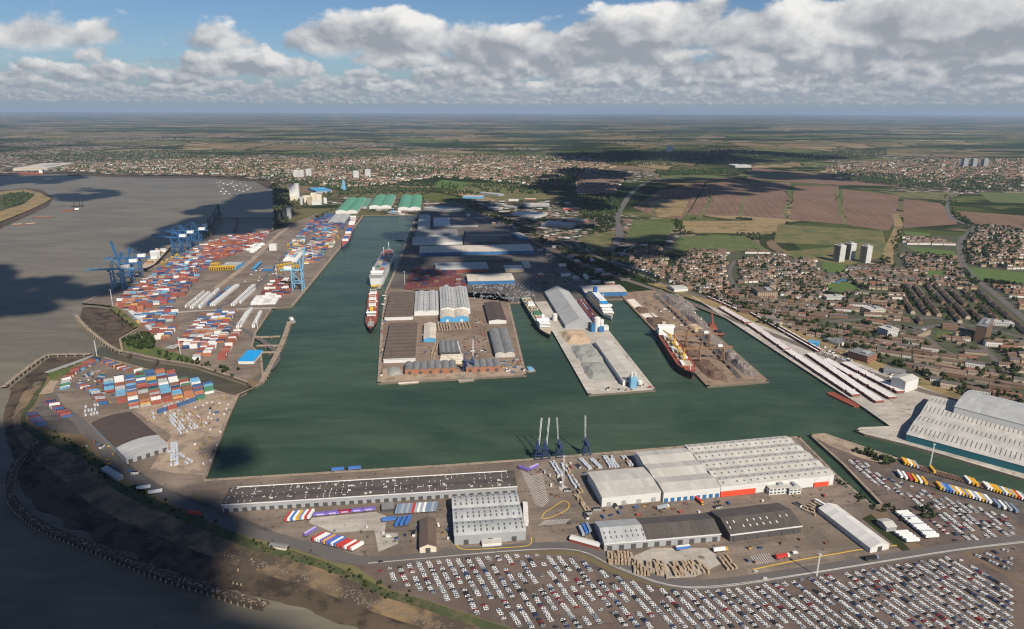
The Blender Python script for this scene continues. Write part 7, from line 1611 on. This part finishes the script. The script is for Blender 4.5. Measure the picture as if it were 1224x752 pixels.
district([(391.3,1693.6),(527.4,1932),(605.6,1886),(548.4,1668.1),(507.6,1485.6),(442.9,1393.7),(371,1553.3)], 20, 'in the town end by the dock head', ['semi', 'house'], WB, BR, 22)
district([(615.2,1797.6),(709.4,1864.9),(822.7,1801.1),(714.5,1503.6),(654.9,1396.6),(591.7,1409.1),(579.5,1556.4),(532.5,1539.7)], 8, 'in the pale estate below the meadows', ['semi', 'house'], WB + ['render_white'] * 3, BR, 22)
district([(642.9,1541.3),(770.2,1644.4),(828.9,1645.3),(794.6,1453.4),(713.3,1438.2),(617.1,1383)], -35, 'in the estate with pale blue gables', ['house', 'semi'], ['sky_blue_wall', 'render_white', 'render_white', 'render_cream'], ['tile_grey', 'tile_brown', 'tile_tan'], 24)
district([(868.6,1720.6),(988.7,1742.3),(1007.9,1630.4),(917.4,1506.6),(811.3,1468),(820.6,1584.7)], -15, 'in the streets under the three towers', ['semi', 'house', 'terrace'], WB, BR, 22)
district([(1094.2,1883.2),(1240.1,1851.8),(1116.4,1632.1),(1052.8,1493.5),(950.8,1538)], -8, 'in the rows below the sports pitch', ['semi', 'bungalow', 'house'], WB, BR, 22)
district([(1176.6,1706.4),(1109,1564.4),(1182.9,1518),(1218.6,1473.7),(954.6,1128.5),(978.9,1235.5),(1061.3,1436)], -8, 'in the streets beside the long playing field', ['semi', 'bungalow'], ['render_white', 'pale_brick', 'brick_brown'], ['tile_brown', 'tile_red'], 30)
district([(1605.3,2362.8),(1849.2,2440.7),(2052.8,2408.4),(1426.4,1636.9),(1306.8,1689.6),(1197.6,1745.8),(1311.7,1946.4)], 4, 'in the white-fronted suburb across the fen road', ['semi', 'house'], ['render_white', 'pale_brick', 'brick_brown', 'render_cream'], BR, 30, dens=.82)
district([(1248.6,2161),(1350.7,2133.6),(1340,2022.9),(1201.7,2033.5)], -4, 'in the white rows by the sports pitch', ['terrace'], ['render_white'], ['tile_brown', 'tile_tan'], 26)
district([(506.1,1943.8),(628.6,1946),(600.8,1885.9),(510.4,1884.3)], 4, 'in the white terrace along the meadow edge', ['terrace'], ['render_white'], ['tile_brown'], 20); district([(682.6,1947),(829.8,1890),(806.3,1844.2),(661.8,1898.6)], -3, 'in the white terrace facing the fens', ['terrace'], ['render_white'], ['tile_brown'], 20)
district([(320.9,1928.2),(440.6,1980),(410.7,1732.7),(358.1,1586),(312,1731.1)], 20, 'in the shaded streets by the dual carriageway', ['semi'], WB, BR, 22)
n_near = len(houses)
district([(411,4496.5),(653.8,4060.8),(496.3,3311.2),(313.4,3305.6)], 15, 'in the shaded suburb', ['semi'], WB, BR, 34, check=False, back=False)
district([(-1818.4,5630.6),(-682.5,6112.8),(627.7,5965.5),(727.2,4911.9),(422,4496.9),(123,3675.3),(-257.6,4026.7),(-463.9,4121.1),(-723.1,3646.5),(-923.5,3558.8),(-1331.8,3986.5)], 10, 'in the far town', ['semi', 'terrace', 'flats'], ['brick_brown', 'brick_brown', 'render_cream', 'pale_brick', 'pale_brick', 'render_white'], ['tile_red', 'tile_brown', 'tile_brown', 'tile_grey', 'tile_tan'], 48, dens=.66, check=False, back=False)
district([(-3215.7,4806.1),(-2959.7,5295.4),(-2191.2,5812.1),(-1683.3,5106.4),(-1403.6,4085.1),(-1710.7,4234.6),(-2426.1,4319.9),(-2948.4,4480.1)], -5, 'on the far river shore', ['semi', 'terrace', 'flats'], ['render_cream', 'pale_brick', 'brick_brown', 'render_white'], ['tile_red', 'tile_brown', 'tile_grey', 'tile_tan'], 52, dens=.55, check=False, back=False)
district([(2031.7,4626.7),(2406.6,5139.8),(3470.5,5908.7),(4508,5963.2),(2882.2,3769.3),(2542.9,3674.4),(2366.1,3751.7),(2192.3,4222.8)], 5, 'in the far village', ['semi', 'terrace'], ['render_white', 'pale_brick', 'brick_brown', 'brick_brown'], ['tile_brown', 'tile_brown', 'tile_red', 'tile_tan'], 52, dens=.55, check=False, back=False)
near = sorted(houses[:n_near], key=lambda h: math.hypot(h[0], h[1]))
vis = [h for h in near if abs(h[0]) < (h[1] * .957 + 112) * .752]; single = vis[:300]
NMK = {'semi': 'pair of houses', 'house': 'house', 'bungalow': 'bungalow', 'terrace': 'terrace', 'flats': 'low flat block'}
NMT = {'tile_brown': 'brown-roofed', 'tile_red': 'red-roofed', 'tile_grey': 'grey-roofed', 'tile_tan': 'tan-roofed'}
for (x, y, a, kd, wl, tl, w) in single:
    o = link({'terrace': 'terrace', 'flats': 'flat_block', 'bungalow': 'bungalow'}.get(kd, 'house'), HW[kd, wl], None, (x, y, .1), a)
    link('roof', HR[kd, tl], o); tag(o, f'{NMT[tl]} {NMK[kd]} {w}', 'house', 'houses in the town')
hm = [M[w] for w in WALLS] + [M[t] for t in TILES]; KD = ['semi', 'house', 'bungalow', 'terrace', 'flats']; tmpl = []
for kd in KD:
    t = house_walls(*dims(kd), m=0, g=None); house_roof(*dims(kd), t, m=5, chim=1 if kd != 'terrace' else 3, c=5); tmpl.append((t, hm))

chosen = {(h[0], h[1]) for h in single}
items = [(KD.index(kd), x, y, .05, a, 1, 1, 1, {0: WALLS.index(wl), 5: 5 + TILES.index(tl)}) for (x, y, a, kd, wl, tl, w) in houses if (x, y) not in chosen]
mass('far_houses', tmpl, items)

# ================================================================ trees
def crown(n, rx, rz, zc, leaf, seed, m=0):
    r = random.Random(seed); mb = MB(); lobes = [(r.uniform(-.5, .5) * rx, r.uniform(-.5, .5) * rx, zc + r.uniform(-.45, .5) * rz, r.uniform(.45, .75)) for _ in range(6)]
    for _ in range(n):
        lx, ly, lz, lr = r.choice(lobes); d = Vector((r.gauss(0, 1), r.gauss(0, 1), r.gauss(0, 1))).normalized(); k = r.uniform(.75, 1.05)
        p = Vector((lx + d.x * rx * lr * k, ly + d.y * rx * lr * k, lz + d.z * rz * lr * k)); nrm = (d + Vector((r.gauss(0, .4), r.gauss(0, .4), r.gauss(0, .4)))).normalized()
        u = nrm.orthogonal().normalized(); v = nrm.cross(u); an = r.uniform(0, 6.28); u, v = u * math.cos(an) + v * math.sin(an), v * math.cos(an) - u * math.sin(an); s = leaf * r.uniform(.6, 1.3)
        mb.face([tuple(p + u * s), tuple(p + v * s * .8), tuple(p - u * s * .9), tuple(p - v * s)], m)
    return mb
def trunk_mb():
    mb = MB(); mb.cyl(0, 0, -.2, 3.6, .34, .2, 7)
    for k in range(4): a = k * 1.6 + .3; mb.bar((0, 0, 2.6), (math.cos(a) * 1.6, math.sin(a) * 1.6, 5.2), .16)
    return mb
TR = trunk_mb().mesh('trunk', M['bark']); CR = [crown(170, 3.6, 3.4, 5.6, 1.0, s).mesh('crown', M['leaf'] if s % 2 else M['leaf_dark']) for s in range(6)] + [crown(150, 2.0, 5.2, 7.2, .9, 40).mesh('crown', M['leaf_dark'])]
trees = []
def wood(poly, n, s=(.8, 1.4)):
    xs, ys = [p[0] for p in poly], [p[1] for p in poly]; c = t = 0
    while c < n and t < n * 30:
        t += 1; p = (random.uniform(min(xs), max(xs)), random.uniform(min(ys), max(ys)))
        if inside(p, poly): trees.append((*p, random.uniform(*s))); c += 1
def avenue(line, n, spread=6.0, s=(.7, 1.3)):
    line = smooth_line(line, 3); L = [math.dist(a, b) for a, b in zip(line, line[1:])]; T = sum(L)
    for k in range(n):
        t = random.random() * T
        for (a, b), l in zip(zip(line, line[1:]), L):
            if t <= l: f = t / l; trees.append((a[0] + (b[0] - a[0]) * f + random.gauss(0, spread), a[1] + (b[1] - a[1]) * f + random.gauss(0, spread), random.uniform(*s))); break
            t -= l
for g in gaps: trees.append((*g, random.uniform(.6, 1.35)))
avenue([(440.4,1448.4),(493.1,1331.1),(534.4,1219.7),(573.8,1133.2),(604.4,1049.3),(631.1,975.9),(670.9,917.5),(709.4,862.3)], 150, 9); avenue([(451.5,1208.5),(492.5,1114.5),(535.1,1048.6)], 22, 6, (.5, .9)); avenue([(581,978.9),(638.7,905),(679.5,859.2)], 30, 7, (.5, .9))
wood([(482.6,1261.7),(498.5,1229.7),(495,1198.9),(472.6,1188.7)], 16); wood([(842.7,1183.2),(891.3,1164.6),(860.6,1109.8),(815.2,1118.1)], 30, (.7, 1.2)); wood([(783.6,1192.3),(824.1,1183),(796.9,1149.5),(763.5,1153.7)], 12); wood([(786.6,1043.4),(821.2,1006.1),(748.2,906),(732,953.2)], 40)
avenue([(728.8,1558.7),(712.6,1503.6),(709.1,1445.1),(753.7,1445.7)], 30, 5); avenue([(808.5,1576.2),(805,1528),(798,1475)], 24, 4); avenue([(992,2070),(923.1,1939.2),(866.6,1823.3)], 14, 4); avenue([(1096.5,1992.4),(1026.3,1848.1),(997.6,1742.4)], 26, 7); avenue([(1109.7,1942.7),(1227,2131.1),(1324,2288.3)], 22, 7); wood([(1155.9,1895.8),(1242.5,1874.4),(1191.7,1807.4),(1109,1806)], 34)
avenue([(-185.6,2875.3),(-7.1,2398.7),(117.9,1974),(197.9,1790.4),(267.7,1654.5),(347.8,1537)], 330, 14, (.8, 1.4)); avenue([(225.2,2055),(252.9,1868.2),(316.2,1692.4)], 60, 10); wood([(278.1,3174.1),(496.3,3311.2),(445.3,2791.2),(345.8,2370.3),(273.1,2520.6)], 420, (1.0, 1.8)); wood([(253.8,2333),(382.6,2523.2),(375.3,2371),(299.2,2233.9)], 60); wood([(583.9,2488.2),(696.6,2530.6),(657.6,2274.1),(542.3,2146.6)], 130, (.7, 1.3)); avenue([(838.5,2534),(936.2,2457.6),(990.2,2439.9)], 110, 8, (.7, 1.2)); wood([(746.8,2243.4),(819.9,2213.2),(772.7,2093.5),(703.2,2064.3)], 60, (.6, 1.0)); avenue([(991.5,2458.9),(906.1,2296),(852.8,2183)], 30, 8)
avenue([(1195.2,2425.9),(1360.5,2815),(1585.4,3344.6)], 30, 8, (.6, .9)); avenue([(1034.6,2538.6),(1125.9,2808.9),(1253.1,3081),(1457.8,3638.2)], 50, 9, (.6, 1)); avenue([(791.5,2800.2),(911.8,3130.9),(972.3,3467.8)], 40, 8, (.6, 1)); avenue([(1671.9,2553.7),(1839.2,2877.8),(2126.5,3293.7)], 80, 14, (.8, 1.3)); avenue([(1608.6,2345.4),(1697.6,2554.3),(1767.7,2706.9)], 60, 8); avenue([(1167.9,1706.2),(1070.5,1547.7),(1119.9,1580.9)], 40, 6); avenue([(1126.6,1572.8),(1194.2,1533.7)], 40, 6)
wood([(-1268.4,3627.9),(-1112.6,3401.1),(-822.5,2494.6),(-776.3,2276.4),(-815.7,2309.5)], 260, (1.2, 2.2)); wood([(-1028.5,3135.5),(-928.6,3019),(-850.8,3269.8),(-826.2,3141.5),(-857.7,2757.2),(-865,2619)], 60); avenue([(-724.4,2497),(-722.7,2760.7),(-696.5,3025.6)], 60, 8); avenue([(-850.8,3269.8),(-624.3,3345.4),(-387.4,3424.3),(-211.5,3289.4)], 300, 40, (1, 1.8)); avenue([(-1475.6,4300.6),(-874.7,3725.8),(-412.9,3657)], 260, 60, (1.2, 2)); avenue([(-1370.2,3985.1),(-819.7,3484.8),(-395.5,3498.6),(-234.9,3663.1)], 300, 50, (1, 1.8))
wood([(-686,1128.1),(-652.7,1137.6),(-602.7,1085.3),(-611.1,1068.6),(-658.2,1093.2)], 70, (.5, 1.1)); wood([(-660.5,1146.8),(-637.9,1137.8),(-612.6,1093.7),(-626.9,1093.5)], 14, (1.0, 1.5)); avenue([(-583.5,1052.7),(-506,1018.6),(-459.3,993.3),(-415.8,958.9)], 40, 5, (.4, .9)); avenue([(-819.2,1326.2),(-706.5,1204.9)], 16, 5, (.3, .6))
avenue([(-581.8,768.3),(-523.4,731.5),(-468.8,686.1),(-427.9,650.4),(-351.6,605.6),(-288.8,568.5)], 60, 4, (.2, .5)); avenue([(-244.6,547.5),(-199.1,527.8),(-156,508.1),(-122.8,490.6),(-76.3,465.1)], 60, 4, (.2, .45)); avenue([(412.6,726.1),(430.2,712.1),(436.7,698.4)], 34, 5, (.35, .8)); wood([(428.8,736.7),(434.6,728.4),(426.4,716.1),(419.5,722.1)], 10, (.3, .6)); avenue([(370.8,610.4),(390.1,601.4),(394.7,586.8)], 22, 5, (.3, .6)); avenue([(363.1,666.4),(365.7,639),(370.8,610.4)], 22, 3, (.25, .5)); wood([(414,610.6),(429.6,610.7),(425.6,587),(412.2,584)], 24, (.3, .6))
wood([(-2386.7,2977.5),(-2354.8,3291.1),(-2233.2,3194.6),(-2046.6,2825.1),(-2054.5,2546.8)], 420, (.7, 1.5))
for pl, n in (([(-1818.4,5630.6),(-682.5,6112.8),(627.7,5965.5),(727.2,4911.9),(422,4496.9),(123,3675.3),(-257.6,4026.7),(-463.9,4121.1),(-723.1,3646.5),(-923.5,3558.8),(-1331.8,3986.5)], 4200), ([(-3215.7,4806.1),(-2959.7,5295.4),(-2191.2,5812.1),(-1683.3,5106.4),(-1403.6,4085.1),(-1710.7,4234.6),(-2426.1,4319.9),(-2948.4,4480.1)], 2400), ([(2031.7,4626.7),(2406.6,5139.8),(3470.5,5908.7),(4508,5963.2),(2882.2,3769.3),(2542.9,3674.4),(2366.1,3751.7),(2192.3,4222.8)], 2600), ([(1605.3,2362.8),(1849.2,2440.7),(1931.3,2405.7),(1342.4,1635.6),(1306.8,1689.6),(1197.6,1745.8),(1311.7,1946.4)], 260)): wood(pl, n, (.8, 1.6))
# far woods, thinned with distance
for pl, n in (([(646.4,6959.9),(2547.5,7386.6),(2056.1,5834.3),(1443.6,5255.7),(877,4918.7),(606.3,5758.1)], 900), ([(-234.9,3663.1),(458.7,4899.9),(425.6,4002.6),(110.9,3299.3),(-133.7,3360.7)], 260), ([(2208.5,6275.8),(4017.7,7483.6),(3415.6,6343.9),(2158.1,5461.4)], 500), ([(-658.6,5895.5),(58.3,6646.6),(675.2,6427.4),(486.9,5210),(-329.1,5171.1)], 420), ([(-2131.7,6263.1),(-1092.8,6849.8),(-799.7,5887.8),(-1484.7,5282.1)], 420), ([(-4361,5905.4),(-3329.2,6708.2),(-2290.4,6503.7),(-2118.2,5614.9),(-3463,5184.7)], 500), ([(2145.1,4568.2),(2418.9,4457.5),(2366.1,3751.7),(2130.7,3581.1),(1938.2,4009.3)], 300), ([(2548,4131.5),(3248.2,4263.3),(2643.9,3447.7),(2214.1,3434.3)], 240), ([(929.3,4580.5),(1533.9,4737.1),(1541.8,4422.1),(922.5,4282.9)], 300), ([(-1357,4818.2),(-948.8,5141.5),(-293,4593),(-695.6,4010.3)], 300)):
    wood(pl, int(n * 2.2), (1.0, 2.1))
tr_sorted = sorted([t for t in trees if clear(t[:2], 2.0) or t[1] > 3000 or t[0] < 0], key=lambda t: math.hypot(t[0], t[1]) / t[2])
vis_t = [t for t in tr_sorted if abs(t[0]) < (t[1] * .957 + 112) * .752]; solo = vis_t[:300]; smass = tr_sorted[300:] if len(vis_t) == len(tr_sorted) else vis_t[300:]
def near_word(x, y):
    opts = [('on the river bank', -200, 520), ('by the old lock', -560, 1090), ('at the terminal corner', -720, 1250), ('on the lock island', 440, 690), ('beside the dry dock inlet', 400, 620), ('on the railway bank near the brown office', 560, 1010), ('beside the railway estate', 690, 900), ('on the bank by the tall white box store', 640, 830), ('near the high street', 640, 1150), ('by the stepped flats', 470, 1400), ('by the dock head', 300, 1480)]
    return min(opts, key=lambda o: math.hypot(o[1] - x, o[2] - y))[0]
cnt = {}
for k, (x, y, s) in enumerate(solo):
    v = k % 7 if s > .5 else k % 6; o = link('tree' if s > .5 else 'bush', TR, None, (x, y, .1 if y > 560 or x > 100 else -.6), random.uniform(0, 6.28)); o.scale = (s, s, s * random.uniform(.85, 1.15)); link('crown', CR[v], o)
    w = near_word(x, y); i = cnt[w] = cnt.get(w, -1) + 1
    tag(o, f'{"dark" if v in (0, 2, 4, 6) else "mid-green"} leafy {"tree" if s > .5 else "bush"} {w}, {nth(i)} back from the viewer', 'tree', 'trees around the docks and town')
def blob(seed, m):
    r = random.Random(seed); mb = MB(); bm = bmesh.new(); bmesh.ops.create_icosphere(bm, subdivisions=1, radius=1.0)
    mb.v = [(v.co.x * 3.4 * r.uniform(.7, 1.25), v.co.y * 3.4 * r.uniform(.7, 1.25), 4.0 + v.co.z * 4.2 * r.uniform(.7, 1.2)) for v in bm.verts]; mb.f = [tuple(v.index for v in f.verts) for f in bm.faces]; mb.m = [m] * len(mb.f); bm.free(); return mb
LM = [M['leaf'], M['leaf_dark']]; T3 = [(crown(60, 3.4, 3.6, 4.6, 1.5, 60 + s, s % 2), LM) for s in range(4)] + [(blob(s, s % 2), LM) for s in range(4)]
mass('tree_foliage', T3, [((random.randrange(4) if t[1] < 2600 else 4 + random.randrange(4)), t[0], t[1], 0, random.uniform(0, 6.28), t[2], t[2], t[2]) for t in smass])

# ================================================================ clouds overhead, whose shadows lie on docks and river
m, N, b = new_mat('cloud_droplets'); b.inputs['Base Color'].default_value = (0.9, 0.9, 0.9, 1); b.inputs['Roughness'].default_value = 1.0; b.inputs['Specular IOR Level'].default_value = 0.0
M['cloud'] = m
bm = bmesh.new(); bmesh.ops.create_icosphere(bm, subdivisions=2, radius=1.0); ICO_V = np.array([v.co[:] for v in bm.verts]); ICO_F = [tuple(v.index for v in f.verts) for f in bm.faces]; bm.free()
def cloud(poly, base, r, thick, seed, fill=1.0):
    """cumulus over the spot whose light it takes away: the ground outline moved up along the sun's direction"""
    rr = random.Random(seed); off = SUN_H * (base / math.tan(SUN_EL)); xs, ys = [p[0] for p in poly], [p[1] for p in poly]
    area = 0.5 * abs(sum(poly[i][0] * poly[i - 1][1] - poly[i - 1][0] * poly[i][1] for i in range(len(poly)))); n = int(min(320, 2.6 * fill * area / (r * r) + 6)); vs, fs, c, t = [], [], 0, 0
    while c < n and t < 20000:
        t += 1; p = (rr.uniform(min(xs), max(xs)), rr.uniform(min(ys), max(ys)))
        if not inside(p, poly): continue
        s = r * rr.uniform(.3, 1.05); j = np.array([1 + .22 * noise.noise((v[0] * 1.7 + c, v[1] * 1.7, v[2] * 1.7)) for v in ICO_V])[:, None]
        q = ICO_V * j * (s, s, s * .8); q[:, 2] = np.maximum(q[:, 2], -s * .25); k = len(vs) * 0 + sum(len(a) for a in vs)
        vs.append(q + (p[0] + off.x, p[1] + off.y, base + rr.uniform(0, thick))); fs += [tuple(i + k for i in f) for f in ICO_F]; c += 1
    me = bpy.data.meshes.new('cloud'); me.from_pydata(np.concatenate(vs).tolist(), [], fs); me.materials.append(M['cloud']); me.polygons.foreach_set('use_smooth', [True] * len(me.polygons)); me.update()
    return structure(link('cloud', me))
for k, (poly, base, r, th) in enumerate((
    ([(-726.8,797.9),(-620.9,741.4),(-545.4,697),(-461.4,638.4),(-381.3,581.9),(-301.9,527.2),(-244.9,481.4),(-201.5,449),(-167.7,416.6),(-132.2,367.8),(-88.9,278.5),(-424.9,277.3),(-910.1,643.7)], 900, 60, 70),
    ([(-360.7,2722.4),(-199.6,3098.7),(26.7,2881),(241.8,2519.8),(296.7,1927.7),(316.2,1577),(162.3,1444.5),(54.4,1532.6),(-100.1,1507),(-205.5,1505.5),(-268.6,1628.1),(-317.5,2114.6)], 1000, 75, 60),
    ([(-1019.8,1769.5),(-1164.9,2301.8),(-1210.5,2632.4),(-1211,3161.3),(-1250.9,3628.5),(-1038.3,3166.5),(-778.3,2345.3),(-796.2,2226.8),(-931.3,2131.5),(-985.2,1904.2)], 1100, 80, 80),
    ([(120.4,3593.6),(439.6,4690),(723.8,4509.4),(557.4,3313.1),(305,2670.3),(290.5,3053.6)], 1300, 110, 90), ([(664.1,3693.7),(1104.4,4181.2),(1429,4089.7),(1510.4,3560.9),(1183.8,3366.8),(795.8,3127.6),(559.3,2794.1)], 1300, 70, 60),
    ([(-1552.2,1836),(-1227.2,1578.5),(-1076.3,1531.6),(-881.8,1429.8),(-880.7,1337.7),(-992.5,1254.4),(-1047.1,1200.8)], 900, 60, 60), ([(-2123.3,3134.1),(-2155.7,3441.2),(-1909.5,3375.7),(-1838.3,3174.3),(-1938,2962)], 1300, 80, 60), ([(-3141.1,4018.6),(-2778.9,4137.6),(-2472,4044.2),(-2500.9,3712.1),(-2774.8,3536.4)], 1500, 130, 60),
    ([(-361.3,732.7),(-313.2,733.1),(-296.8,683.6),(-334.3,665.1)], 900, 16, 20), ([(336.8,2030.2),(508.7,2175.9),(533.7,1956.6),(401.6,1793.9),(299.5,1835.3)], 1000, 50, 50),
    ([(675.2,6427.4),(2391.5,6926.6),(2789.2,5976.2),(1830.9,5274.1),(687.6,5303)], 1900, 330, 150), ([(1633.5,4610),(2088.1,4328.7),(1913.4,4008.4),(1464.7,4195)], 1500, 120, 60))):
    cloud(poly, base * 2.1, float(r), float(th), k + 3, (1.0, .24, .75, .5, .45, .55, .5, .5, .9, .6, .5)[k] if k < 11 else .6)

# ================================================================ air
hz = MB(); hz.prism([(-75000, -8000), (75000, -8000), (75000, 76000), (-75000, 76000)], -9.0, 396.0)
hm_ = bpy.data.materials.new('haze'); hm_.use_nodes = True; hm_.node_tree.nodes.clear(); H = NT(hm_.node_tree)
vol = H.n('ShaderNodeVolumePrincipled'); vol.inputs['Color'].default_value = (0.50, 0.66, 0.88, 1.0); vol.inputs['Density'].default_value = 2.5e-5; vol.inputs['Anisotropy'].default_value = 0.0
hm_.node_tree.links.new(vol.outputs[0], H.n('ShaderNodeOutputMaterial').inputs['Volume'])
stuff(hz.obj('haze', hm_))
